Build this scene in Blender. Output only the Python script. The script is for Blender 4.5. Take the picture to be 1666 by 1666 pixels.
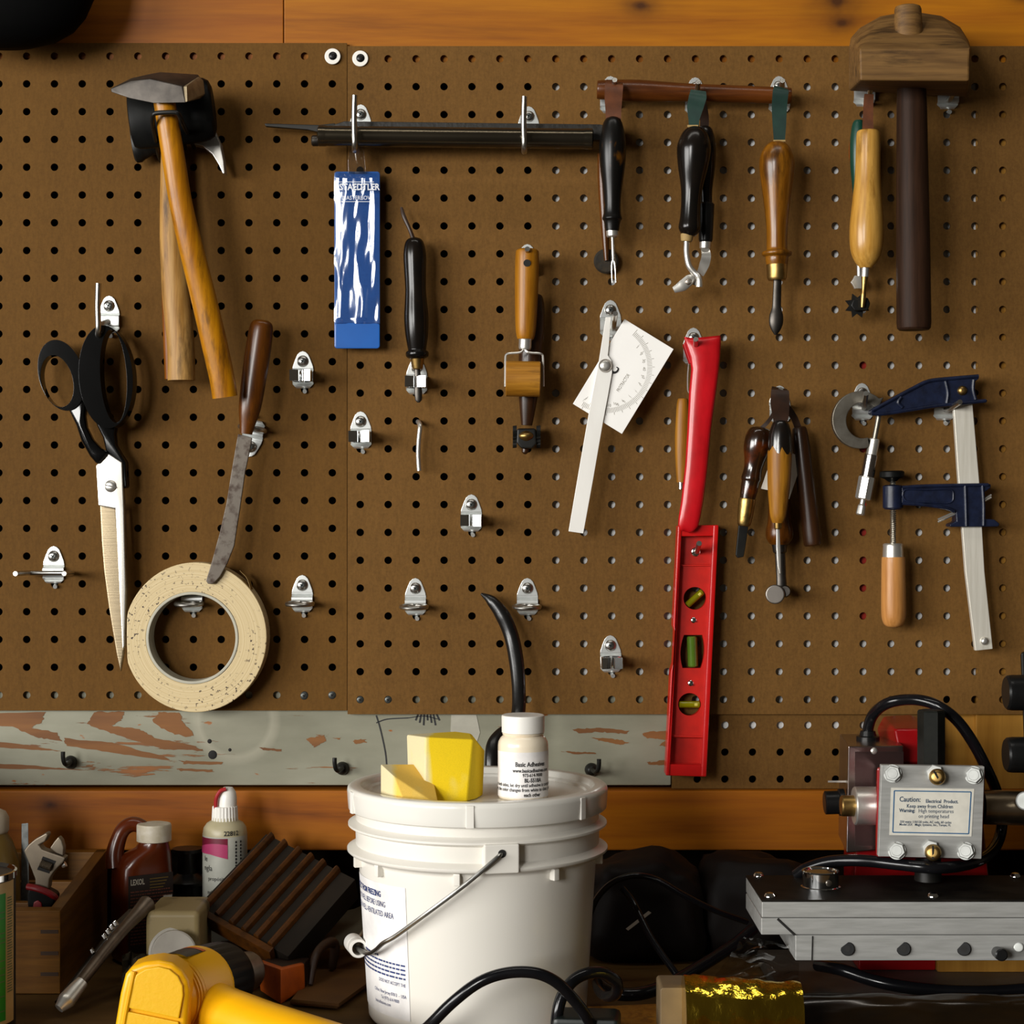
import bpy, bmesh, math, random
from mathutils import Vector, Matrix, noise
random.seed(7)
for o in list(bpy.data.objects): bpy.data.objects.remove(o)
SC = bpy.context.scene
COL = SC.collection
# ------------------------------------------------------------------ camera
FPX = 3000.0                 # focal length in pixels of the 1666 px frame
S = 1779.0                   # pixels per metre on the pegboard face (one inch pitch = 45.2 px)
D = FPX / S                  # camera distance from the pegboard face
BENCH = 0.90
ZC = BENCH + 0.391           # camera height
cam = bpy.data.cameras.new('camera'); cam.sensor_width = 36; cam.lens = 36 * FPX / 1666
cam.clip_start = 0.05
co = bpy.data.objects.new('camera', cam); COL.objects.link(co)
co.location = (0, -D, ZC); co.rotation_euler = (math.pi / 2, 0, 0)
SC.camera = co
# ------------------------------------------------------------------ light
SC.view_settings.view_transform = 'Standard'; SC.view_settings.look = 'None'
SC.view_settings.exposure = 0.0; SC.view_settings.gamma = 1.0
SC.view_settings.use_curve_mapping = False
W = bpy.data.worlds.new('world'); SC.world = W; W.use_nodes = True
bg = W.node_tree.nodes['Background']; bg.inputs[0].default_value = (1.0, 0.84, 0.64, 1); bg.inputs[1].default_value = 0.04

def area(name, loc, aim, sx, sy, power, col):
    l = bpy.data.lights.new(name, 'AREA'); l.shape = 'RECTANGLE'; l.size = sx; l.size_y = sy
    l.energy = power; l.color = col
    o = bpy.data.objects.new(name, l); COL.objects.link(o); o.location = loc
    o.rotation_euler = (Vector(aim) - Vector(loc)).to_track_quat('-Z', 'Y').to_euler()
    return o
# row of windows in the left-hand wall, and a further window across the room behind the camera
for k, y in enumerate((-2.2, -3.4, -4.6)):
    area('window_light', (-4.0, y, 1.78), (0.2, -0.3, 1.25), 1.0, 1.6, 88, (1.0, 0.985, 0.95))
area('far_window_light', (-2.5, -5.2, 2.15), (0.0, 0, 1.3), 1.1, 1.6, 158, (1.0, 0.98, 0.94))
area('ceiling_tube_light', (0.0, -0.55, 2.55), (0.0, -0.5, 0.9), 1.3, 0.07, 3.6, (1.0, 0.96, 0.88))
# ------------------------------------------------------------------ helpers
def P(u, v, d=0.0):
    k = (D - d) / FPX
    return Vector(((u - 833) * k, -d, ZC + (833 - v) * k))
def px(n, d=0.0): return n * (D - d) / FPX
def lin(c):
    def f(x):
        x /= 255.0
        return x / 12.92 if x <= 0.04045 else ((x + 0.055) / 1.055) ** 2.4
    return tuple(f(x) for x in c)
GAIN = 0.88
def C(r, g, b, gain=None):
    g_ = GAIN if gain is None else gain
    if r > g > b: b = max(3, b - 0.22 * (r - b))
    q = [x * g_ for x in lin((r, g, b))]; m_ = max(q)
    return tuple(x * min(1, 0.82 / m_) for x in q)
def nb(): return bmesh.new()
def catmull(pts, n, closed=False):
    if len(pts) < 3 or n <= 1: return list(pts)
    out = []; m = len(pts)
    segs = m if closed else m - 1
    for i in range(segs):
        p1 = pts[i]; p2 = pts[(i + 1) % m]
        p0 = pts[i - 1] if (i > 0 or closed) else p1 * 2 - p2
        p3 = pts[(i + 2) % m] if (i + 2 < m or closed) else p2 * 2 - p1
        for k in range(n):
            t = k / n
            out.append(0.5 * ((2 * p1) + (p2 - p0) * t + (2 * p0 - 5 * p1 + 4 * p2 - p3) * t * t + (3 * p1 - p0 - 3 * p2 + p3) * t ** 3))
    if not closed: out.append(pts[-1])
    return out
def sweep(bm, pts, sec, closed=False, ref=None, caps=True):
    """sec(i, n) -> list of (a, b) offsets; a along ref-ish axis."""
    n = len(pts); rings = []
    prev = None
    for i, p in enumerate(pts):
        a = pts[(i + 1) % n] if (i < n - 1 or closed) else p
        b = pts[i - 1] if (i > 0 or closed) else p
        t = (a - b).normalized()
        if ref is not None:
            x = t.cross(ref)
            if x.length < 1e-4: x = prev if prev else t.orthogonal()
        elif prev is None:
            x = t.cross(Vector((0, 1, 0)))
            if x.length < 0.05: x = t.cross(Vector((0, 0, 1)))
        else:
            x = prev - t * prev.dot(t)
        x = x.normalized(); prev = x; y = t.cross(x)
        rings.append([bm.verts.new(p + x * sa + y * sb) for sa, sb in sec(i, n)])
    m = len(rings[0])
    for i in range(n if closed else n - 1):
        r0, r1 = rings[i], rings[(i + 1) % n]
        for k in range(m):
            try: bm.faces.new((r0[k], r0[(k + 1) % m], r1[(k + 1) % m], r1[k]))
            except ValueError: pass
    if caps and not closed:
        for r in (rings[0][::-1], rings[-1]):
            try: bm.faces.new(r)
            except ValueError: pass
    return rings
def tube(bm, pts, r, seg=10, res=6, closed=False, flat=1.0, ref=None):
    pts = [Vector(p) for p in pts]
    q = catmull(pts, res, closed)
    if isinstance(r, (list, tuple)):
        m = len(r); n = len(q)
        def rad(i):
            t = i / max(1, n - 1) * (m - 1); k = min(int(t), m - 2); return r[k] + (r[k + 1] - r[k]) * (t - k)
    else:
        def rad(i): return r
    cs = [(math.cos(2 * math.pi * k / seg), math.sin(2 * math.pi * k / seg)) for k in range(seg)]
    sweep(bm, q, lambda i, n: [(c * rad(i), s * rad(i) * flat) for c, s in cs], closed, ref)
    return bm
def strap(bm, pts, w, th, res=6, ref=None):
    """flat band: w wide (number or list) in the picture plane, th thick"""
    q = catmull([Vector(p) for p in pts], res)
    ws = w if isinstance(w, (list, tuple)) else [w, w]
    def sec(i, n):
        t = i / max(1, n - 1) * (len(ws) - 1); k = min(int(t), len(ws) - 2); ww = ws[k] + (ws[k + 1] - ws[k]) * (t - k)
        return [(-ww / 2, -th / 2), (ww / 2, -th / 2), (ww / 2, th / 2), (-ww / 2, th / 2)]
    sweep(bm, q, sec, ref=ref or Vector((0, 1, 0)))
    return bm
def turn(bm, a, b, prof, d0, d1=None, seg=24, flat=1.0, key='v'):
    """turned solid about the line a->b given in pixels; prof = [(pixel along v (or u), radius in px)]"""
    d1 = d0 if d1 is None else d1
    i = 1 if key == 'v' else 0
    A = P(a[0], a[1], d0); B = P(b[0], b[1], d1)
    ax = (B - A).normalized(); x = ax.cross(Vector((0, 1, 0))).normalized(); y = ax.cross(x)
    rings = []
    for v, r in prof:
        t = (v - a[i]) / (b[i] - a[i]); c = A + (B - A) * t; rr = px(max(r, 0.05), d0 + (d1 - d0) * t)
        rings.append([bm.verts.new(c + x * math.cos(2 * math.pi * k / seg) * rr + y * math.sin(2 * math.pi * k / seg) * rr * flat) for k in range(seg)])
    for r0, r1 in zip(rings, rings[1:]):
        for k in range(seg): bm.faces.new((r0[k], r0[(k + 1) % seg], r1[(k + 1) % seg], r1[k]))
    bm.faces.new(rings[0][::-1]); bm.faces.new(rings[-1])
    bmesh.ops.recalc_face_normals(bm, faces=bm.faces)
    return bm
def smoothprof(prof, n=4):
    q = catmull([Vector((p[0], p[1], 0)) for p in prof], n)
    return [(p.x, max(0.05, p.y)) for p in q]
def lathe(bm, c, prof, seg=40, sx=1.0, sy=1.0, caps=True):
    """vertical turned solid: prof = [(z, r)] metres relative to c"""
    c = Vector(c); rings = []
    for z, r in prof:
        rings.append([bm.verts.new(c + Vector((math.cos(2 * math.pi * k / seg) * r * sx, math.sin(2 * math.pi * k / seg) * r * sy, z))) for k in range(seg)])
    for r0, r1 in zip(rings, rings[1:]):
        for k in range(seg): bm.faces.new((r0[k], r0[(k + 1) % seg], r1[(k + 1) % seg], r1[k]))
    if caps: bm.faces.new(rings[0][::-1]); bm.faces.new(rings[-1])
    bmesh.ops.recalc_face_normals(bm, faces=bm.faces)
    return bm
def bevel(bm, off, seg=2, ang=30):
    es = [e for e in bm.edges if len(e.link_faces) == 2 and e.calc_face_angle(0) > math.radians(ang)]
    if es and off > 0: bmesh.ops.bevel(bm, geom=es, offset=off, offset_type='OFFSET', segments=seg, profile=0.5, affect='EDGES', clamp_overlap=True)
    return bm
def prism(bm, pts, d0, d1, bev=0.0, seg=2):
    """outline in pixels (seen at the front depth d1), solid from d0 to d1"""
    t = bmesh.new()
    f = [P(u, v, d1) for u, v in pts]
    fv = [t.verts.new(p) for p in f]; bv = [t.verts.new(p + Vector((0, d1 - d0, 0))) for p in f]
    t.faces.new(fv); t.faces.new(bv[::-1]); n = len(f)
    for k in range(n): t.faces.new((fv[k], bv[k], bv[(k + 1) % n], fv[(k + 1) % n]))
    bmesh.ops.recalc_face_normals(t, faces=t.faces)
    if bev: bevel(t, bev, seg)
    join(bm, t); return bm
def join(bm, t):
    m = bpy.data.meshes.new('t'); t.to_mesh(m); t.free(); bm.from_mesh(m); bpy.data.meshes.remove(m)
def ring(bm, outer, inner, d0, d1, bev=0.0):
    t = bmesh.new(); n = len(outer)
    fo = [t.verts.new(P(u, v, d1)) for u, v in outer]; fi = [t.verts.new(P(u, v, d1)) for u, v in inner]
    dy = Vector((0, d1 - d0, 0))
    bo = [t.verts.new(v.co + dy) for v in fo]; bi = [t.verts.new(v.co + dy) for v in fi]
    for k in range(n):
        j = (k + 1) % n
        t.faces.new((fo[k], fo[j], fi[j], fi[k])); t.faces.new((bo[k], bi[k], bi[j], bo[j]))
        t.faces.new((fo[k], bo[k], bo[j], fo[j])); t.faces.new((fi[k], fi[j], bi[j], bi[k]))
    bmesh.ops.recalc_face_normals(t, faces=t.faces)
    if bev: bevel(t, bev, 3)
    join(bm, t); return bm
def ell(cx, cy, rx, ry=None, rot=0, n=40, a0=0, a1=360):
    ry = rx if ry is None else ry; c, s = math.cos(math.radians(rot)), math.sin(math.radians(rot)); out = []
    full = abs(a1 - a0) >= 360
    for k in range(n):
        a = math.radians(a0 + (a1 - a0) * k / (n if full else n - 1)); x, y = rx * math.cos(a), ry * math.sin(a)
        out.append((cx + x * c - y * s, cy + x * s + y * c))
    return out
def hull(bm, pts, bev=0.0, seg=2):
    t = bmesh.new()
    for p in pts: t.verts.new(p)
    bmesh.ops.convex_hull(t, input=t.verts)
    bmesh.ops.delete(t, geom=[v for v in t.verts if not v.link_faces], context='VERTS')
    bmesh.ops.dissolve_limit(t, angle_limit=math.radians(1), verts=t.verts, edges=t.edges)
    bmesh.ops.recalc_face_normals(t, faces=t.faces)
    if bev: bevel(t, bev, seg)
    join(bm, t); return bm
def box(bm, c, s, bev=0.0, rot=None, seg=2):
    t = bmesh.new(); bmesh.ops.create_cube(t, size=1.0)
    bmesh.ops.scale(t, vec=s, verts=t.verts)
    if bev: bevel(t, bev, seg)
    if rot is not None: bmesh.ops.transform(t, matrix=rot.to_4x4(), verts=t.verts)
    bmesh.ops.translate(t, vec=Vector(c), verts=t.verts)
    join(bm, t); return bm
def boxpx(bm, u0, v0, u1, v1, d0, d1, bev=0.0):
    return prism(bm, [(u0, v0), (u1, v0), (u1, v1), (u0, v1)], d0, d1, bev)
def cyl(bm, a, b, r, seg=20, r2=None):
    a = Vector(a); b = Vector(b); r2 = r if r2 is None else r2
    ax = (b - a).normalized(); x = ax.orthogonal().normalized(); y = ax.cross(x); rs = []
    for c, rr in ((a, r), (b, r2)):
        rs.append([bm.verts.new(c + (x * math.cos(2 * math.pi * k / seg) + y * math.sin(2 * math.pi * k / seg)) * rr) for k in range(seg)])
    fs = [bm.faces.new((rs[0][k], rs[0][(k + 1) % seg], rs[1][(k + 1) % seg], rs[1][k])) for k in range(seg)]
    fs += [bm.faces.new(rs[0][::-1]), bm.faces.new(rs[1])]
    bmesh.ops.recalc_face_normals(bm, faces=fs)
    return bm
def spin(bm, a, b, prof, seg=24):
    """turned solid about world line a->b: prof = [(t 0..1, radius m)]"""
    a = Vector(a); b = Vector(b); ax = (b - a).normalized(); x = ax.orthogonal().normalized(); y = ax.cross(x); rs = []
    for t, r in prof:
        r = max(r, 1e-5)
        rs.append([bm.verts.new(a + (b - a) * t + (x * math.cos(2 * math.pi * k / seg) + y * math.sin(2 * math.pi * k / seg)) * r) for k in range(seg)])
    fs = []
    for r0, r1 in zip(rs, rs[1:]):
        for k in range(seg): fs.append(bm.faces.new((r0[k], r0[(k + 1) % seg], r1[(k + 1) % seg], r1[k])))
    fs += [bm.faces.new(rs[0][::-1]), bm.faces.new(rs[-1])]
    bmesh.ops.recalc_face_normals(bm, faces=fs)
    return bm
def dome(bm, u, v, r, d0, h, seg=20, cross=False):
    """pan head facing the viewer, r in px, h metres"""
    c = P(u, v, d0); R = px(r, d0)
    spin(bm, c + Vector((0, 0.0005, 0)), c + Vector((0, -h, 0)), [(0, R), (0.15, R), (0.45, R * 0.93), (0.75, R * 0.75), (0.92, R * 0.5), (1, R * 0.25)], seg)
    return bm
def phillips(bm, c, R, y):
    """small four-point recess star drawn as a sunk dark cross"""
    for a in (0.5, 0.5 + math.pi / 2):
        box(bm, Vector(c) + Vector((0, y, 0)), (R * 1.0, 0.0006, R * 0.24), 0, Matrix.Rotation(a, 3, 'Y'))
    return bm

# ------------------------------------------------------------------ objects
def tag(o, label=None, cat=None, group=None, kind=None):
    if label: o['label'] = label
    if cat: o['category'] = cat
    if group: o['group'] = group
    if kind: o['kind'] = kind
    return o
def T(name, label, cat, loc, group=None):
    o = bpy.data.objects.new(name, None); o.empty_display_size = 0.01; COL.objects.link(o)
    o.location = loc; return tag(o, label, cat, group)
def rootloc(o):
    l = Vector(o.location)
    while o.parent: o = o.parent; l += Vector(o.location)
    return l
def part(name, bm, m, parent=None, label=None, smooth=35, cat=None, group=None, kind=None):
    """link a bmesh given in world coordinates as ONE mesh object"""
    me = bpy.data.meshes.new(name)
    if parent is None:
        zs = [v.co for v in bm.verts]
        lo = Vector((min(p.x for p in zs), min(p.y for p in zs), min(p.z for p in zs))); hi = Vector((max(p.x for p in zs), max(p.y for p in zs), max(p.z for p in zs)))
        org = Vector(((lo.x + hi.x) / 2, (lo.y + hi.y) / 2, lo.z))
    else: org = rootloc(parent)
    bmesh.ops.translate(bm, vec=-org, verts=bm.verts)
    bm.to_mesh(me); bm.free()
    if smooth:
        for p in me.polygons: p.use_smooth = True
        me.set_sharp_from_angle(angle=math.radians(smooth))
    for mm in (m if isinstance(m, (list, tuple)) else [m]): me.materials.append(mm)
    o = bpy.data.objects.new(name, me); COL.objects.link(o)
    if parent is not None: o.parent = parent
    else: o.location = org
    if smooth: w = o.modifiers.new('weighted_normal', 'WEIGHTED_NORMAL'); w.keep_sharp = True
    return tag(o, label, cat, group, kind)
def copy_tree(o, parent=None):
    c = o.copy(); COL.objects.link(c)
    if parent is not None: c.parent = parent
    for ch in [x for x in bpy.data.objects if x.parent == o]: copy_tree(ch, c)
    return c
def text(bm, s, size, place, align='LEFT', wide=1.0, bold=0.0):
    """flat lettering: place(x, y) maps the text plane (metres) to a world point"""
    cu = bpy.data.curves.new('t', 'FONT'); cu.body = s; cu.size = size; cu.align_x = align; cu.resolution_u = 2; cu.offset = bold
    o = bpy.data.objects.new('t', cu); COL.objects.link(o)
    bpy.context.view_layer.update()
    me = bpy.data.meshes.new_from_object(o.evaluated_get(bpy.context.evaluated_depsgraph_get()))
    t = bmesh.new(); t.from_mesh(me)
    for v in t.verts: v.co = place(v.co.x * wide, v.co.y)
    join(bm, t)
    bpy.data.objects.remove(o); bpy.data.curves.remove(cu); bpy.data.meshes.remove(me)
    return bm
def flat_place(origin, ex, ey):
    origin = Vector(origin); ex = Vector(ex).normalized(); ey = Vector(ey).normalized()
    return lambda x, y: origin + ex * x + ey * y

# ------------------------------------------------------------------ materials
def base(name):
    m = bpy.data.materials.new(name); m.use_nodes = True; nt = m.node_tree
    return m, nt, nt.nodes['Principled BSDF']
def nd(nt, t, **kw):
    n = nt.nodes.new(t)
    for k, v in kw.items():
        if k in n.inputs: n.inputs[k].default_value = v
        else: setattr(n, k, v)
    return n
def coords(nt, scale=(1, 1, 1), rot=(0, 0, 0)):
    tc = nd(nt, 'ShaderNodeTexCoord'); mp = nd(nt, 'ShaderNodeMapping')
    mp.inputs['Scale'].default_value = scale; mp.inputs['Rotation'].default_value = rot
    nt.links.new(tc.outputs['Object'], mp.inputs['Vector']); return mp.outputs['Vector']
def ramp(nt, fac, stops):
    r = nd(nt, 'ShaderNodeValToRGB'); e = r.color_ramp.elements
    while len(e) < len(stops): e.new(0.5)
    for k, (p, c) in enumerate(stops): e[k].position = p; e[k].color = (*c, 1) if len(c) == 3 else c
    nt.links.new(fac, r.inputs['Fac']); return r.outputs['Color']
def mix(nt, fac, a, b, mode='MIX'):
    n = nd(nt, 'ShaderNodeMix', data_type='RGBA', blend_type=mode)
    for s, i in ((fac, 0), (a, 6), (b, 7)):
        if hasattr(s, 'links') or hasattr(s, 'is_linked'): nt.links.new(s, n.inputs[i])
        elif isinstance(s, (int, float)): n.inputs[i].default_value = s
        else: n.inputs[i].default_value = (*s, 1)
    return n.outputs[2]
def noise_tex(nt, vec, scale, detail=6, rough=0.55, dist=0.0):
    n = nd(nt, 'ShaderNodeTexNoise', Scale=scale, Detail=detail, Roughness=rough, Distortion=dist)
    nt.links.new(vec, n.inputs['Vector']); return n.outputs['Fac']
def bump(nt, bs, h, strength=0.2, dist=0.001):
    b = nd(nt, 'ShaderNodeBump', Strength=strength, Distance=dist)
    nt.links.new(h, b.inputs['Height']); nt.links.new(b.outputs['Normal'], bs.inputs['Normal'])
def M(name, col, rough=0.5, metal=0.0, col2=None, nscale=60, stretch=(1, 1, 1), lo=0.35, hi=0.7, bmp=0.0, coat=0.0, sss=0.0, spec=0.5, rvar=0.0, bdist=0.001):
    m, nt, bs = base(name)
    bs.inputs['Roughness'].default_value = rough; bs.inputs['Metallic'].default_value = metal
    bs.inputs['Specular IOR Level'].default_value = spec; bs.inputs['Coat Weight'].default_value = coat; bs.inputs['Coat Roughness'].default_value = 0.12
    if sss: bs.inputs['Subsurface Weight'].default_value = sss; bs.inputs['Subsurface Radius'].default_value = (0.01, 0.008, 0.005); bs.inputs['Subsurface Scale'].default_value = 0.6
    if col2 is None: col2 = tuple(c * 0.82 for c in col)
    f = noise_tex(nt, coords(nt, stretch), nscale)
    nt.links.new(ramp(nt, f, [(lo, col), (hi, col2)]), bs.inputs['Base Color'])
    if rvar:
        mr = nd(nt, 'ShaderNodeMapRange'); mr.inputs[3].default_value = max(0.02, rough - rvar); mr.inputs[4].default_value = rough + rvar
        nt.links.new(f, mr.inputs[0]); nt.links.new(mr.outputs[0], bs.inputs['Roughness'])
    if bmp: bump(nt, bs, f, bmp, bdist)
    return m
def wood(name, c1, c2, c3=None, axis='Z', scale=45, dist=5, rough=0.45, fine=300, coat=0.0, stain=0.0, stainc=(0.01, 0.006, 0.003), bmp=0.15, ratio=14, spec=0.3):
    """grain runs along axis"""
    m, nt, bs = base(name)
    st = {'X': (1.0 / ratio, 1, 1), 'Y': (1, 1.0 / ratio, 1), 'Z': (1, 1, 1.0 / ratio)}[axis]
    v = coords(nt, st)
    a = noise_tex(nt, v, scale, 5, 0.6, dist * 0.2); b = noise_tex(nt, v, fine, 3, 0.6)
    c3 = c3 or tuple(x * 0.55 for x in c2)
    col = ramp(nt, a, [(0.25, c3), (0.42, c2), (0.58, c1), (0.8, c2)])
    col = mix(nt, 0.35, col, ramp(nt, b, [(0.35, tuple(x * 0.45 for x in c2)), (0.62, c1)]))
    if stain:
        s = noise_tex(nt, coords(nt, tuple(1.0 if q == 1 else 0.18 for q in st)), 70, 6, 0.65)
        col = mix(nt, ramp(nt, s, [(0.64 - stain * 0.28, (0, 0, 0)), (0.78 - stain * 0.25, (0.85,) * 3)]), col, stainc)
    nt.links.new(col, bs.inputs['Base Color'])
    bs.inputs['Roughness'].default_value = rough; bs.inputs['Coat Weight'].default_value = coat * 0.5; bs.inputs['Coat Roughness'].default_value = 0.15; bs.inputs['Specular IOR Level'].default_value = spec
    if bmp: bump(nt, bs, b, bmp, 0.0005)
    return m
def clear(name, tint=(1, 1, 1), rough=0.05, gloss=0.35):
    m, nt, bs = base(name); nt.nodes.remove(bs); out = nt.nodes['Material Output']
    tr = nd(nt, 'ShaderNodeBsdfTransparent'); tr.inputs[0].default_value = (*tint, 1)
    gl = nd(nt, 'ShaderNodeBsdfGlossy'); gl.inputs['Roughness'].default_value = rough
    fr = nd(nt, 'ShaderNodeFresnel', IOR=1.5); mx = nd(nt, 'ShaderNodeMixShader')
    ad = nd(nt, 'ShaderNodeMath', operation='ADD', use_clamp=True); ad.inputs[1].default_value = gloss
    nt.links.new(fr.outputs[0], ad.inputs[0]); nt.links.new(ad.outputs[0], mx.inputs[0])
    nt.links.new(tr.outputs[0], mx.inputs[1]); nt.links.new(gl.outputs[0], mx.inputs[2]); nt.links.new(mx.outputs[0], out.inputs['Surface'])
    return m

zinc = M('zinc plated steel', (0.76, 0.78, 0.765), 0.34, 0.75, (0.68, 0.70, 0.68), 90)
chrome = M('chrome', (0.85, 0.86, 0.86), 0.08, 1.0, (0.75, 0.76, 0.76), 40)
steel = M('bright steel', (0.74, 0.72, 0.67), 0.34, 0.85, (0.6, 0.58, 0.53), 80, (1, 1, 0.2))
dullsteel = M('dull steel', (0.42, 0.38, 0.33), 0.45, 1.0, (0.24, 0.20, 0.16), 70)
rodsteel = M('hook rod steel', (0.55, 0.54, 0.5), 0.3, 1.0, (0.35, 0.33, 0.3), 120)
screwsteel = M('screw steel', (0.50, 0.49, 0.46), 0.28, 1.0, (0.33, 0.32, 0.3), 150)
darksteel = M('dark steel', (0.10, 0.09, 0.08), 0.42, 1.0, (0.05, 0.045, 0.04), 60)
blacksteel = M('blackened steel', (0.005, 0.005, 0.0045), 0.4, 0.0, (0.011, 0.010, 0.008), 50, spec=0.25)
alu = M('machined aluminium', (0.46, 0.46, 0.44), 0.5, 0.5, (0.36, 0.36, 0.34), 160, (0.2, 1, 2), bmp=0.05)
brass = M('aged brass', (0.46, 0.30, 0.10), 0.38, 1.0, (0.25, 0.15, 0.05), 90)
blackpaint = M('glossy black enamel', (0.002, 0.002, 0.002), 0.07, 0, (0.003, 0.003, 0.003), 50, spec=0.4)
blackrub = M('black rubber', (0.004, 0.004, 0.004), 0.42, 0, (0.008, 0.008, 0.007), 40, spec=0.08)
blackplas = M('black plastic', (0.005, 0.005, 0.005), 0.3, 0, (0.008, 0.008, 0.008), 40, spec=0.25)
cable = M('black cable jacket', (0.004, 0.004, 0.005), 0.18, 0, (0.006, 0.006, 0.007), 40, spec=0.35)
ebony = M('black lacquered handle', (0.004, 0.0035, 0.003), 0.2, 0, (0.009, 0.006, 0.004), 35, spec=0.3)
worn_black = M('worn black lacquer', (0.004, 0.0035, 0.003), 0.3, 0, C(110, 66, 22), 60, (1, 1, 0.5), 0.57, 0.7, spec=0.3)
whiteplas = M('white plastic', (0.80, 0.78, 0.73), 0.32, 0, (0.76, 0.73, 0.66), 12, sss=0.0)
whitemat = M('white paint', (0.86, 0.85, 0.83), 0.6, 0, (0.8, 0.79, 0.77), 20)
boltzinc = M('bolt zinc', (0.48, 0.49, 0.47), 0.45, 0.5, (0.38, 0.39, 0.37), 90)
paper = M('white paper', C(215, 208, 198), 0.75, 0, C(200, 192, 180), 25)
ink = M('black ink', (0.012, 0.012, 0.013), 0.6); blueink = M('blue ink', (0.02, 0.04, 0.16), 0.6); whiteink = M('white print', (0.75, 0.77, 0.8), 0.5)
dark = M('dark recess', (0.006, 0.005, 0.004), 0.8)
# ------------------------------------------------------------------ setting
def hardboard_mat(name, c1, c2, band):
    m, nt, bs = base(name)
    v = coords(nt)
    a = noise_tex(nt, v, 420, 3, 0.7); b = noise_tex(nt, coords(nt, (1, 1, 0.3)), 380, 4, 0.7); w = noise_tex(nt, coords(nt, (1, 1, 0.35)), 7, 3, 0.5)
    col = ramp(nt, a, [(0.36, c2), (0.6, c1)])
    col = mix(nt, 0.5, col, ramp(nt, b, [(0.36, tuple(x * 0.62 for x in c1)), (0.6, c1), (0.8, tuple(min(1, x * 1.25) for x in c1))]))
    col = mix(nt, band, col, ramp(nt, w, [(0.35, tuple(x * 0.7 for x in c1)), (0.65, tuple(x * 1.12 for x in c1))]), 'MIX')
    nt.links.new(col, bs.inputs['Base Color']); bs.inputs['Roughness'].default_value = 0.7; bs.inputs['Specular IOR Level'].default_value = 0.1
    bump(nt, bs, a, 0.12, 0.0004)
    return m
hb_left = hardboard_mat('tan hardboard', C(118, 82, 50, .72), C(98, 67, 40, .72), 0.4)
hb_right = hardboard_mat('brown hardboard', C(112, 79, 51, .95), C(88, 61, 39, .95), 0.35)

def pegboard(name, label, u0, u1, v0, v1, cu, pu, nu, cv, pv, nv, d, th, mat, hole=6.2):
    bm = nb(); y0 = -d; y1 = -d + th; NS = 16
    us = [u0] + [cu + pu * (k + 0.5) for k in range(nu - 1)] + [u1]
    vs = [v0] + [cv + pv * (k + 0.5) for k in range(nv - 1)] + [v1]
    q = (D - d) / FPX
    X = lambda u: (u - 833) * q
    Z = lambda v: ZC + (833 - v) * q
    for i in range(nu):
        for j in range(nv):
            a, b, c_, e = us[i], us[i + 1], vs[j], vs[j + 1]
            cor = [(a, c_), (b, c_), (b, e), (a, e)]
            per = []
            for s in range(4):
                p, r = cor[s], cor[(s + 1) % 4]
                for t in range(4): per.append((p[0] + (r[0] - p[0]) * t / 4, p[1] + (r[1] - p[1]) * t / 4))
            hu, hv = cu + pu * i, cv + pv * j
            hol = [(hu + hole * math.cos(math.radians(225 + 22.5 * k)), hv + hole * math.sin(math.radians(225 + 22.5 * k))) for k in range(NS)]
            fo = [bm.verts.new((X(u), y0, Z(v))) for u, v in per]; fi = [bm.verts.new((X(u), y0, Z(v))) for u, v in hol]
            bo = [bm.verts.new((X(u), y1, Z(v))) for u, v in per]; bi = [bm.verts.new((X(u), y1, Z(v))) for u, v in hol]
            for k in range(NS):
                n = (k + 1) % NS
                bm.faces.new((fo[k], fo[n], fi[n], fi[k])); bm.faces.new((bo[n], bo[k], bi[k], bi[n])); bm.faces.new((fi[k], fi[n], bi[n], bi[k]))
                s = k // 4
                if (s == 0 and j == 0) or (s == 1 and i == nu - 1) or (s == 2 and j == nv - 1) or (s == 3 and i == 0):
                    bm.faces.new((fo[n], fo[k], bo[k], bo[n]))
    bmesh.ops.remove_doubles(bm, verts=bm.verts, dist=1e-6)
    bmesh.ops.recalc_face_normals(bm, faces=bm.faces)
    return part(name, bm, mat, None, label, smooth=30, cat='pegboard')
TH = 0.0032
pegboard('pegboard', 'tan hardboard pegboard sheet holding the hammers and the scissors', -70, 564.4, 70, 1156, -47.1 + 0.0, 45.21, 14, 91.2, 45.2, 24, 0.0, TH, hb_left)
pegboard('pegboard', 'brown pegboard sheet holding the mallet, the red level and the clamp', 565.4, 1745, 75, 1162, 586, 45.46, 26, 95.6, 45.33, 24, 0.0008, TH, hb_right)
pegboard('pegboard', 'small strip of pegboard set back below the big sheets, behind the red level', 1093, 1530, 1152, 1283, 1134.5, 45.0, 9, 1179.9, 43.9, 3, -0.0055, TH, hb_right)

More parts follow.
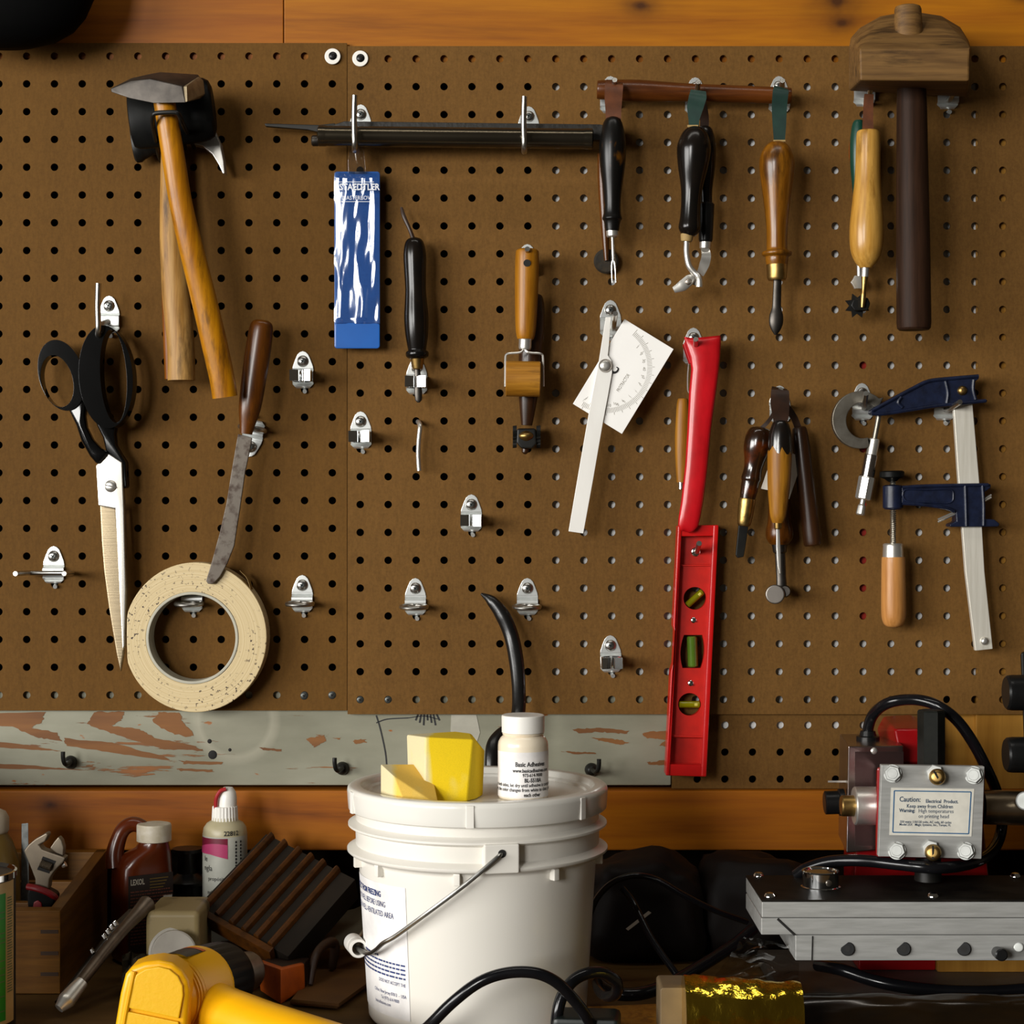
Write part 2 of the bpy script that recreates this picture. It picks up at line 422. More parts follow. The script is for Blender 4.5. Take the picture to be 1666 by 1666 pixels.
# pine plank above, wall cavity, studs
def plank_mat(name, c1, c2, c3, scale, knots=True, rough=0.5, coat=0.0, axis_scale=(0.06, 1, 1), KN=()):
    m, nt, bs = base(name)
    v = coords(nt, axis_scale)
    dis = noise_tex(nt, coords(nt, (0.5, 1, 1)), 6, 3)
    n = noise_tex(nt, v, scale, 6, 0.6, 0.6); f = noise_tex(nt, v, scale * 8, 3, 0.6)
    col = ramp(nt, n, [(0.28, c3), (0.4, c2), (0.55, c1), (0.72, c2), (0.85, c1)])
    col = mix(nt, 0.16, col, ramp(nt, f, [(0.35, c3), (0.6, c1)]))
    wob = noise_tex(nt, coords(nt), 60, 3)
    for kx, kz, kr in KN:
        sp = nd(nt, 'ShaderNodeVectorMath', operation='DISTANCE'); nt.links.new(coords(nt, (0.6, 0, 1)), sp.inputs[0]); sp.inputs[1].default_value = (kx * 0.6, 0, kz)
        wa = nd(nt, 'ShaderNodeMath', operation='MULTIPLY_ADD'); nt.links.new(wob, wa.inputs[0]); wa.inputs[1].default_value = kr * 0.8; nt.links.new(sp.outputs['Value'], wa.inputs[2])
        sc_ = nd(nt, 'ShaderNodeMath', operation='DIVIDE'); nt.links.new(wa.outputs[0], sc_.inputs[0]); sc_.inputs[1].default_value = kr * 4
        col = mix(nt, ramp(nt, sc_.outputs[0], [(0.14, (1, 1, 1)), (0.26, (0.55,) * 3), (0.42, (0.28,) * 3), (0.55, (0.16,) * 3), (1.0, (0, 0, 0))]), col, tuple(x * 0.4 for x in c3))
    nt.links.new(col, bs.inputs['Base Color']); bs.inputs['Roughness'].default_value = rough; bs.inputs['Coat Weight'].default_value = coat; bs.inputs['Coat Roughness'].default_value = 0.25; bs.inputs['Specular IOR Level'].default_value = 0.25
    bump(nt, bs, f, 0.1, 0.0005)
    return m
pine = plank_mat('pine board', C(172, 106, 32), C(154, 88, 20), C(110, 58, 12), 26, KN=[(0.13, 0.066, 0.011), (0.135, 0.046, 0.008), (-0.05, 0.062, 0.009), (0.30, 0.07, 0.006)])
rail_m = plank_mat('varnished orange rail', C(172, 100, 20), C(150, 80, 12), C(104, 50, 6), 30, True, 0.55, 0.0, KN=[(-0.125, 0.030, 0.006), (-0.42, 0.042, 0.008)])
post_m = plank_mat('pale pine stud', C(178, 128, 74), C(156, 108, 58), C(130, 84, 40), 24, False, 0.55, 0, (1, 1, 0.06))
def slab_px(name, u0, u1, v0, v1, d0, d1, m, bev=0.001, **kw):
    bm = nb(); boxpx(bm, u0, v0, u1, v1, d0, d1, bev); return part(name, bm, m, None, **kw)
slab_px('trim_1', 462, 1800, -60, 119, -0.045, -0.0045 - 0.0005, pine, kind='structure', label='long pine board with dark knots running above the pegboard', cat='trim')
pine2 = plank_mat('reddish pine board', C(162, 94, 28), C(142, 76, 18), C(96, 48, 11), 26, KN=[(-0.055, 0.052, 0.010)])
slab_px('trim_2', -120, 461, -60, 119, -0.045, -0.0045 - 0.0005, pine2, kind='structure', label='darker length of pine board above the left pegboard', cat='trim')
slab_px('trim_3', -140, 1800, 1286, 1384, -0.045, 0.002, rail_m, 0.002, kind='structure', label='orange varnished rail along the back of the bench', cat='trim')
slab_px('trim_4', 1588, 1800, 119, 1284, -0.045, -0.0055, post_m, kind='structure', label='pale wooden stud at the right behind the pegboard', cat='trim')
slab_px('trim_5', 1480, 1586, 1150, 1284, -0.045, -0.012, post_m, kind='structure', label='pale wooden block behind the press', cat='trim')
wallm = M('dark plank wall', (0.012, 0.008, 0.005), 0.9, 0, (0.006, 0.004, 0.003), 30, spec=0.0)
slab_px('trim_light_stop', -140, -66, 119, 1106, -0.045, -0.0042, post_m, kind='structure', label='unseen wooden stud added to keep light out from behind the tan pegboard', cat='trim')  # added out of view to stop light leaking into the left cavity
slab_px('wall_back', -250, 1900, -200, 1640, -0.075, -0.052, wallm, 0, kind='structure', label='dark back wall', cat='wall')
slab_px('backing_sheet', 872, 1587, 121, 1104, -0.0100, -0.0074, whitemat, 0, label='white sheet behind the pegboard, seen only through its holes', cat='sheet')
slab_px('backing_strip', 1094, 1470, 1107, 1200, -0.0130, -0.0108, whitemat, 0, label='white strip behind the small lower pegboard, seen through its holes', cat='sheet')
redm = M('red paint', C(170, 30, 18), 0.5)
slab_px('red_strip', 1397, 1413, 560, 1010, -0.0072, -0.0060, redm, 0, label='red strip behind the pegboard, glimpsed through holes beside the clamp', cat='strip')

# peeling painted plank
def peel():
    m, nt, bs = base('peeling grey green paint')
    v = coords(nt, (0.11, 1, 1), (0, -0.09, 0)); v2 = coords(nt, (0.35, 1, 1)); o = coords(nt)
    paint = ramp(nt, noise_tex(nt, v2, 22, 6), [(0.3, C(122, 120, 104)), (0.55, C(142, 140, 124)), (0.8, C(158, 156, 141))])
    brown = ramp(nt, noise_tex(nt, v, 90, 5), [(0.3, C(92, 52, 30)), (0.6, C(124, 76, 46)), (0.75, C(150, 90, 50))])
    n = noise_tex(nt, v, 95, 6, 0.62, 0.3)
    sx = nd(nt, 'ShaderNodeSeparateXYZ'); nt.links.new(o, sx.inputs[0])
    # more paint lost towards the left end
    g = nd(nt, 'ShaderNodeMapRange'); nt.links.new(sx.outputs[0], g.inputs[0])
    g.inputs[1].default_value = -0.30; g.inputs[2].default_value = 0.02; g.inputs[3].default_value = 0.035; g.inputs[4].default_value = -0.04
    ad = nd(nt, 'ShaderNodeMath', operation='ADD'); nt.links.new(n, ad.inputs[0]); nt.links.new(g.outputs[0], ad.inputs[1])
    peelf = ramp(nt, ad.outputs[0], [(0.60, (0, 0, 0)), (0.62, (1, 1, 1))])
    col = mix(nt, peelf, paint, brown)
    sp = ramp(nt, noise_tex(nt, coords(nt, (0.5, 1, 1)), 75, 3), [(0.70, (0, 0, 0)), (0.73, (1, 1, 1))])
    col = mix(nt, sp, col, C(150, 84, 34))
    # pale round ring mark
    d = nd(nt, 'ShaderNodeVectorMath', operation='DISTANCE'); nt.links.new(o, d.inputs[0]); d.inputs[1].default_value = (RINGX, -0.0085 + 0.008, 0.06)
    ringf = ramp(nt, d.outputs['Value'], [(0.036, (0.10,) * 3), (0.040, (0.5,) * 3), (0.0445, (0.1,) * 3), (0.046, (0, 0, 0))])
    col = mix(nt, ringf, col, C(186, 180, 164))
    nt.links.new(col, bs.inputs['Base Color']); bs.inputs['Roughness'].default_value = 0.6
    bump(nt, bs, peelf, 0.5, 0.0004).__class__
    return m
_u0, _u1 = -140, 1092
RINGX = (383 - (_u0 + _u1) / 2) / S * 1.004
plank = slab_px('painted_plank', _u0, _u1, 1106, 1278, -0.045, -0.0052, peel(), 0.0015, label='grey painted plank with peeling brown patches below the pegboard', cat='plank')
peelm = M('bare brown wood', C(132, 84, 52), 0.7, 0, C(104, 62, 36), 60, (0.12, 1, 1), bmp=0.2)
def jag(pts, seed):
    out = []
    for i, (a, b) in enumerate(zip(pts, pts[1:] + pts[:1])):
        for k in range(9):
            t_ = k / 9; u, v = a[0] + (b[0] - a[0]) * t_, a[1] + (b[1] - a[1]) * t_
            out.append((u + 4 * noise.noise(Vector((u * .11, v * .25, seed))) + 2.5 * noise.noise(Vector((u * .3, v * .9, seed + 4))), max(1140 + v * 0.001, v + 1.8 * noise.noise(Vector((u * .2, v * .5, seed + 9))))))
    return out
for k, pts in enumerate(([(-60, 1162), (74, 1158), (68, 1176), (50, 1184), (92, 1192), (100, 1206), (58, 1199), (20, 1182), (-60, 1176)],
        [(155, 1158), (204, 1158), (196, 1172), (180, 1181), (225, 1186), (252, 1200), (318, 1214), (334, 1222), (268, 1219), (222, 1206), (182, 1193), (140, 1178)],
        [(262, 1159), (292, 1159), (300, 1176), (316, 1196), (304, 1200), (272, 1190), (246, 1173)], [(104, 1201), (182, 1208), (272, 1233), (276, 1237), (182, 1225), (108, 1213)],
        [(-60, 1200), (40, 1212), (100, 1222), (40, 1219), (-60, 1212)], [(-60, 1240), (60, 1246), (150, 1254), (60, 1252), (-60, 1248)], [(290, 1237), (360, 1240), (362, 1244), (300, 1243)], [(288, 1250), (345, 1252), (350, 1256), (292, 1254)],
        [(930, 1186), (975, 1184), (1024, 1189), (1020, 1194), (975, 1191), (940, 1193)], [(914, 1222), (945, 1223), (969, 1224), (968, 1227), (930, 1226)], [(962, 1200), (1000, 1202), (1024, 1208), (1010, 1212), (975, 1205)], [(1044, 1192), (1090, 1188), (1090, 1216), (1070, 1212), (1085, 1204), (1050, 1200)], [(1052, 1240), (1090, 1236), (1090, 1244), (1056, 1245)],
        [(497, 1202), (528, 1196), (530, 1206), (512, 1216), (505, 1209)], [(540, 1200), (556, 1200), (552, 1203)], [(575, 1204), (597, 1202), (594, 1208), (580, 1210)], [(420, 1216), (458, 1219), (458, 1222), (430, 1221)])):
    t_ = nb(); f = [t_.verts.new(P(u, v, -0.00495)) for u, v in jag(pts, k * 3.7)]; fc = t_.faces.new(f); fc.normal_update(); bmesh.ops.triangulate(t_, faces=[fc], ngon_method='EAR_CLIP'); bmesh.ops.recalc_face_normals(t_, faces=t_.faces)
    part('bare_patch', t_, peelm, plank, label='bare brown patch where the paint has peeled', smooth=0)
bm = nb()
def stroke(pts, w=1.6, d=-0.0049): 
    strap(bm, [P(u, v, d) for u, v in pts], px(w), 0.0002, 5)
stroke([(612, 1164), (617, 1180), (622, 1200), (627, 1225), (629, 1245)], 2.2); stroke([(612, 1176), (630, 1170), (664, 1168)], 1.8); stroke([(664, 1168), (690, 1165), (712, 1170)], 1.4)
for k in range(7): stroke([(680 + k * 5, 1162), (676 + k * 6.5, 1172 + (k % 3) * 4)], 2.6)
part('ink_drawing', bm, ink, plank, label='black ink sketch on the plank')
bm = nb()
prism(bm, [(734, 1163), (775, 1163), (781, 1192), (776, 1207), (764, 1196), (752, 1206), (742, 1194), (733, 1190)], -0.0052, -0.0048); part('paint_smear', bm, M('pale paint smear', C(176, 172, 160), 0.6), plank, label='pale smear of white paint')
for hu, hv, hr in ((346, 1228, 8), (341, 1206, 4), (374, 1220, 3)):
    bm = nb(); dome(bm, hu, hv, hr, -0.0052, 0.0006, 12); part('nail_hole', bm, dark, plank)

# bench
bench_m = plank_mat('grimy bench top', C(96, 70, 44), C(74, 52, 30), C(48, 33, 18), 18, True, 0.55, 0.0, (0.12, 0.5, 1))
bm = nb(); box(bm, (0, -0.32, BENCH - 0.02), (1.5, 0.742, 0.04), 0.003)
part('workbench', bm, bench_m, None, 'grimy brown wooden workbench top in front of the pegboard', cat='workbench')

# ------------------------------------------------------------------ pegboard hooks
def L(x, y, z): return Vector((x, y, z))
UP = 1 / S    # one photo pixel in metres on the board face
def plate(t, ridged=False, low=44):
    """stamped bracket; origin is the screw centre on the board face, x right, z up, -y to the viewer"""
    lo = rootloc(t)
    out = [(-17, -12), (-16.5, -8), (-12.5, 3), (-9, 11), (-5, 15), (0, 16.8), (5, 15), (9, 11), (12.5, 3), (16.5, -8), (17, -12)]
    bm = nb(); f = [bm.verts.new(lo + L(x * UP, -0.0017, z * UP)) for x, z in out]; b = [bm.verts.new(lo + L(x * UP, -0.0002, z * UP)) for x, z in out]
    bm.faces.new(f[::-1]); bm.faces.new(b)
    for k in range(len(out)): n = (k + 1) % len(out); bm.faces.new((f[k], f[n], b[n], b[k]))
    bmesh.ops.recalc_face_normals(bm, faces=bm.faces); bevel(bm, 0.0004, 2, 50)
    if ridged: prof = [(-12, 1.7), (-14, 1.7), (-15.5, 0.9), (-17, 1.2), (-19, 4.0), (-22, 4.6), (-25, 4.2), (-27, 2.2), (-29, 2.0), (-31, 2.6), (-33.5, 4.2), (-35.5, 4.0), (-37, 1.8), (-39, 1.4), (-41, 3.0), (-42.5, 2.6), (-44, 1.0)]
    else: prof = [(-12, 1.7), (-13, 1.7), (-14.5, 1.0), (-16, 3.8), (-17.5, 5.0), (-24, 5.4), (-32, 5.2), (-34, 4.6), (-35.5, 2.2), (-37, 1.6), (-41, 3.2), (-42.5, 2.4), (-44, 0.8)]
    secs = []
    for z, dep in prof:
        w = 17 if z > -37 else 17 - (-37 - z) * 0.9
        secs.append([bm.verts.new(lo + L(sx * w * UP, -dep / 1000, z * UP)) for sx in (-1, -0.5, 0, 0.5, 1)] + [bm.verts.new(lo + L(sx * w * UP, -max(0.0002, dep / 1000 - 0.0013), z * UP)) for sx in (1, 0.5, 0, -0.5, -1)])
    fs = []
    for a, b_ in zip(secs, secs[1:]):
        for k in range(10): fs.append(bm.faces.new((a[k], a[(k + 1) % 10], b_[(k + 1) % 10], b_[k])))
    fs += [bm.faces.new(secs[0][::-1]), bm.faces.new(secs[-1])]
    bmesh.ops.recalc_face_normals(bm, faces=fs)
    part('mounting_plate', bm, zinc, t, smooth=40)
    bm = nb(); cyl(bm, lo + L(2 * UP, 0.003, -46 * UP), lo + L(3 * UP, -0.0035, -49.5 * UP), 0.0019, 12)
    part('locating_tab', bm, zinc, t)
    bm = nb(); spin(bm, lo + L(0, -0.001, 0), lo + L(0, -0.0045, 0), [(0, 0.0054), (0.2, 0.0054), (0.5, 0.005), (0.78, 0.0040), (0.93, 0.0027), (1, 0.0012)], 24)
    scw = part('screw', bm, screwsteel, t)
    bm = nb(); phillips(bm, lo, 0.0042, -0.0045); part('recess', bm, M_recess, scw)
M_recess = M('screw recess', (0.03, 0.04, 0.04), 0.5, 0.6)
def hook_root(u, v, label, kind='hook', group=None, flip=False, name='pegboard_hook'):
    t = T(name, label, kind, P(u, v, 0), group)
    return t
def finish(t, u, v, flip=False, tilt=0):
    t.rotation_euler = (0, math.pi if flip else math.radians(tilt), 0)
# spring clips
def clip_parts(t):
    lo = rootloc(t); plate(t)
    for s in (-1, 1):
        pts = [(1.2, 5.0), (7.0, 7.0), (8.8, 11.0), (8.0, 15.5), (3.2, 20.0), (1.2, 22.0), (3.2, 24.2), (9.4, 27.0)]
        q = catmull([Vector((x, y, 0)) for x, y in pts], 4)
        bm = nb(); zs = (-16.5, -34.5); rows = []
        for p in q:
            rows.append([lo + L(s * p.x / 1000, -p.y / 1000, z * UP) for z in zs])
        vs = []
        for i, (a, b_) in enumerate(rows):
            nxt = rows[min(i + 1, len(rows) - 1)][0]; prv = rows[max(i - 1, 0)][0]; tg = (nxt - prv).normalized(); nr = tg.cross(Vector((0, 0, 1))) * 0.0004
            vs.append([bm.verts.new(a + nr), bm.verts.new(b_ + nr), bm.verts.new(b_ - nr), bm.verts.new(a - nr)])
        for a, b_ in zip(vs, vs[1:]):
            for k in range(4): bm.faces.new((a[k], a[(k + 1) % 4], b_[(k + 1) % 4], b_[k]))
        bm.faces.new(vs[0][::-1]); bm.faces.new(vs[-1]); bmesh.ops.recalc_face_normals(bm, faces=bm.faces)
        part('spring_jaw', bm, chrome, t, smooth=50)
clips = [(493, 588, 'empty steel spring clip on the tan pegboard, right of the knife handle'), (587, 686, 'empty steel spring clip just right of the seam between the two pegboards'),
         (767, 821, 'empty steel spring clip between the bent wire and the protractor'), (993, 1050, 'empty steel spring clip, lowest one, left of the red level'),
         (678, 598, 'steel spring clip gripping the shaft of the black awl')]
proto = None
for u, v, lab in clips:
    if proto is None:
        proto = hook_root(u, v, lab, 'clip', 'steel spring clips on the pegboard', name='spring_clip'); clip_parts(proto); t = proto
    else:
        t = copy_tree(proto); t.location = P(u, v, 0); t['label'] = lab
    t.rotation_euler = (0, math.radians(random.uniform(-1.5, 1.5)), 0)
# single ring holders
def ring_parts(t):
    lo = rootloc(t); plate(t, True)
    bm = nb(); c = lo + L(-1 * UP, -0.0148, -29 * UP)
    pts = [c + L(0.0115 * math.sin(a), -0.0115 * math.cos(a), -0.0006 * math.cos(a)) for a in [math.radians(-172 + 344 * k / 22) for k in range(23)]]
    tube(bm, pts, 0.0021, 10, 2); part('holder_ring', bm, rodsteel, t)
proto = None
for u, v, lab, rz in [(492, 952, 'empty ring holder on the tan pegboard, right of the tape roll', 0), (676, 957, 'empty ring holder left of the black curved bar', 0), (858, 957, 'empty ring holder right of the tip of the black curved bar', 0),
                  (313, 952, 'ring holder partly covered by the tape roll, seen inside its opening', 0), (408, 727, 'upside-down ring holder gripping the neck of the knife handle', 1)]:
    if proto is None:
        proto = hook_root(u, v, lab, 'hook', 'ring tool holders', name='ring_holder'); ring_parts(proto); t = proto
    else:
        t = copy_tree(proto); t.location = P(u, v, 0); t['label'] = lab
    t.rotation_euler = (0, math.pi + 0.18 if rz else 0, 0)
# double straight pegs
t = hook_root(88, 905, 'double-prong hook with a cross rod, left of the scissor blades'); lo = rootloc(t); plate(t, True)
bm = nb(); tube(bm, [lo + L(-44 * UP, -0.040, -26 * UP), lo + L(-38 * UP, -0.010, -26.5 * UP), lo + L(-34 * UP, -0.0065, -27 * UP), lo + L(0, -0.0055, -27 * UP), lo + L(29 * UP, -0.0065, -27 * UP), lo + L(32.5 * UP, -0.010, -27 * UP), lo + L(33.5 * UP, -0.040, -26 * UP)], 0.0022, 12, 5)
part('double_prong', bm, rodsteel, t)
# J hooks: the prong reaches out and turns up
def jhook(u, v, label, du, top, bot, dep=0.042):
    t = hook_root(u, v, label, name='long_hook'); lo = rootloc(t); plate(t)
    bm = nb()
    a = lo + L(0, -0.004, -26 * UP)
    pts = [a, a + L(du * 0.35 * UP, -0.012, -7 * UP), P(u + du * 0.9, bot - 3, dep * 0.62), P(u + du, bot, dep * 0.85), P(u + du, bot - 12, dep), P(u + du - 1, bot - 45, dep), P(u + du, top, dep * 1.02)]
    tube(bm, pts, 0.0026, 12, 6); part('prong', bm, rodsteel, t); return t
jhook(178, 498, 'long upturned hook from which the scissors hang', -18, 461, 545, 0.040)
jhook(587, 187, 'long upturned hook holding the left part of the file and the blue sleeve', -10, 155, 244, 0.050)
jhook(860, 190, 'long upturned hook holding the right part of the file and the steel tube', -7, 157, 246, 0.050)
# straight pegs angled upwards
def peg(u, v, label, tu, tv, bu=None, bv=None, dep=0.046, r=0.0024):
    t = hook_root(u, v, label); lo = rootloc(t); plate(t)
    bu = u if bu is None else bu; bv = v + 26 if bv is None else bv
    bm = nb(); tube(bm, [P(bu, bv, 0.003), P(bu + (tu - bu) * 0.3, bv + (tv - bv) * 0.12, 0.014), P(tu, tv, dep)], r, 12, 6)
    part('prong', bm, rodsteel, t); return t
peg(993, 141, 'upper pegboard hook under the left end of the long wooden rod', 1000, 130)
peg(1131, 143, 'pegboard hook under the middle of the long wooden rod', 1136, 133)
peg(1267, 141, 'pegboard hook under the right end of the long wooden rod', 1273, 131)
peg(1405, 130, 'pegboard hook at the left underside of the mallet head', 1418, 134, 1411, 168)
peg(1541, 134, 'pegboard hook at the right underside of the mallet head', 1560, 132, 1541, 164)
peg(993, 505, 'pegboard hook carrying the protractor arm', 1001, 510, 997, 535)
peg(1128, 550, 'pegboard hook poking through the red leather sheath', 1132, 552, 1133, 580, 0.042)
peg(1268, 644, 'pegboard hook carrying the cluster of brown handled tools', 1270, 634, 1267, 665, 0.05)
peg(1402, 640, 'pegboard hook through the frame of the micrometer', 1409, 640, 1405, 664, 0.044)
peg(1535, 640, 'pegboard hook under the upper jaw of the bar clamp', 1562, 654, 1537, 667, 0.044)
peg(858, 414, 'pegboard hook through the handle of the seam roller', 858, 405, 858, 428, 0.044)
peg(1134, 872, 'pegboard hook through the hole of the red level', 1137.5, 884, 1132, 899, 0.042)
# wire bail that holds the hammers
bm = nb(); tube(bm, [P(262, 262, -0.001), P(258, 250, 0.02), P(249, 205, 0.078), P(249, 189, 0.090), P(255, 184, 0.092), P(284, 183, 0.092), P(291, 187, 0.090), P(297, 200, 0.078), P(313, 232, 0.02), P(316, 240, -0.001)], 0.0021, 10, 5)
part('hammer_hook', bm, blacksteel, None, 'black wire loop hook around the necks of the hammers', cat='hook')
bm = nb(); tube(bm, [P(680, 686, -0.003), P(682, 688, 0.006), P(683.5, 694, 0.0125), P(681.5, 715, 0.013), P(680.5, 740, 0.012), P(682, 766, 0.012)], 0.0022, 12, 6)
part('bent_wire', bm, steel, None, 'bent steel wire hanging from a pegboard hole below the black awl', cat='wire')
# board screws
for u, v, lab in ((541, 91.5, 'black screw with a white washer at the top of the tan pegboard'), (586, 95, 'black screw with a white washer at the top of the brown pegboard')):
    t = T('screw', lab, 'screw', P(u, v, 0.001), 'washered screws at the board seam')
    bm = nb(); ring(bm, ell(u, v, 13, n=28), ell(u, v, 5, n=28), 0.0008, 0.0028, 0.0005); part('washer', bm, whiteplas, t, label='white washer')
    bm = nb(); dome(bm, u + 0.5, v - 0.5, 7.3, 0.0025, 0.0016); part('screw_head', bm, blackplas, t)
    bm = nb(); phillips(bm, P(u + .5, v - .5, 0), 0.003, -0.0040); part('recess', bm, dark, t)
for u, v, lab in ((495, 1132, 'small dark screw head near the bottom of the tan pegboard'), (540.5, 1131, 'small dark screw head at the bottom right corner of the tan pegboard'), (586, 1138.6, 'small dark screw head at the bottom left corner of the brown pegboard'), (631.5, 1138.6, 'small dark screw head near the bottom of the brown pegboard')):
    t = T('screw', lab, 'screw', P(u, v, 0), 'dark screws along the bottom of the boards')
    bm = nb(); dome(bm, u, v, 7.2, -0.0006, 0.0016); part('screw_head', bm, M('dark screw', (0.07, 0.075, 0.07), 0.4, 0.6), t)
    bm = nb(); phillips(bm, P(u, v, 0), 0.0032, -0.0012); part('recess', bm, dark, t)
for k, (u, v, lab) in enumerate(((115, 1240, 'black screw hook at the left end of the grey painted plank'), (557, 1250, 'black screw hook on the grey painted plank just left of the bucket'), (962, 1252, 'black screw hook on the grey painted plank right of the bucket'))):
    t = T('screw_hook', lab, 'hook', P(u, v, -0.005), 'black screw hooks on the painted plank')
    bm = nb(); dome(bm, u, v, 11, -0.0055, 0.008); part('knob', bm, blacksteel, t)
    s = (-1, -1, 1)[k]
    bm = nb(); tube(bm, [P(u, v, 0.002), P(u + s * 7, v + 4, 0.012), P(u + s * 11, v, 0.016), P(u + s * 12.5, v - 9, 0.017), P(u + s * 12.5, v - 17, 0.017)], 0.002, 10, 5); part('hook_arm', bm, blacksteel, t)

# low panel added out of view at left, to shade the lower left bench
bm = nb(); hull(bm, [Vector((x, y, z)) for x in (-0.60, -0.575) for y in (0.03, -0.36) for z in (BENCH, BENCH + 0.19)], 0.002)
part('shade_panel_left', bm, rail_m, None, 'unseen low wooden panel added to shade the left side of the bench', cat='wall', kind='structure')
# ------------------------------------------------------------------ tools on the board
w_ochre = wood('ochre hickory', C(188, 124, 26), C(166, 102, 18), C(120, 68, 10), scale=60, rough=0.38, coat=0.2, stain=0.25, stainc=C(60, 32, 10))
w_pale = wood('worn pale ash', C(186, 144, 100), C(160, 112, 66), C(74, 46, 24), scale=70, rough=0.5, stain=0.45, stainc=C(70, 45, 24))
w_orange = wood('orange ash edge', C(150, 84, 28), C(120, 62, 18), scale=60, rough=0.45)
w_brown = wood('dark brown hardwood', C(100, 54, 24), C(74, 36, 14), C(34, 16, 7), scale=60, rough=0.3, coat=0.3, stain=0.3)
w_dark = wood('very dark hardwood', C(62, 34, 22), C(40, 22, 14), C(20, 11, 7), scale=60, rough=0.35, coat=0.3)
w_mallet = wood('weathered mallet wood', C(126, 92, 62), C(98, 68, 44), C(50, 32, 20), axis='X', scale=80, rough=0.62, bmp=0.4, stain=0.25, stainc=C(44, 28, 14))
w_plum = wood('plum brown handle', C(56, 36, 30), C(44, 28, 23), C(28, 18, 15), scale=60, rough=0.5, coat=0.0, spec=0.1)
w_gold = wood('honey boxwood', C(206, 156, 98), C(182, 126, 66), C(120, 76, 34), scale=50, rough=0.32, coat=0.35, stain=0.2, stainc=C(100, 60, 22))
w_amber = wood('amber hardwood', C(142, 90, 40), C(114, 66, 25), C(54, 30, 12), scale=50, rough=0.3, coat=0.4, stain=0.45, stainc=C(46, 24, 10))
w_roll = wood('golden beech', C(176, 116, 48), C(152, 94, 34), C(110, 64, 22), scale=60, rough=0.42, coat=0.15, stain=0.15, stainc=C(80, 46, 18))
w_rollx = wood('golden beech roller', C(178, 122, 60), C(156, 100, 42), C(104, 62, 26), axis='X', scale=60, rough=0.5, stain=0.3, stainc=C(74, 44, 18))
w_red = wood('red brown rod', C(104, 54, 30), C(80, 38, 20), C(48, 22, 12), axis='X', scale=60, rough=0.35, coat=0.3)
w_clamp = wood('pale beech handle', C(204, 146, 106), C(190, 128, 86), C(164, 104, 62), scale=50, rough=0.42, coat=0.2)
w_tan = wood('tan handle', C(168, 114, 54), C(142, 88, 36), C(96, 56, 22), scale=60, rough=0.45, stain=0.2, stainc=C(70, 40, 16))
lea_brown = M('brown leather', C(104, 52, 28), 0.55, 0, C(76, 36, 18), 90, bmp=0.1)
lea_green = M('dark green leather', C(24, 56, 46), 0.5, 0, C(18, 44, 38), 90)
lea_edge = M('raw leather edge', C(170, 140, 100), 0.7)
lea_dark = M('dark leather', C(50, 26, 16), 0.5, 0, C(34, 18, 11), 80)

# --- three hammers
t = T('hammer', 'black-headed claw hammer at the back of the hammer bundle, its claw curving down at right', 'hammer', P(290, 620, 0.012))
bm = nb()
claw = [(300, 205), (322, 214), (348, 210), (358, 232), (364, 262), (366, 282), (363, 283), (356, 268), (345, 250), (330, 238), (308, 232), (296, 228)]
prism(bm, claw, 0.006, 0.020, 0.002); part('claw', bm, steel, t, label='bright steel claw')
bm = nb(); turn(bm, (216, 232), (300, 220), [(216, 30), (219, 34), (226, 34), (232, 30), (246, 25), (270, 24), (300, 24)], 0.0145, seg=28, key='u', flat=0.5); part('poll', bm, blacksteel, t)
bm = nb(); tube(bm, [P(286, 215, 0.012), P(279, 330, 0.012), P(275, 470, 0.012), P(277, 617, 0.012)], [px(13), px(12), px(12), px(9)], 14, 5, flat=0.8, ref=Vector((0, 1, 0))); part('handle', bm, w_orange, t)
t = T('mallet', 'black rubber-headed mallet with a worn pale handle, behind the cross-peen hammer', 'mallet', P(292, 620, 0.028))
bm = nb(); turn(bm, (212, 192), (348, 176), [(212, 40), (214, 48), (222, 52), (240, 53), (320, 53), (336, 51), (344, 46), (348, 36)], 0.042, seg=36, key='u', flat=0.5); part('head', bm, blackrub, t)
bm = nb(); tube(bm, [P(276, 215, 0.030), P(276, 300, 0.030), P(280, 390, 0.030), P(286, 480, 0.030), P(294, 560, 0.030), P(295, 619, 0.030)], [px(13), px(15), px(20), px(22), px(22), px(22)], 18, 6, flat=0.72, ref=Vector((0, 1, 0))); bevel(bm, 0.001); part('handle', bm, w_pale, t)
t = T('hammer', 'cross-peen hammer with a dark steel wedge head and an ochre handle, front of the bundle', 'hammer', P(330, 648, 0.05))
hp = [(180, 144, .068), (181, 150, .068), (213, 131, .074), (244, 128, .080), (296, 140, .082), (211, 160, .074), (250, 168, .080), (302, 167, .082),
      (214, 127, .052), (246, 120, .050), (262, 117, .048), (322, 121, .048), (326, 128, .046), (332, 133, .050), (334, 154, .054), (326, 161, .056), (250, 150, .048), (182, 146, .060), (304, 160, .054)]
hsteel = M('oiled hammer steel', (0.055, 0.045, 0.035), 0.45, 0.5, (0.022, 0.017, 0.013), 55, lo=0.3, hi=0.65, rvar=0.1)
bm = nb(); hull(bm, [P(p[0], p[1], p[2] + 0.012) for p in hp], 0.0012); part('head', bm, hsteel, t)
bm = nb(); hull(bm, [P(u, v, d) + Vector((dx, dy, 0)) for u, v, d in ((303, 140, .0946), (323, 124.5, .0615), (330.5, 131, .0615), (333, 153, .0665), (326.5, 160, .0675), (304, 166, .0946)) for dx, dy in ((0.0004, -0.0004), (-0.003, 0.002))], 0.0006); part('striking_face', bm, M('worn bare steel face', (0.30, 0.24, 0.14), 0.5, 0.6, (0.16, 0.12, 0.07), 90), t, label='worn bright striking face')
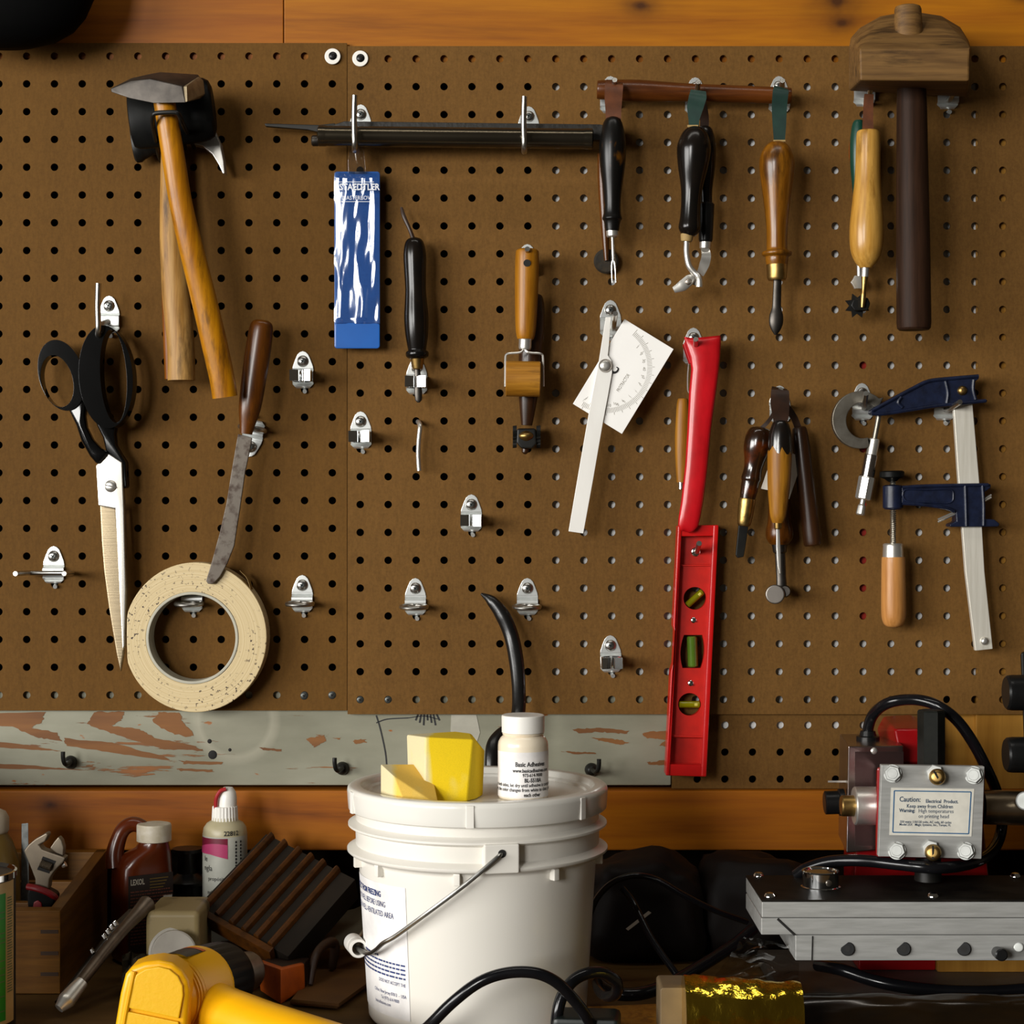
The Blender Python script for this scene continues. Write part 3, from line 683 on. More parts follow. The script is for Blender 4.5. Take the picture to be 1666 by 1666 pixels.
bm = nb(); tube(bm, [P(267, 162, 0.080), P(272, 195, 0.078), P(281, 250, 0.076), P(294, 330, 0.072), P(310, 400, 0.068), P(330, 480, 0.062), P(349, 560, 0.057), P(361, 615, 0.054), P(366, 646, 0.052)], [px(17), px(17), px(18), px(18), px(19), px(20), px(20.5), px(20), px(20)], 20, 6, flat=0.72, ref=Vector((0, 1, 0))); bevel(bm, 0.0015)
part('handle', bm, w_ochre, t)

# --- scissors
t = T('scissors', 'large black-handled tailor scissors hanging points down', 'scissors', P(180, 800, 0.02))
n = 56
bm = nb()
inner = ell(93, 620, 25.5, 43, -14, n); outer = ell(99.5, 610.5, 36.5, 59, -15, n)
ring(bm, outer, inner, 0.017, 0.031, 0.0023)
prism(bm, [(109, 663), (126, 652), (137, 640), (139, 656), (137, 676), (140, 695), (150, 715), (163, 729), (176, 737), (158, 757), (145, 742), (131, 717), (123, 692)], 0.016, 0.029, 0.003)
part('thumb_handle', bm, blackpaint, t)
bm = nb()
inner = ell(184.5, 612, 21.5, 76, -3.5, n); outer = ell(172, 613, 44, 84, -4, n)
ring(bm, outer, inner, 0.015, 0.033, 0.0026)
prism(bm, [(150, 672), (168, 690), (190, 686), (186, 705), (188, 724), (196, 738), (205, 752), (207, 792), (201, 796), (199, 760), (172, 735), (167, 712), (158, 694)], 0.009, 0.022, 0.003)
part('finger_handle', bm, blackpaint, t)
blade_a = M('polished scissor blade', (0.66, 0.63, 0.57), 0.26, 0.9, (0.56, 0.53, 0.47), 60, (1, 1, 0.1))
blade_b = M('ground scissor blade', (0.34, 0.27, 0.17), 0.34, 0.8, (0.24, 0.19, 0.12), 260, (0.1, 1, 4), bmp=0.1)
bm = nb(); prism(bm, [(156, 757), (176, 737), (199, 752), (202, 830), (205, 960), (203, 1050), (199, 1060), (194, 960), (187, 828), (160, 823)], 0.016, 0.024, 0.0012); part('blade', bm, blade_a, t)
bm = nb(); prism(bm, [(162, 818), (188, 820), (203, 1000), (201, 1064), (196, 1094), (189, 1062), (177, 990), (169, 930), (165, 880)], 0.010, 0.0165, 0.0015); part('blade', bm, blade_b, t, label='ground lower blade')
bm = nb(); dome(bm, 180, 791, 10, 0.024, 0.0022, 24); sc = part('pivot_screw', bm, steel, t)
bm = nb(); box(bm, P(180, 791, 0.0262), (0.0098, 0.0008, 0.0010), 0, Matrix.Rotation(math.radians(12), 3, 'Y')); part('slot', bm, darksteel, sc)

# --- knife
t = T('knife', 'old knife with a brown wooden handle and a rusty blade hanging point down', 'knife', P(400, 740, 0.02))
bm = nb(); turn(bm, (427, 521), (401, 700), smoothprof([(521, 10), (526, 17), (540, 20), (580, 21), (630, 20), (665, 18), (690, 13), (706, 10)], 3), 0.031, seg=24, flat=0.7); part('handle', bm, w_brown, t)
rust = M('rust spotted blade', (0.12, 0.10, 0.08), 0.5, 0.5, (0.035, 0.018, 0.010), 110, lo=0.48, hi=0.66, bmp=0.15)
bm = nb(); prism(bm, [(387, 706), (376, 770), (368, 820), (357, 868), (345, 912), (335, 945), (338, 950), (347, 950), (358, 938), (370, 916), (381, 888), (390, 830), (399, 768), (407, 730), (410, 712)], 0.0262, 0.0292, 0.0007); part('blade', bm, rust, t)

# --- tape roll
t = T('tape_roll', 'large roll of cream double-sided tape flecked with dirt, low on the tan pegboard', 'tape', P(318, 1155, 0))
def tapemat():
    m, nt, bs = base('flecked cream tape')
    o = coords(nt); sx = nd(nt, 'ShaderNodeSeparateXYZ'); nt.links.new(o, sx.inputs[0])
    cx, cz = 0.0, (1155 - 1037) / S
    ctr = nd(nt, 'ShaderNodeVectorMath', operation='DISTANCE'); cb = nd(nt, 'ShaderNodeCombineXYZ')
    nt.links.new(sx.outputs[0], cb.inputs[0]); nt.links.new(sx.outputs[2], cb.inputs[2]); nt.links.new(cb.outputs[0], ctr.inputs[0]); ctr.inputs[1].default_value = (cx, 0, cz)
    w = nd(nt, 'ShaderNodeTexNoise', Scale=1.0, Detail=3.0); w.noise_dimensions = '1D'
    mu = nd(nt, 'ShaderNodeMath', operation='MULTIPLY'); mu.inputs[1].default_value = 900; nt.links.new(ctr.outputs['Value'], mu.inputs[0]); nt.links.new(mu.outputs[0], w.inputs['W'])
    col = ramp(nt, w.outputs['Fac'], [(0.3, C(198, 174, 138)), (0.65, C(218, 197, 164))])
    fl = ramp(nt, noise_tex(nt, o, 330, 2, 0.5), [(0.60, (0, 0, 0)), (0.66, (1, 1, 1))]); pt = ramp(nt, noise_tex(nt, o, 30, 3), [(0.40, (0, 0, 0)), (0.6, (1, 1, 1))])
    k = nd(nt, 'ShaderNodeMath', operation='MULTIPLY'); nt.links.new(fl, k.inputs[0]); nt.links.new(pt, k.inputs[1])
    col = mix(nt, k.outputs[0], col, C(48, 24, 14))
    nt.links.new(col, bs.inputs['Base Color']); bs.inputs['Roughness'].default_value = 0.55; bump(nt, bs, w.outputs['Fac'], 0.15, 0.0004); return m
bm = nb(); n = 72
out = [(u, v) for u, v in ell(317.5, 1037, 116.5, 122, 0, n)]
out = [(max(206 + abs(v - 1025) * 0.02, u) if abs(v - 1025) < 70 else u, v) for u, v in out]
ring(bm, out, ell(312.5, 1038, 75, 75, 0, n), 0.0005, 0.0245, 0.0008); part('tape', bm, tapemat(), t)
bm = nb(); ring(bm, ell(312.5, 1038, 75.2, 75.2, 0, n), ell(312.5, 1038, 70.5, 70.5, 0, n), 0.0, 0.0252, 0.0006); part('core', bm, M('grey card core', C(188, 184, 170), 0.6), t)
bm = nb(); strap(bm, [P(396, 932, 0.012), P(404, 942, 0.016), P(409, 958, 0.017), P(411, 972, 0.013)], 0.0003, 0.014, 5); part('loose_end', bm, M('tape end', C(150, 118, 74), 0.6), t)

# --- file and tube
t = T('file', 'dark flat file with a thin pointed tang, held in two long hooks', 'file', P(740, 216, 0.012))
bm = nb(); prism(bm, [(538, 204), (560, 197), (975, 202), (998, 206), (998, 226), (975, 228), (545, 222)], 0.012, 0.019, 0.0008); part('blade', bm, M('dark file steel', C(20, 17, 14), 0.42, 0.0, C(30, 26, 20), 200, (1, 1, 1), bmp=0.3), t)
bm = nb(); prism(bm, [(430, 200.5), (432, 205.5), (500, 211), (545, 221), (545, 200), (520, 203)], 0.013, 0.018, 0.0008); part('tang', bm, M('tang steel', C(34, 31, 24), 0.45, 0.3, C(24, 21, 17), 80), t)
t = T('steel_tube', 'dark polished steel tube lying in two long hooks in front of the file', 'tube', P(740, 236, 0.03))
tubem = M('burnished dark tube', (0.11, 0.09, 0.06), 0.2, 0.9, (0.06, 0.05, 0.035), 40, (0.1, 1, 1))
bm = nb(); turn(bm, (517, 221), (965, 226), [(517, 14), (519, 17), (530, 17), (531, 16.3), (950, 16.3), (951, 17), (963, 17), (965, 14)], 0.031, seg=28, key='u'); part('tube_body', bm, tubem, t)
bm = nb(); turn(bm, (507, 229), (519, 229), [(507, 7), (509, 9), (517, 9), (519, 8)], 0.027, seg=20, key='u'); part('end_plug', bm, darksteel, t)

# --- blue sleeve
t = T('eraser_sleeve', 'narrow blue plastic sleeve with a crinkled clear front, hanging below the file', 'sleeve', P(581, 567, 0.02))
bluep = M('blue vinyl', C(16, 96, 178, 0.95), 0.35, 0, C(12, 86, 162, 0.95), 30, coat=0.2)
bm = nb()
def rrect(u0, v0, u1, v1, r, n=5):
    out = []
    for cx, cy, a in ((u1 - r, v0 + r, -90), (u1 - r, v1 - r, 0), (u0 + r, v1 - r, 90), (u0 + r, v0 + r, 180)):
        for k in range(n + 1):
            b = math.radians(a + 90 * k / n); out.append((cx + r * math.cos(b), cy + r * math.sin(b)))
    return out
prism(bm, rrect(544, 279, 618, 567, 5), 0.012, 0.0135, 0.0004); part('backing', bm, bluep, t)
bm = nb(); prism(bm, rrect(545, 525, 618, 567, 5), 0.0136, 0.0165, 0.0008); part('pocket', bm, M('blue vinyl pocket', C(6, 86, 166, 1.0), 0.3, 0, C(5, 78, 154, 1.0), 30, coat=0.3), t)
def film():
    m, nt, bs = base('crinkled clear vinyl'); nt.nodes.remove(bs); out = nt.nodes['Material Output']
    tr = nd(nt, 'ShaderNodeBsdfTransparent'); tr.inputs[0].default_value = (0.9, 0.93, 0.97, 1)
    gl = nd(nt, 'ShaderNodeBsdfGlossy'); gl.inputs['Roughness'].default_value = 0.16
    mx = nd(nt, 'ShaderNodeMixShader'); mx.inputs[0].default_value = 0.22
    nt.links.new(tr.outputs[0], mx.inputs[1]); nt.links.new(gl.outputs[0], mx.inputs[2]); nt.links.new(mx.outputs[0], out.inputs['Surface']); return m
bm = nb(); NX, NY = 34, 130; g = []
for j in range(NY + 1):
    row = []
    for i in range(NX + 1):
        u = 543.5 + 75 * i / NX; v = 279 + 248 * j / NY
        e = min(i, NX - i) / 4.0; e = min(1, e) * min(1, min(j, NY - j) / 5.0)
        h = noise.noise(Vector((u * 0.05, v * 0.010, 3.1))) * 0.0045 + noise.noise(Vector((u * 0.09, v * 0.016, 7.7))) * 0.0020 + abs(noise.noise(Vector((u * 0.06 + v * 0.012, v * 0.008, 1.3)))) * 0.003
        row.append(bm.verts.new(P(u, v, 0.0165 + e * (0.0015 + h))))
    g.append(row)
for j in range(NY):
    for i in range(NX): bm.faces.new((g[j][i], g[j + 1][i], g[j + 1][i + 1], g[j][i + 1]))
bmesh.ops.solidify(bm, geom=bm.faces[:], thickness=0.0002)
part('clear_front', bm, film(), t, smooth=80)
bm = nb(); prism(bm, [(567, 282), (566, 262), (569, 246), (575, 236), (586, 236), (592, 246), (594, 266), (595, 282)], 0.0155, 0.0162, 0.0002)
part('hanging_tab', bm, clear('clear tab', (0.92, 0.9, 0.86), 0.1, 0.12), t)
bm = nb()
fp = lambda u, v, d: flat_place(P(u, v, d), (1, 0, 0), (0, 0, 1))
text(bm, 'STAEDTLER', px(14.5), fp(552, 309, 0.0222), wide=0.86, bold=0.0002); text(bm, 'MASTERBOW', px(9.5), fp(557, 325, 0.0222), wide=0.85)
for v in (296, 328): box(bm, P(580, v, 0.0222), (px(56), 0.0001, px(0.9)))
part('lettering', bm, whiteink, t)

# --- black awl
t = T('awl', 'awl with a smooth black handle and leather cord, held in a spring clip', 'awl', P(680, 655, 0.02))
bm = nb(); turn(bm, (674, 386), (679, 585), smoothprof([(386, 3), (389, 11), (397, 16), (415, 18.5), (440, 18), (470, 17), (495, 18.5), (520, 20), (545, 18.5), (565, 15.5), (570, 15), (573, 18.5), (580, 18), (584, 12)], 3), 0.02); part('handle', bm, ebony, t)
bm = nb(); turn(bm, (679, 584), (679.5, 601), [(584, 11.5), (586, 11), (599, 8.5), (601, 7)], 0.02, seg=20); part('ferrule', bm, brass, t)
bm = nb(); turn(bm, (679, 600), (681, 655), [(600, 4.5), (625, 6), (640, 6.5), (651, 5.5), (655, 2)], 0.02, seg=16, flat=0.5); part('shaft', bm, darksteel, t)
bm = nb(); tube(bm, [P(673, 390, 0.02), P(666, 372, 0.021), P(657, 352, 0.019), P(653, 338, 0.016)], [px(3.5), px(3), px(3.4), px(2.4)], 8, 5); part('cord', bm, lea_dark, t)

# --- pricking wheel behind the seam roller
t = T('pricking_wheel', 'dark brown handled tool with toothed wheels, hanging behind the seam roller', 'tool', P(858, 735, 0.01))
bm = nb(); turn(bm, (869, 478), (857, 690), smoothprof([(478, 8), (482, 14), (500, 18), (540, 20), (590, 19), (630, 17), (665, 13), (692, 9)], 3), 0.016, flat=0.8); part('handle', bm, w_dark, t)
bm = nb(); hull(bm, [P(u, v, d) for u, v in ((841, 697), (872, 697), (874, 722), (866, 730), (848, 730), (840, 720)) for d in (0.006, 0.026)], 0.002); part('fork', bm, blacksteel, t)
for u in (837.5, 876):
    bm = nb(); c = P(u, 711, 0.016); y = Vector((1, 0, -0.08)).normalized()
    pts = []
    for k in range(36):
        r = px(18 if k % 2 else 15); a = 2 * math.pi * k / 36; pts.append((math.cos(a) * r, math.sin(a) * r))
    f = [bm.verts.new(c + Vector((-0.0018, y_, z_))) for y_, z_ in pts]; b = [bm.verts.new(c + Vector((0.0018, y_, z_ + 0.0004))) for y_, z_ in pts]
    bm.faces.new(f); bm.faces.new(b[::-1])
    for k in range(36): bm.faces.new((f[k], b[k], b[(k + 1) % 36], f[(k + 1) % 36]))
    bmesh.ops.recalc_face_normals(bm, faces=bm.faces); part('toothed_wheel', bm, blacksteel, t, smooth=20)
bm = nb(); turn(bm, (856, 700), (856, 718), smoothprof([(700, 6), (706, 13), (712, 13.5), (719, 6)], 3), 0.022, seg=20); part('hub', bm, brass, t, label='worn bronze hub')
bm = nb(); turn(bm, (855, 722), (854, 739), [(722, 6), (727, 5), (731, 6), (736, 5.5), (739, 2)], 0.018, seg=14); part('tip', bm, w_dark, t)

# --- seam roller
t = T('seam_roller', 'seam roller with a light wooden handle and a wooden drum in a wire fork', 'roller', P(856, 645, 0.03))
bm = nb(); turn(bm, (858, 405), (855, 552), smoothprof([(405, 13), (407, 17), (412, 19), (440, 19.5), (490, 18.5), (530, 17), (546, 15), (552, 13)], 3), 0.03); part('handle', bm, w_roll, t)
bm = nb(); spin(bm, P(857.5, 428, 0.0395), P(857.5, 428, 0.0412), [(0, px(5.5)), (1, px(5.8))], 18); part('hanging_hole', bm, dark, t)
bm = nb(); turn(bm, (855, 549), (854, 569), [(549, 11), (551, 12), (554, 10.5), (566, 10.5), (569, 9)], 0.03, seg=20); part('ferrule', bm, steel, t)
for s in (-1, 1):
    bm = nb(); c = 853
    tube(bm, [P(c, 567, 0.033), P(c + s * 4, 572, 0.035), P(c + s * 10, 574, 0.035), P(c + s * 24, 575, 0.034), P(c + s * 29, 577, 0.033), P(c + s * 30.5, 583, 0.033), P(c + s * 30.8, 605, 0.033), P(c + s * 31, 629, 0.033)], px(1.9), 8, 5); part('fork_wire', bm, steel, t)
bm = nb(); turn(bm, (823, 616), (879.5, 617), [(823, 27), (824, 29), (878, 29), (879.5, 27)], 0.033, seg=36, key='u'); part('roller_drum', bm, w_rollx, t)

# --- wooden rod
t = T('wooden_rod', 'long red-brown wooden rod lying across three hooks', 'rod', P(1130, 165, 0.02))
bm = nb(); turn(bm, (972, 146), (1287, 156), smoothprof([(972, 13), (974, 15), (1000, 17), (1040, 18), (1085, 16), (1130, 14.5), (1200, 14), (1260, 13.5), (1284, 13), (1287, 11)], 3), 0.019, key='u'); part('rod', bm, w_red, t)

# --- tool at 993
t = T('wheel_brush', 'thin brown handled tool with a round dark head, half hidden behind the slim black awl', 'tool', P(984, 450, 0.008))
bm = nb(); turn(bm, (978, 250), (987, 424), smoothprof([(250, 6), (300, 8), (360, 7), (400, 5.5), (424, 4)], 3), 0.0135, seg=14); part('handle', bm, w_brown, t)
bm = nb(); spin(bm, P(986, 425, 0.003), P(986, 425, 0.011), [(0, px(17)), (0.2, px(20)), (0.8, px(20)), (1, px(17))], 28); part('round_head', bm, M('dark bristle', C(42, 30, 12), 0.8, 0, C(22, 16, 8), 200, bmp=0.5), t)
t = T('stitching_awl', 'slim black handled awl with a split steel point and a brown strap', 'awl', P(997, 462, 0.03))
bm = nb(); turn(bm, (997, 190), (996, 376), smoothprof([(190, 5), (194, 12), (205, 17), (225, 21), (245, 22), (270, 20.5), (300, 16.5), (325, 14), (345, 14), (354, 16), (357, 16), (361, 13.5), (376, 11)], 3), 0.036); part('handle', bm, worn_black, t)
bm = nb(); turn(bm, (996, 371), (996.5, 386), [(371, 10), (372, 10.5), (384, 10), (386, 8)], 0.036, seg=20); part('ferrule', bm, steel, t)
bm = nb(); turn(bm, (996.5, 385), (998, 425), [(385, 3.5), (388, 2.6), (425, 2.8)], 0.036, seg=12)
for s in (-1, 1): tube(bm, [P(998, 421, 0.036), P(998 + s * 2.6, 432, 0.036), P(999 + s * 3, 460, 0.036)], [px(2.2), px(1.8), px(1.0)], 8, 3)
part('split_point', bm, steel, t)
bm = nb(); strap(bm, [P(998, 196, 0.036), P(998, 180, 0.037), P(998, 160, 0.040), P(999, 140, 0.0425), P(1000, 133, 0.036)], [px(24), px(25), px(28), px(29), px(26)], 0.0016); part('strap', bm, lea_brown, t)

# --- tools at 1131
t = T('edge_creaser', 'black handled tool with a flat bent steel blade, behind the bulbous black creaser', 'tool', P(1150, 450, 0.02))
bm = nb(); turn(bm, (1146, 205), (1149, 336), smoothprof([(205, 5), (210, 12), (228, 17), (250, 18), (280, 15), (310, 10.5), (336, 10)], 3), 0.020); part('handle', bm, ebony, t)
bm = nb(); turn(bm, (1149, 330), (1148, 394), [(330, 11), (333, 13.5), (390, 11.5), (394, 10)], 0.020, seg=20); part('sleeve', bm, blackplas, t)
bm = nb(); turn(bm, (1148, 390), (1147, 405), [(390, 9.5), (391, 10), (404, 9), (405, 8)], 0.020, seg=18); part('ferrule', bm, steel, t)
bm = nb(); strap(bm, [P(1147, 404, 0.020), P(1149, 416, 0.023), P(1146, 430, 0.021), P(1139, 447, 0.018)], [px(13), px(15), px(16), px(12)], 0.0015); part('bent_blade', bm, steel, t)
bm = nb(); strap(bm, [P(1146, 208, 0.020), P(1146, 190, 0.021), P(1142, 168, 0.026), P(1138, 150, 0.030)], px(14), 0.0014); part('strap', bm, lea_dark, t)
t = T('bone_creaser', 'bulbous black handled creaser with a curved steel rod and small oval foot', 'tool', P(1120, 475, 0.03))
bm = nb(); turn(bm, (1131, 206), (1121, 384), smoothprof([(206, 6), (209, 13), (218, 21), (235, 27), (250, 27.5), (275, 24), (305, 18), (330, 16), (355, 16.5), (370, 18), (378, 15), (384, 10)], 3), 0.040); part('handle', bm, ebony, t)
bm = nb(); turn(bm, (1118, 381), (1117, 393), [(381, 10), (383, 10.5), (391, 9.5), (393, 8)], 0.040, seg=20); part('ferrule', bm, lea_edge, t, label='tan collar')
bm = nb(); tube(bm, [P(1117, 391, 0.040), P(1117, 412, 0.040), P(1121, 432, 0.040), P(1130, 444, 0.040), P(1136, 449, 0.041), P(1138, 456, 0.042), P(1138, 467, 0.042)], [px(4.4), px(4.6), px(5), px(5), px(5), px(5.4), px(5.6)], 12, 5); part('curved_rod', bm, steel, t)
bm = nb(); tube(bm, [P(1132, 447, 0.036), P(1122, 455, 0.036), P(1110, 465, 0.036), P(1096, 472, 0.036)], [px(5), px(8.5), px(9), px(5)], 16, 5, flat=0.3, ref=Vector((0, 1, 0))); ft = part('oval_foot', bm, steel, t)
bm = nb(); dome(bm, 1120, 458, 5.5, 0.038, 0.001, 16); part('rivet', bm, dullsteel, ft)
bm = nb(); strap(bm, [P(1129, 208, 0.040), P(1129, 195, 0.041), P(1131, 175, 0.043), P(1135, 158, 0.046), P(1136, 148, 0.043)], [px(15), px(17), px(26), px(28), px(24)], 0.0016); sp = part('strap', bm, lea_green, t)
bm = nb(); box(bm, P(1127, 205, 0.0425), (px(17), 0.0006, px(3.2))); part('edge', bm, lea_edge, sp, label='raw tan edge of the strap')

# --- tool at 1265
t = T('lifting_tool', 'amber wooden handled tool with a dark spoon point and green strap, under the rod end', 'tool', P(1264, 545, 0.03))
bm = nb(); turn(bm, (1264, 230), (1264, 436), smoothprof([(230, 6), (233, 14), (242, 22), (258, 28), (275, 28.5), (300, 25.5), (335, 21), (370, 17.5), (398, 17), (407, 17.5), (410, 24), (415, 24), (418, 19), (424, 18.5), (436, 16)], 3), 0.034); part('handle', bm, w_amber, t)
bm = nb(); turn(bm, (1264, 430), (1264, 456), [(430, 17), (433, 17.5), (452, 16), (456, 14)], 0.034, seg=24); part('ferrule', bm, brass, t)
bm = nb(); turn(bm, (1265, 454), (1262, 545), smoothprof([(454, 6.5), (480, 7), (500, 7.5), (512, 11), (525, 11.5), (536, 8), (545, 2)], 3), 0.034, seg=18, flat=0.5); part('spoon_point', bm, darksteel, t)
bm = nb(); strap(bm, [P(1268, 231, 0.036), P(1268, 205, 0.038), P(1268, 175, 0.041), P(1270, 150, 0.046), P(1271, 143, 0.043)], [px(17), px(21), px(24), px(25), px(22)], 0.0016); sp = part('strap', bm, lea_green, t)
bm = nb(); box(bm, P(1268, 229, 0.0385), (px(19), 0.0006, px(2.6))); part('edge', bm, lea_edge, sp, label='raw tan edge of the strap')

# --- tools at 1410
t = T('green_handled_tool', 'green and orange handled tool mostly hidden behind the honey coloured wheel handle', 'tool', P(1397, 480, 0.012))
bm = nb(); turn(bm, (1397, 196), (1396, 330), smoothprof([(196, 7), (205, 11), (235, 14), (270, 13), (310, 9), (330, 7)], 3), 0.016); part('handle', bm, M('green enamel', C(16, 62, 48), 0.35), t)
bm = nb(); turn(bm, (1388, 222), (1387, 270), smoothprof([(222, 3), (235, 6), (255, 6), (270, 3)], 3), 0.010, seg=14); part('orange_band', bm, M('orange lacquer', C(150, 66, 18), 0.4), t, label='orange lacquered band')
bm = nb(); turn(bm, (1397, 325), (1398, 452), [(325, 6), (400, 5), (452, 4)], 0.012, seg=12); part('shaft', bm, steel, t)
bm = nb(); pts = [(1397 + (10.5 if k % 3 else 12.5) * math.cos(2 * math.pi * k / 18), 459 + (10.5 if k % 3 else 12.5) * math.sin(2 * math.pi * k / 18)) for k in range(18)]; prism(bm, pts, 0.014, 0.018, 0.0004); part('steel_wheel', bm, steel, t)
t = T('overstitch_wheel', 'honey coloured wooden handle with a black star wheel, left of the mallet handle', 'tool', P(1407, 515, 0.03))
bm = nb(); turn(bm, (1413, 212), (1409, 436), smoothprof([(212, 14), (214, 18), (222, 19.5), (250, 20), (290, 21), (330, 24.5), (365, 27.5), (390, 27.5), (410, 25), (425, 19), (436, 10)], 3), 0.040); part('handle', bm, w_gold, t)
bm = nb(); turn(bm, (1408, 434), (1407, 452), [(434, 6.5), (450, 6.3), (452, 5)], 0.040, seg=18); part('ferrule', bm, steel, t)
bm = nb(); turn(bm, (1407, 450), (1403, 500), smoothprof([(450, 6), (470, 4), (480, 4.5), (490, 4), (500, 3)], 3), 0.040, seg=16); part('stem', bm, brass, t)
bm = nb(); hull(bm, [P(u, v, d) for u, v in ((1388, 487), (1412, 484), (1416, 494), (1412, 505), (1390, 506), (1384, 497)) for d in (0.03, 0.037)], 0.0015); part('carriage', bm, blacksteel, t)
bm = nb(); pts = []
for k in range(16): a = 2 * math.pi * k / 16; r = 21 if k % 2 else 13; pts.append((1395 + r * math.cos(a), 497 + r * math.sin(a)))
prism(bm, pts, 0.028, 0.0305); part('star_wheel', bm, blacksteel, t, smooth=0)
bm = nb(); strap(bm, [P(1412, 216, 0.040), P(1412, 195, 0.041), P(1413, 165, 0.043), P(1414, 153, 0.0445)], [px(18), px(16), px(15), px(14)], 0.0022); part('strap', bm, lea_brown, t)

# --- mallet
t = T('wooden_mallet', 'big weathered wooden mallet hanging head up from two hooks', 'mallet', P(1484, 540, 0.06))
MP = [(1381, 80, .055), (1384, 62, .055), (1400, 44, .052), (1432, 26, .05), (1480, 17, .05), (1530, 25, .05), (1562, 44, .052), (1576, 66, .055), (1580, 80, .06), (1398, 80, .115), (1578, 79, .115), (1399, 131, .115), (1577, 132, .115), (1381, 148, .02), (1574, 158, .02), (1382, 80, .02), (1579, 80, .02), (1440, 40, .02), (1520, 40, .02), (1392, 140, .06)]
bm = nb(); hull(bm, [P(*p) for p in MP], 0.002)
bmesh.ops.subdivide_edges(bm, edges=bm.edges[:], cuts=2, use_grid_fill=True)
part('head', bm, w_mallet, t, smooth=30)
bm = nb(); turn(bm, (1477, 9), (1478, 72), [(9, 15), (11, 20), (16, 22), (40, 23), (72, 24)], 0.082, seg=20, flat=0.8); part('tenon', bm, w_mallet, t)
bm = nb(); turn(bm, (1483, 125), (1487, 537), [(125, 23), (150, 23.5), (180, 24.5), (300, 26), (420, 27.5), (525, 28), (534, 27), (537, 24)], 0.065, seg=30, flat=0.9); part('handle', bm, w_plum, t)

# --- protractor
t = T('protractor', 'square steel protractor plate with a long swinging arm hanging from a hook', 'protractor', P(985, 865, 0.028))
white_steel = M('satin white steel', (0.92, 0.90, 0.86), 0.5, 0.15, (0.88, 0.86, 0.82), 30)
bm = nb(); prism(bm, [(1016, 519), (1096, 568), (1012, 706), (932, 657)], 0.0265, 0.0278, 0.0003); pl = part('plate', bm, white_steel, t)
arm_m = M('satin arm steel', (0.86, 0.84, 0.79), 0.45, 0.3, (0.78, 0.75, 0.70), 40, (1, 1, 0.3))
bm = nb(); prism(bm, [(985.5, 516), (994, 515.5), (991, 560), (989, 578), (995, 587), (996, 606), (989, 645), (981, 687), (965, 780), (949, 868), (925, 864.5), (941, 770), (958, 672), (968, 619), (974, 589), (977, 570)], 0.0290, 0.0302, 0.0003); part('arm', bm, arm_m, t)
bm = nb(); dome(bm, 985, 595, 9.5, 0.0302, 0.0016, 24); pv = part('pivot', bm, steel, t)
bm = nb(); ring(bm, ell(985, 595, 11, n=30), ell(985, 595, 9.6, n=30), 0.0302, 0.0308); part('rim', bm, dullsteel, pv)
pink = M('engraving grey', C(150, 144, 134), 0.5); bm = nb()
ang0 = -58
def PA(r, a): return (986 + r * math.cos(math.radians(a)), 597 + r * math.sin(math.radians(a)))
for a in range(-50, 124, 2):
    for r0, r1 in ((67, 75 if a % 10 else 79),):
        p, q = PA(r0, a), PA(r1, a); strap(bm, [P(*p, 0.02795), P(*q, 0.02795)], px(0.55), 0.00008, 1)
for k, a in enumerate(range(-45, 125, 12)):
    p = PA(60, a); r = math.radians(-a); text(bm, str(10 * k), px(6.5), flat_place(P(*p, 0.02797), (math.sin(r + math.pi) * -1 * -1, 0, math.cos(r + math.pi) * -1 * -1), (math.cos(r), 0, math.sin(r))), 'CENTER')
d_ = (P(1031, 600, 0) - P(1005, 640, 0)).normalized()
text(bm, 'PROTRACTOR', px(8), flat_place(P(1007, 638, 0.02797), d_, (-d_.z, 0, d_.x)), wide=0.62)
part('engraving', bm, pink, pl)
bm = nb(); tube(bm, [P(995, 602, 0.028), P(998, 606, 0.028), P(1003, 605, 0.028), P(1006, 600, 0.028), P(1003, 597, 0.028)], [px(1.2), px(2), px(1.6), px(1.2), px(0.7)], 6, 4); part('slot_mark', bm, dark, pl)
bm = nb(); d_ = (P(966, 735, 0) - P(954, 790, 0)).normalized()
text(bm, 'No 17', px(8), flat_place(P(964, 745, 0.0303), d_, (-d_.z, 0, d_.x)), wide=0.8); ring(bm, ell(955.5, 751, 4.5, 11, 12, 24), ell(955.5, 751, 3.8, 10, 12, 24), 0.0302, 0.03025)
bm.free()

# --- tool behind the sheath, sheath, level
t = T('wooden_tool', 'light wooden handled tool with a bright ferrule, half hidden behind the red leather sheath', 'tool', P(1109, 797, 0.01))
bm = nb(); turn(bm, (1111, 648), (1109, 785), smoothprof([(648, 5), (652, 9), (680, 11), (720, 12), (760, 10), (785, 8)], 3), 0.012, flat=0.8); part('handle', bm, w_tan, t)
bm = nb(); turn(bm, (1109, 783), (1109, 797), [(783, 6.5), (796, 6), (797, 5)], 0.012, seg=16); part('ferrule', bm, chrome, t)
bm = nb(); tube(bm, [P(1121, 585, 0.012), P(1119, 610, 0.012), P(1119, 634, 0.012), P(1122, 640, 0.012)], px(1.2), 6, 4); part('wire_loop', bm, steel, t)
t = T('sheath', 'soft red leather sheath hanging folded above the red level', 'sheath', P(1128, 862, 0.03))
redl = M('red leather', C(206, 12, 26, 0.86), 0.34, 0, C(178, 8, 18, 0.8), 70, (1, 1, 0.5), bmp=0.12, coat=0.15)
bm = nb()
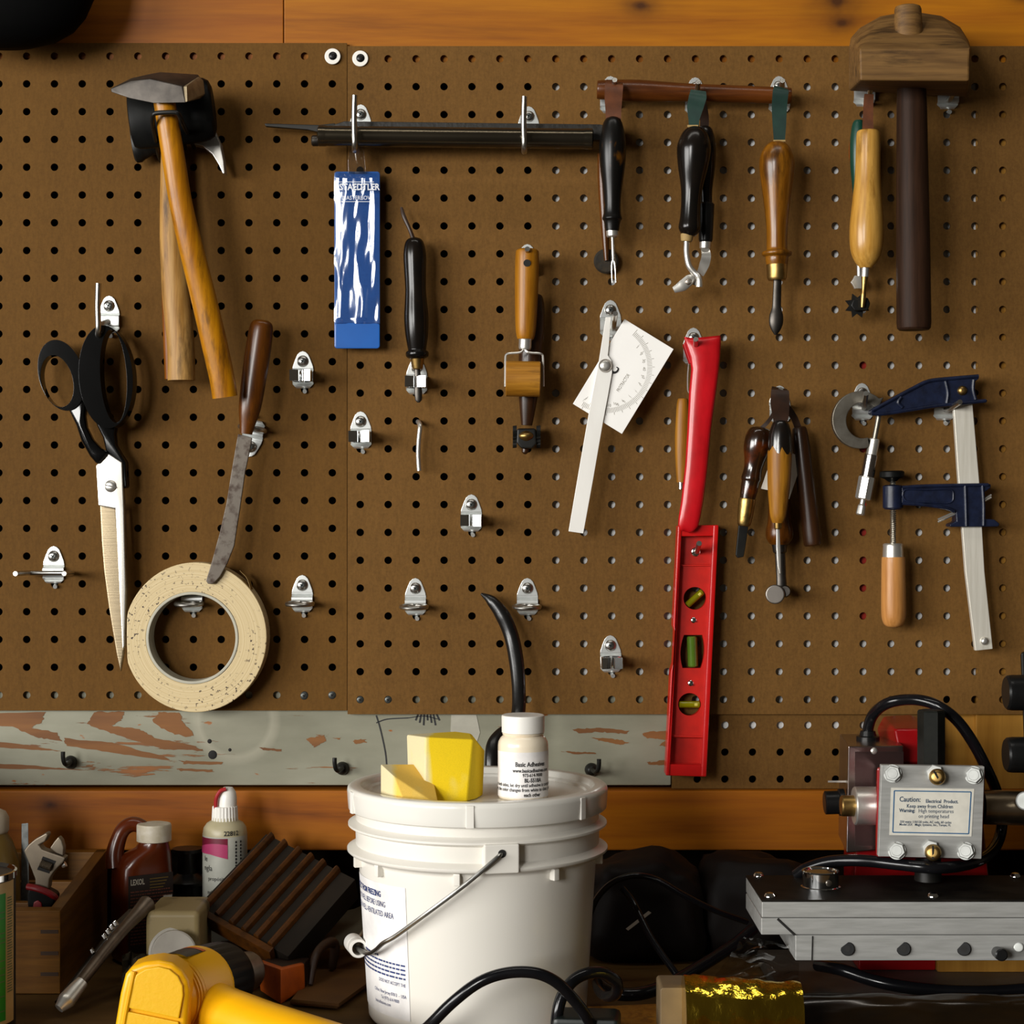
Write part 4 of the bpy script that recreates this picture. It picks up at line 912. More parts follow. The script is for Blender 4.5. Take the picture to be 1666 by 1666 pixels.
sec = [(548, 1113, 1172, 2), (553, 1114, 1173, 6), (562, 1116, 1173, 8), (580, 1122, 1172, 9), (600, 1124.5, 1170, 9), (640, 1121, 1165, 9), (700, 1118, 1157, 8), (760, 1114.5, 1151, 8), (815, 1108, 1145, 7.5), (840, 1104, 1140, 7), (854, 1103, 1136, 6), (861, 1106, 1130, 4), (865, 1110, 1122, 1)]
rs = []
NS = 20
for v, l, r, th in sec:
    row = []
    for k in range(NS):
        a = 2 * math.pi * k / NS; cu = (l + r) / 2; hw = (r - l) / 2
        x = math.copysign(abs(math.cos(a)) ** 0.7, math.cos(a)); y = math.copysign(abs(math.sin(a)) ** 0.8, math.sin(a))
        crease = 0.0014 * math.exp(-((x - 0.35) / 0.16) ** 2) * (1 if y < 0 else 0) * min(1, max(0, (760 - v) / 200)) if v > 575 else 0
        row.append(bm.verts.new(P(cu + hw * x, v + (1 - 0) * 2.2 * math.sin(x * 2.2 + v * 0.05), 0.028) + Vector((0, y * th / 2000 * 1.2 + crease, 0))))
    rs.append(row)
fs = []
for a, b in zip(rs, rs[1:]):
    for k in range(NS): fs.append(bm.faces.new((a[k], a[(k + 1) % NS], b[(k + 1) % NS], b[k])))
fs += [bm.faces.new(rs[0][::-1]), bm.faces.new(rs[-1])]
bmesh.ops.recalc_face_normals(bm, faces=bm.faces); part('sheath_body', bm, redl, t, smooth=70)
bm = nb(); prism(bm, [(1112, 560), (1118, 552), (1131, 551), (1128, 566), (1125, 590), (1123, 592), (1118, 578)], 0.018, 0.030, 0.002); part('folded_edge', bm, redl, t)
t = T('level', 'red torpedo level with three vials hanging upright below the red sheath', 'level', P(1116, 1264, 0.004))
redp = M('red plastic', C(208, 16, 16, 0.8), 0.3, 0, C(190, 12, 12, 0.8), 30, coat=0.15)
redp2 = M('red plastic panel', C(196, 22, 18, 0.85), 0.42, 0, C(180, 18, 14, 0.85), 120)
TL, TR, BR, BL = (1103, 855), (1169.5, 854), (1149.5, 1264), (1083, 1262)
def Lv(s, v):
    t_ = (v - 854) / 409; l = (TL[0] + (BL[0] - TL[0]) * t_, TL[1] + (BL[1] - TL[1]) * t_); r = (TR[0] + (BR[0] - TR[0]) * t_, TR[1] + (BR[1] - TR[1]) * t_)
    return (l[0] + (r[0] - l[0]) * s, l[1] + (r[1] - l[1]) * s)
d_back, d_web, d_rail = 0.003, 0.014, 0.023
bm = nb()
def holed(bm, v0, v1, hole, s0=0.09, s1=0.88):
    cor = [Lv(s0, v0), Lv(s1, v0), Lv(s1, v1), Lv(s0, v1)]; per = []
    for s in range(4):
        p, r = cor[s], cor[(s + 1) % 4]
        for k in range(8): per.append((p[0] + (r[0] - p[0]) * k / 8, p[1] + (r[1] - p[1]) * k / 8))
    ring(bm, per, hole, d_back + 0.003, d_web)
def solid(bm, v0, v1): prism(bm, [Lv(0.09, v0), Lv(0.88, v0), Lv(0.88, v1), Lv(0.09, v1)], d_back + 0.003, d_web)
H1, H2, H3 = (1130.5, 973.5), (1126.5, 1060), (1121.8, 1146)
c16 = lambda c, r: ell(c[0], c[1], r, r, 225, 32)
barrel = []
for k in range(32):
    a = math.radians(225 + 360 * k / 32); x = math.cos(a); y = math.sin(a); m_ = max(abs(x) , abs(y)); x, y = x / m_, y / m_
    barrel.append((H2[0] + x * (19.5 - 4.5 * y * y) - y * 1.2, H2[1] + y * 27))
solid(bm, 921, 945); holed(bm, 945, 1001, c16(H1, 18.5)); solid(bm, 1001, 1024); holed(bm, 1024, 1096, barrel); solid(bm, 1096, 1118); holed(bm, 1118, 1174, c16(H3, 18.5)); solid(bm, 1174, 1197)
bmesh.ops.remove_doubles(bm, verts=bm.verts, dist=1e-6)
part('web', bm, redp2, t)
bm = nb()
prism(bm, [Lv(0, 854), Lv(0.10, 854), Lv(0.10, 1263), Lv(0, 1263), Lv(0, 1092), Lv(0.045, 1080), Lv(0.045, 1026), Lv(0, 1018)], d_back, d_rail, 0.0012); part('side_rail', bm, redp, t)
bm = nb(); prism(bm, [Lv(0.87, 854), Lv(1, 854), Lv(1, 1263), Lv(0.87, 1263)], d_back, d_rail, 0.0012); part('side_rail', bm, redp, t)
bm = nb(); prism(bm, [Lv(0.02, 854), Lv(0.98, 854), Lv(0.98, 872), Lv(0.02, 872)], d_back, d_rail - 0.001, 0.001); part('end_block', bm, redp, t)
bm = nb(); prism(bm, [Lv(0.02, 1244), Lv(0.98, 1244), Lv(0.98, 1263), Lv(0.02, 1263)], d_back, d_rail - 0.001, 0.001); part('end_block', bm, redp, t)
bm = nb(); prism(bm, [Lv(0.09, 872), Lv(0.88, 872), Lv(0.88, 918), Lv(0.09, 918)], d_back, 0.0115, 0.0004); prism(bm, [Lv(0.09, 918), Lv(0.88, 918), Lv(0.88, 921), Lv(0.09, 921)], d_back, 0.0155, 0.0004); part('hanging_panel', bm, redp2, t)
bm = nb(); dome(bm, 1132, 898, 8, 0.0115, 0.0007, 20); part('eyelet', bm, chrome, t)
bm = nb(); prism(bm, [Lv(0.09, 1200), Lv(0.88, 1200), Lv(0.88, 1244), Lv(0.09, 1244)], d_back, 0.010, 0.0004); prism(bm, [Lv(0.09, 1196), Lv(0.88, 1196), Lv(0.88, 1200), Lv(0.09, 1200)], d_back, 0.0155, 0.0004); part('recessed_panel', bm, redp2, t)
for u, v in ((1128.7, 1009), (1124, 1111.5)):
    bm = nb(); dome(bm, u, v, 5.6, d_web - 0.0004, 0.0012, 18); s_ = part('screw', bm, chrome, t)
    bm = nb(); phillips(bm, P(u, v, 0), 0.0024, -(d_web + 0.0009)); part('recess', bm, dark, s_)
fluid = M('yellow green vial', C(128, 122, 16), 0.1, 0, C(104, 104, 12), 20, coat=0.6); fluid2 = M('green vial', C(88, 118, 36), 0.1, 0, C(70, 100, 26), 20, coat=0.6)
for (c, a, l, r, mm) in ((H1, -42, 17, 5.5, fluid), (H2, 88, 25, 8.5, fluid2), (H3, 0, 17, 5.5, fluid)):
    dx, dy = math.cos(math.radians(a)) * l, math.sin(math.radians(a)) * l
    bm = nb(); A, B = P(c[0] - dx, c[1] - dy, 0.011), P(c[0] + dx, c[1] + dy, 0.011)
    spin(bm, A, B, [(0, px(r * 0.8)), (0.04, px(r)), (0.96, px(r)), (1, px(r * 0.8))], 20); vi = part('vial', bm, mm, t)
    bm = nb(); bubble = A + (B - A) * (0.12 if mm is fluid2 else 0.8); spin(bm, bubble - (B - A).normalized() * px(4) + Vector((0, -0.0014, 0)), bubble + (B - A).normalized() * px(4) + Vector((0, -0.0014, 0)), [(0, 0.0005), (0.2, px(r * 0.62)), (0.8, px(r * 0.62)), (1, 0.0005)], 14); part('bubble', bm, M('bubble', C(200, 190, 110), 0.2), vi)

# --- cluster at 1268
t = T('bulb_tool', 'red-brown bulb handled tool ending in a round disc, back of the cluster', 'tool', P(1268, 980, 0.01))
bm = nb(); turn(bm, (1268, 780), (1268, 886), smoothprof([(780, 17), (820, 18), (848, 19), (862, 22), (874, 22), (882, 18), (886, 14)], 3), 0.018); part('handle', bm, w_brown, t)
bm = nb(); turn(bm, (1268, 884), (1269, 900), [(884, 13), (898, 11), (900, 9)], 0.018, seg=20); part('ferrule', bm, darksteel, t)
bm = nb(); turn(bm, (1269, 898), (1272, 962), [(898, 8.5), (940, 8), (962, 9)], 0.018, seg=16, flat=0.6); part('shaft', bm, darksteel, t)
bm = nb(); spin(bm, P(1277, 962, 0.006), P(1277, 962, 0.026), [(0, px(8)), (0.1, px(10)), (0.9, px(10)), (1, px(8))], 20); part('hub', bm, darksteel, t)
bm = nb(); spin(bm, P(1261, 967, 0.024), P(1261, 967, 0.029), [(0, px(14)), (0.2, px(15.5)), (0.8, px(15.5)), (0.95, px(14.5)), (1, px(13))], 30); part('disc', bm, M('rimmed disc', (0.2, 0.18, 0.16), 0.35, 0.9), t)
t = T('card', 'small white card tucked behind the tan handled awl', 'card', P(1270, 800, 0.02))
bm = nb(); prism(bm, [(1290, 738), (1307, 745), (1286, 806), (1284, 812), (1262, 800), (1238, 795), (1250, 760), (1264, 735)], 0.0255, 0.0259); part('card_sheet', bm, paper, t)
t = T('dark_stick', 'dark wooden handle on the right side of the tool cluster, slanting down right', 'tool', P(1318, 887, 0.015))
bm = nb(); turn(bm, (1300, 694), (1323, 888), smoothprof([(694, 7), (699, 12), (730, 14.5), (790, 15), (840, 15), (880, 15), (887, 13.5), (888, 11)], 3), 0.022); part('handle', bm, w_dark, t)
bm = nb(); strap(bm, [P(1300, 700, 0.022), P(1292, 680, 0.025), P(1280, 662, 0.03), P(1271, 645, 0.034)], px(11), 0.0014); part('strap', bm, lea_dark, t)
t = T('scraper', 'knobbed dark handle with a brass band and black blade, left in the cluster', 'tool', P(1206, 908, 0.015))
bm = nb(); turn(bm, (1238, 695), (1215, 816), smoothprof([(695, 8), (699, 17), (712, 22), (730, 22), (750, 17), (764, 15), (779, 16.5), (784, 15), (800, 14), (816, 12)], 3), 0.024); part('handle', bm, M('red black lacquer', C(36, 18, 11), 0.2, 0, C(84, 34, 14), 55, lo=0.5, hi=0.68, coat=0.5), t)
bm = nb(); turn(bm, (1216, 811), (1210, 856), smoothprof([(811, 12.5), (815, 14), (840, 12.5), (852, 11), (856, 9)], 2), 0.024, seg=20); part('ferrule', bm, M('brass foil wrap', (0.55, 0.38, 0.12), 0.35, 1.0, (0.24, 0.15, 0.05), 90, bmp=0.5), t)
bm = nb(); prism(bm, [(1202, 853), (1218, 855), (1213, 890), (1210, 906), (1200, 908), (1197, 903)], 0.022, 0.026, 0.0008); part('blade', bm, blacksteel, t)
bm = nb(); strap(bm, [P(1236, 699, 0.026), P(1248, 688, 0.028), P(1259, 672, 0.034), P(1266, 655, 0.038)], px(6), 0.0014); part('strap', bm, lea_dark, t)
t = T('tan_awl', 'awl with a tan handle and black-dipped top, front and middle of the tool cluster', 'awl', P(1266, 935, 0.035))
bm = nb(); turn(bm, (1269, 725), (1265.5, 851), smoothprof([(725, 19.5), (745, 20), (790, 18.5), (820, 15.5), (840, 13), (851, 9)], 3), 0.043); part('handle', bm, w_tan, t)
bm = nb(); pf = smoothprof([(684, 6), (687, 12), (700, 17), (715, 19.3), (730, 20.2)], 4); seg = 32
turn(bm, (1270, 684), (1269, 730), pf, 0.043, seg=seg)
for v in bm.verts:
    if abs(v.co.z - P(0, 730, 0.043).z) < 0.0008: v.co.z += random.uniform(-0.006, 0.003)
part('dipped_top', bm, M('black dip', C(12, 11, 11), 0.25, 0, C(26, 16, 10), 60, coat=0.4), t, label='black-dipped top of the handle')
bm = nb(); turn(bm, (1265.5, 849), (1265.5, 861), [(849, 7), (850, 6.5), (859, 6), (861, 5)], 0.043, seg=18); part('ferrule', bm, brass, t)
bm = nb(); prism(bm, [(1263, 860), (1268.5, 860), (1270.5, 900), (1271, 934), (1268, 934), (1265, 920), (1263, 890)], 0.0415, 0.0445, 0.0008); part('blade', bm, steel, t)
bm = nb(); strap(bm, [P(1270, 690, 0.043), P(1270, 676, 0.045), P(1269, 655, 0.049), P(1269, 637, 0.051), P(1268, 632, 0.044)], [px(20), px(26), px(30), px(28), px(24)], 0.0016); part('strap', bm, lea_dark, t)

# --- micrometer
t = T('micrometer', 'old steel micrometer with a C shaped frame hanging from a hook', 'micrometer', P(1400, 838, 0.02))
mic = M('aged nickel', (0.28, 0.26, 0.22), 0.4, 0.9, (0.15, 0.13, 0.10), 50)
bm = nb(); A = [math.radians(a) for a in range(-38, -289, -10)]
def Cp(r0, r1, a): return None
outer = [(1400 + 46 * math.cos(a), 683 + 47 * math.sin(a)) for a in A] + [(1412, 730), (1424, 733)]
inner_ = [(1404 + 27 * math.cos(a), 684 + 29 * math.sin(a)) for a in A] + [(1416, 715), (1428, 716)]
outer[0] = (1438, 646); inner_[0] = (1430, 662)
n = len(outer); f0 = nb()
fo = [f0.verts.new(P(u, v, 0.021)) for u, v in outer]; fi = [f0.verts.new(P(u, v, 0.021)) for u, v in inner_]
bo = [f0.verts.new(v.co + Vector((0, 0.008, 0))) for v in fo]; bi = [f0.verts.new(v.co + Vector((0, 0.008, 0))) for v in fi]
for k in range(n - 1):
    f0.faces.new((fo[k], fo[k + 1], fi[k + 1], fi[k])); f0.faces.new((bo[k], bi[k], bi[k + 1], bo[k + 1])); f0.faces.new((fo[k], bo[k], bo[k + 1], fo[k + 1])); f0.faces.new((fi[k], fi[k + 1], bi[k + 1], bi[k]))
f0.faces.new((fo[0], fi[0], bi[0], bo[0])); f0.faces.new((fo[-1], bo[-1], bi[-1], fi[-1]))
bmesh.ops.recalc_face_normals(f0, faces=f0.faces); bevel(f0, 0.001, 2); join(bm, f0); part('frame', bm, mic, t)
AX = lambda v: 1436 - (v - 645) * 0.19
bm = nb(); turn(bm, (AX(664), 664), (AX(722), 722), [(664, 4.3), (722, 4.3)], 0.018, seg=14); part('spindle', bm, mic, t)
bm = nb(); turn(bm, (AX(714), 714), (AX(742), 742), [(714, 8), (716, 9), (740, 9), (742, 7.5)], 0.018, seg=18); part('sleeve', bm, steel, t)
bm = nb(); turn(bm, (AX(740), 740), (AX(778), 778), [(740, 11), (742, 11.5), (776, 11), (778, 9)], 0.018, seg=24); part('barrel', bm, M('pinkish nickel', (0.55, 0.5, 0.47), 0.2, 1.0), t)
bm = nb(); turn(bm, (AX(776), 776), (AX(813), 813), [(776, 13), (778, 14), (811, 13.5), (813, 11)], 0.018, seg=8); part('thimble', bm, steel, t, smooth=0)
bm = nb(); turn(bm, (AX(811), 811), (AX(822), 822), [(811, 4.5), (822, 4.5)], 0.018, seg=14); part('stem', bm, steel, t)
bm = nb(); turn(bm, (AX(820), 820), (AX(838), 838), [(820, 4.5), (823, 6.5), (836, 7.5), (838, 6)], 0.018, seg=12); part('ratchet_knob', bm, steel, t, smooth=0)

# --- bar clamp
t = T('bar_clamp', 'bar clamp with dark blue jaws, a steel bar and a light wooden handle', 'clamp', P(1550, 1060, 0.01))
navy = M('navy hammered enamel', C(22, 30, 54), 0.36, 0, C(14, 19, 36), 120, bmp=0.25, coat=0.0, spec=0.35)
barm = M('brushed clamp bar', (0.84, 0.80, 0.70), 0.42, 0.5, (0.70, 0.66, 0.56), 120, (3, 1, 0.15), bmp=0.08)
bm = nb(); prism(bm, [(1550, 640), (1581, 640), (1594, 790), (1602, 930), (1615.5, 1056), (1587, 1059), (1571, 930), (1558, 760)], 0.016, 0.0225, 0.0008); part('bar', bm, barm, t)
bm = nb(); dome(bm, 1601.5, 1043, 7, 0.0225, 0.003, 18); part('stop_rivet', bm, steel, t)
fx = [(1593, 610), (1545, 614), (1510, 617.5), (1486, 629), (1456, 645), (1430, 659), (1417, 667), (1416, 672), (1420, 675), (1441, 675.5), (1480, 669), (1525, 662), (1561, 658.5), (1606, 654), (1607, 651), (1604, 650), (1587, 649), (1584, 636), (1585, 622), (1593, 616)]
bm = nb(); prism(bm, fx, 0.014, 0.0265, 0.001); fj = part('fixed_jaw', bm, navy, t)
bm = nb()
for pts in ([(1592, 612), (1545, 616), (1511, 620), (1487, 631), (1457, 647), (1419, 668)], [(1418, 673), (1441, 673), (1480, 667), (1525, 660), (1561, 656.5), (1604, 652)], [(1466, 646), (1461, 655), (1468, 663)], [(1538, 620), (1542, 640), (1540, 656)], [(1584, 618), (1583, 634), (1587, 650)]):
    tube(bm, [P(u, v, 0.0268) for u, v in pts], px(3.2, 0.027), 8, 4)
part('rib', bm, navy, fj)
bm = nb(); dome(bm, 1565.5, 635.5, 8.2, 0.0262, 0.0035, 20); part('rivet', bm, brass, fj, label='domed rivet')
mv = [(1467, 792), (1500, 790), (1564, 788), (1600, 787), (1613, 787.5), (1612, 794), (1602, 801), (1601, 844), (1618, 845), (1627, 852), (1625, 857), (1546, 857.5), (1545, 853), (1556, 848), (1555, 834), (1537, 828), (1500, 823), (1467, 820)]
bm = nb(); prism(bm, mv, 0.010, 0.0275, 0.0015); mj = part('sliding_jaw', bm, navy, t)
bm = nb()
for pts in ([(1468, 793), (1500, 791), (1564, 789.5), (1608, 789)], [(1468, 819), (1500, 821), (1537, 826), (1553, 832)], [(1570, 790), (1571, 820), (1572, 856)], [(1598, 790), (1600, 820), (1600, 855)]): tube(bm, [P(u, v, 0.0278) for u, v in pts], px(3.0, 0.028), 8, 4)
tube(bm, [P(u, v, 0.0276) for u, v in [(1472, 797), (1510, 797), (1545, 796), (1551, 806), (1545, 818), (1510, 817), (1474, 815)]], px(1.8, 0.028), 8, 4, closed=True)
part('rib', bm, navy, mj)
bm = nb(); turn(bm, (1453, 789), (1453, 829), [(789, 13), (791, 16.5), (826, 16.5), (829, 13)], 0.021, seg=26); part('boss', bm, navy, mj)
for (a, b) in (((1526, 847), (1557, 833)), ((1600, 814), (1613, 807))):
    for o_ in (-1.8, 2.2):
        bm = nb(); tube(bm, [P(a[0], a[1] + o_, 0.024), P(b[0], b[1] + o_, 0.024)], px(1.5), 4, 1); part('clutch_plate', bm, steel, t)
thr = M('threaded steel', (0.68, 0.64, 0.55), 0.32, 1.0)
bm = nb(); pr = [(776, 5)] + [(777 + k * 1.6, 5.6 if k % 2 else 4.6) for k in range(68)] + [(888, 5)]; turn(bm, (1453, 776), (1453, 888), pr, 0.021, seg=14); part('screw_rod', bm, thr, t, smooth=60)
bm = nb(); turn(bm, (1451, 766), (1451.5, 784), [(766, 17), (768, 20), (776, 20), (779, 12), (783, 7), (784, 5)], 0.021, seg=28); part('swivel_pad', bm, blackrub, t)
bm = nb(); turn(bm, (1453, 884), (1453, 910), [(884, 14), (886, 16.5), (889, 16), (908, 17), (910, 16)], 0.021, seg=26); part('ferrule', bm, steel, t)
bm = nb(); turn(bm, (1453.5, 907), (1454, 1021), smoothprof([(907, 17), (909, 19), (940, 19.5), (980, 20), (1003, 19.5), (1014, 16.5), (1019, 12), (1021, 6)], 3), 0.021, seg=30); part('handle', bm, w_clamp, t)
# ------------------------------------------------------------------ things on the bench
BZ = BENCH
def superloft(bm, secs, n=32, rot=0.0, p=4.0):
    """rounded-box solid: secs = [(z, cx, cy, half x, half y[, power])], rot about z"""
    rs = []; c0, s0 = math.cos(rot), math.sin(rot)
    for s in secs:
        z, cx, cy, hx, hy = s[:5]; pw = 2.0 / (s[5] if len(s) > 5 else p); row = []
        for k in range(n):
            a = 2 * math.pi * (k + 0.5) / n; x = math.copysign(abs(math.cos(a)) ** pw, math.cos(a)) * hx; y = math.copysign(abs(math.sin(a)) ** pw, math.sin(a)) * hy
            row.append(bm.verts.new(Vector((cx + x * c0 - y * s0, cy + x * s0 + y * c0, z))))
        rs.append(row)
    fs = []
    for a, b in zip(rs, rs[1:]):
        for k in range(n): fs.append(bm.faces.new((a[k], a[(k + 1) % n], b[(k + 1) % n], b[k])))
    fs += [bm.faces.new(rs[0][::-1]), bm.faces.new(rs[-1])]
    bmesh.ops.recalc_face_normals(bm, faces=fs); return bm
def wrap(c, r, r_of=None):
    """place(x, y) on a vertical cylinder: x = arc length from the front (towards +x), y = height"""
    c = Vector(c)
    def f(x, y):
        rr = r_of(y) if r_of else r; a = x / r
        return c + Vector((math.sin(a) * rr, -math.cos(a) * rr, y))
    return f
def patch(bm, place, x0, x1, y0, y1, nx=16, ny=3):
    g = [[bm.verts.new(place(x0 + (x1 - x0) * i / nx, y0 + (y1 - y0) * j / ny)) for i in range(nx + 1)] for j in range(ny + 1)]
    fs = [bm.faces.new((g[j][i], g[j][i + 1], g[j + 1][i + 1], g[j + 1][i])) for j in range(ny) for i in range(nx)]
    bmesh.ops.recalc_face_normals(bm, faces=fs); return bm

# --- bucket
kb = (D - 0.25) / FPX; bc = Vector(((777 - 833) * kb, -0.25, BZ))
t = T('bucket', 'white plastic pail with a snap-on lid and wire handle on the bench', 'bucket', bc)
pail = M('milky white pail plastic', (0.75, 0.72, 0.655), 0.3, 0, (0.73, 0.70, 0.63), 8, coat=0.1)
bm = nb(); lathe(bm, bc, [(0.0005, 0.079), (0.0015, 0.083), (0.004, 0.0846), (0.124, 0.0922), (0.1275, 0.0945), (0.1285, 0.0995), (0.130, 0.1012), (0.1318, 0.1012), (0.1335, 0.0975), (0.135, 0.0945), (0.1470, 0.0948), (0.1482, 0.0985), (0.1495, 0.1005), (0.1510, 0.1005), (0.1525, 0.097), (0.154, 0.0945), (0.168, 0.0945)], 96); part('pail', bm, pail, t, smooth=50)
bm = nb(); lathe(bm, bc, [(0.1618, 0.0965), (0.1615, 0.0992), (0.1625, 0.1003), (0.168, 0.1008), (0.1755, 0.1013), (0.1785, 0.1008), (0.1800, 0.0985), (0.1800, 0.0915), (0.1790, 0.0898), (0.1752, 0.0888), (0.1745, 0.0850), (0.1728, 0.0842), (0.1725, 0.060), (0.1725, 0.004)], 96); lid = part('lid', bm, M('lid plastic', (0.75, 0.73, 0.67), 0.2, 0, (0.78, 0.75, 0.68), 8, coat=0.4), t, smooth=50)
for a in (-2, 52, 290):
    bm = nb(); r = math.radians(a); box(bm, bc + Vector((math.sin(r) * 0.1008, -math.cos(r) * 0.1008, 0.170)), (0.006, 0.0022, 0.0165), 0.0006, Matrix.Rotation(r, 3, 'Z'))
    part('tear_tab', bm, whiteplas, lid)
r = math.radians(11)
bm = nb(); box(bm, bc + Vector((math.sin(r) * 0.0965, -math.cos(r) * 0.0965, 0.1395)), (0.026, 0.012, 0.0215), 0.0015, Matrix.Rotation(r, 3, 'Z')); ear = part('handle_ear', bm, pail, t)
bm = nb(); e = bc + Vector((math.sin(r) * 0.1026, -math.cos(r) * 0.1026, 0.1435)); dv = Vector((math.sin(r), -math.cos(r), 0)); spin(bm, e - dv * 0.002, e + dv * 0.0003, [(0, 0.0028), (1, 0.003)], 16); part('ear_hole', bm, dark, ear)
for a in (-8, 38, 84, -50, -75):
    bm = nb(); q = math.radians(a); box(bm, bc + Vector((math.sin(q) * 0.0945, -math.cos(q) * 0.0945, 0.1235)), (0.005, 0.006, 0.009), 0.0008, Matrix.Rotation(q, 3, 'Z'))
    part('rib', bm, pail, t)
bm = nb(); tube(bm, [e - dv * 0.001, P(806, 1398, 0.354), P(760, 1437, 0.353), P(700, 1482, 0.346), P(645, 1522, 0.331), P(624, 1534, 0.324), P(612, 1545, 0.314), P(601, 1551, 0.302), P(591, 1549, 0.286), P(583, 1544, 0.272), P(576, 1535, 0.240), P(588, 1520, 0.205), P(620, 1480, 0.172), P(700, 1420, 0.148), P(744, 1400, 0.150)], 0.0017, 10, 6); part('wire_handle', bm, M('galvanised wire', (0.42, 0.42, 0.40), 0.3, 1.0, (0.3, 0.3, 0.28), 90), t)
bm = nb(); A, B = P(583.5, 1543.5, 0.276), P(574, 1533, 0.236); ax = (B - A).normalized()
n = 28; x = ax.cross(Vector((0, 0, 1))).normalized(); y = ax.cross(x); rs = []
for tt, rr in ((0, 0.0050), (0, 0.0068), (0.02, 0.0072), (0.3, 0.0072), (0.33, 0.0064), (0.42, 0.0064), (0.45, 0.0072), (0.97, 0.0072), (1, 0.0068), (1, 0.0050), (0, 0.0050)):
    rs.append([bm.verts.new(A + (B - A) * tt + (x * math.cos(2 * math.pi * k / n) + y * math.sin(2 * math.pi * k / n)) * rr) for k in range(n)])
for a, b in zip(rs, rs[1:]):
    for k in range(n): bm.faces.new((a[k], a[(k + 1) % n], b[(k + 1) % n], b[k]))
bmesh.ops.remove_doubles(bm, verts=bm.verts, dist=1e-6); bmesh.ops.recalc_face_normals(bm, faces=bm.faces); part('grip', bm, whiteplas, t)
rad_at = lambda z: 0.0846 + (0.0922 - 0.0846) * (z - 0.004) / 0.12
wp = wrap(bc, 0.089, lambda z: rad_at(z) + 0.0004); wq = wrap(bc, 0.089, lambda z: rad_at(z) + 0.0007)
bm = nb(); patch(bm, wp, -0.150, -0.0535, 0.0135, 0.1135, 26, 4); lb = part('label', bm, M('bucket sticker', (0.84, 0.82, 0.80), 0.45), t)
bm = nb()
for s, z, end, bld, sz in (('PROTECT FROM FREEZING', 0.1030, -0.0795, 0.00016, 0.0062), ('MIX WELL BEFORE USING', 0.0958, -0.0745, 0.0, 0.0060), ('USE IN WELL-VENTILATED AREA', 0.0885, -0.0660, 0.0, 0.0060)):
    text(bm, s, sz, (lambda e_, z_: (lambda x_, y_: wq(e_ + x_, z_ + y_)))(end, z), 'RIGHT', 0.72, bld)
part('lettering', bm, blueink, lb, smooth=0); bm = nb()
for s, z, end in (('DOES NOT ACCEPT THE', 0.0385, -0.0565), ('Clifton, New Jersey 07013  -  USA', 0.0300, -0.0565), ('Tel (973) 614-9000', 0.0255, -0.0640), ('basicadhesives.com', 0.0212, -0.0740)):
    text(bm, s, 0.0036, (lambda e_, z_: (lambda x_, y_: wq(e_ + x_, z_ + y_)))(end, z), 'RIGHT', 0.8)
for k in range(5):
    z = 0.0440 + k * 0.0033; x_ = -0.140; 
    while x_ < -0.058 - (k == 4) * 0.03:
        w = random.uniform(0.002, 0.006); patch(bm, wq, x_, min(x_ + w, -0.0565), z, z + 0.0013, 2, 1); x_ += w + 0.0010
part('fine_print', bm, blueink, lb, smooth=0)

# --- adhesive bottle
c = Vector(((851 - 833) * (D - 0.276) / FPX, -0.276, BZ + 0.1726))
t = T('glue_bottle', 'small cream bottle with a white cap and printed label, standing on the bucket lid', 'bottle', c)
bm = nb(); lathe(bm, c, [(0, 0.0176), (0.0008, 0.0187), (0.002, 0.0191), (0.040, 0.0193), (0.0432, 0.0188), (0.0458, 0.0174), (0.0476, 0.0156), (0.0482, 0.0147), (0.0488, 0.0158), (0.0494, 0.0158), (0.0500, 0.0148), (0.052, 0.0148)], 48); part('bottle_body', bm, M('cream glue plastic', (0.80, 0.70, 0.54), 0.28, 0, (0.78, 0.68, 0.52), 10, coat=0.3), t)
bm = nb(); lathe(bm, c, [(0.0500, 0.0155), (0.0502, 0.0163), (0.0620, 0.0165), (0.0630, 0.0162), (0.0635, 0.0152)], 64); part('cap', bm, whiteplas, t)
wl = wrap(c, 0.0194); wt = wrap(c, 0.0196)
bm = nb(); patch(bm, wl, -0.028, 0.034, 0.0022, 0.0368, 36, 2); lb = part('label', bm, M('bottle sticker', (0.84, 0.81, 0.79), 0.5), t)
bm = nb()
for s, z, x0, sz, bld, al in (('Basic Adhesives', 0.0262, -0.0062, 0.0048, 0.00013, 'LEFT'), ('www.basicadhesives.com', 0.0218, -0.0082, 0.0038, 0.0001, 'LEFT'), ('973-614-9000', 0.0184, 0.0078, 0.0036, 0.00008, 'CENTER'), ('BL-5518A', 0.0143, 0.0078, 0.0042, 0.00013, 'CENTER'), ('to both sides, let dry until adhesive is completely', 0.0108, -0.0275, 0.0036, 0.00006, 'LEFT'), ('dry, the color changes from white to clear, press to', 0.0073, -0.0285, 0.0036, 0.00008, 'LEFT'), ('each other', 0.0035, 0.0072, 0.0038, 0.0001, 'CENTER')):
    text(bm, s, sz, (lambda e_, z_: (lambda x_, y_: wt(e_ + x_, z_ + y_)))(x0, z), al, 0.82, bld)
part('lettering', bm, ink, lb, smooth=0)

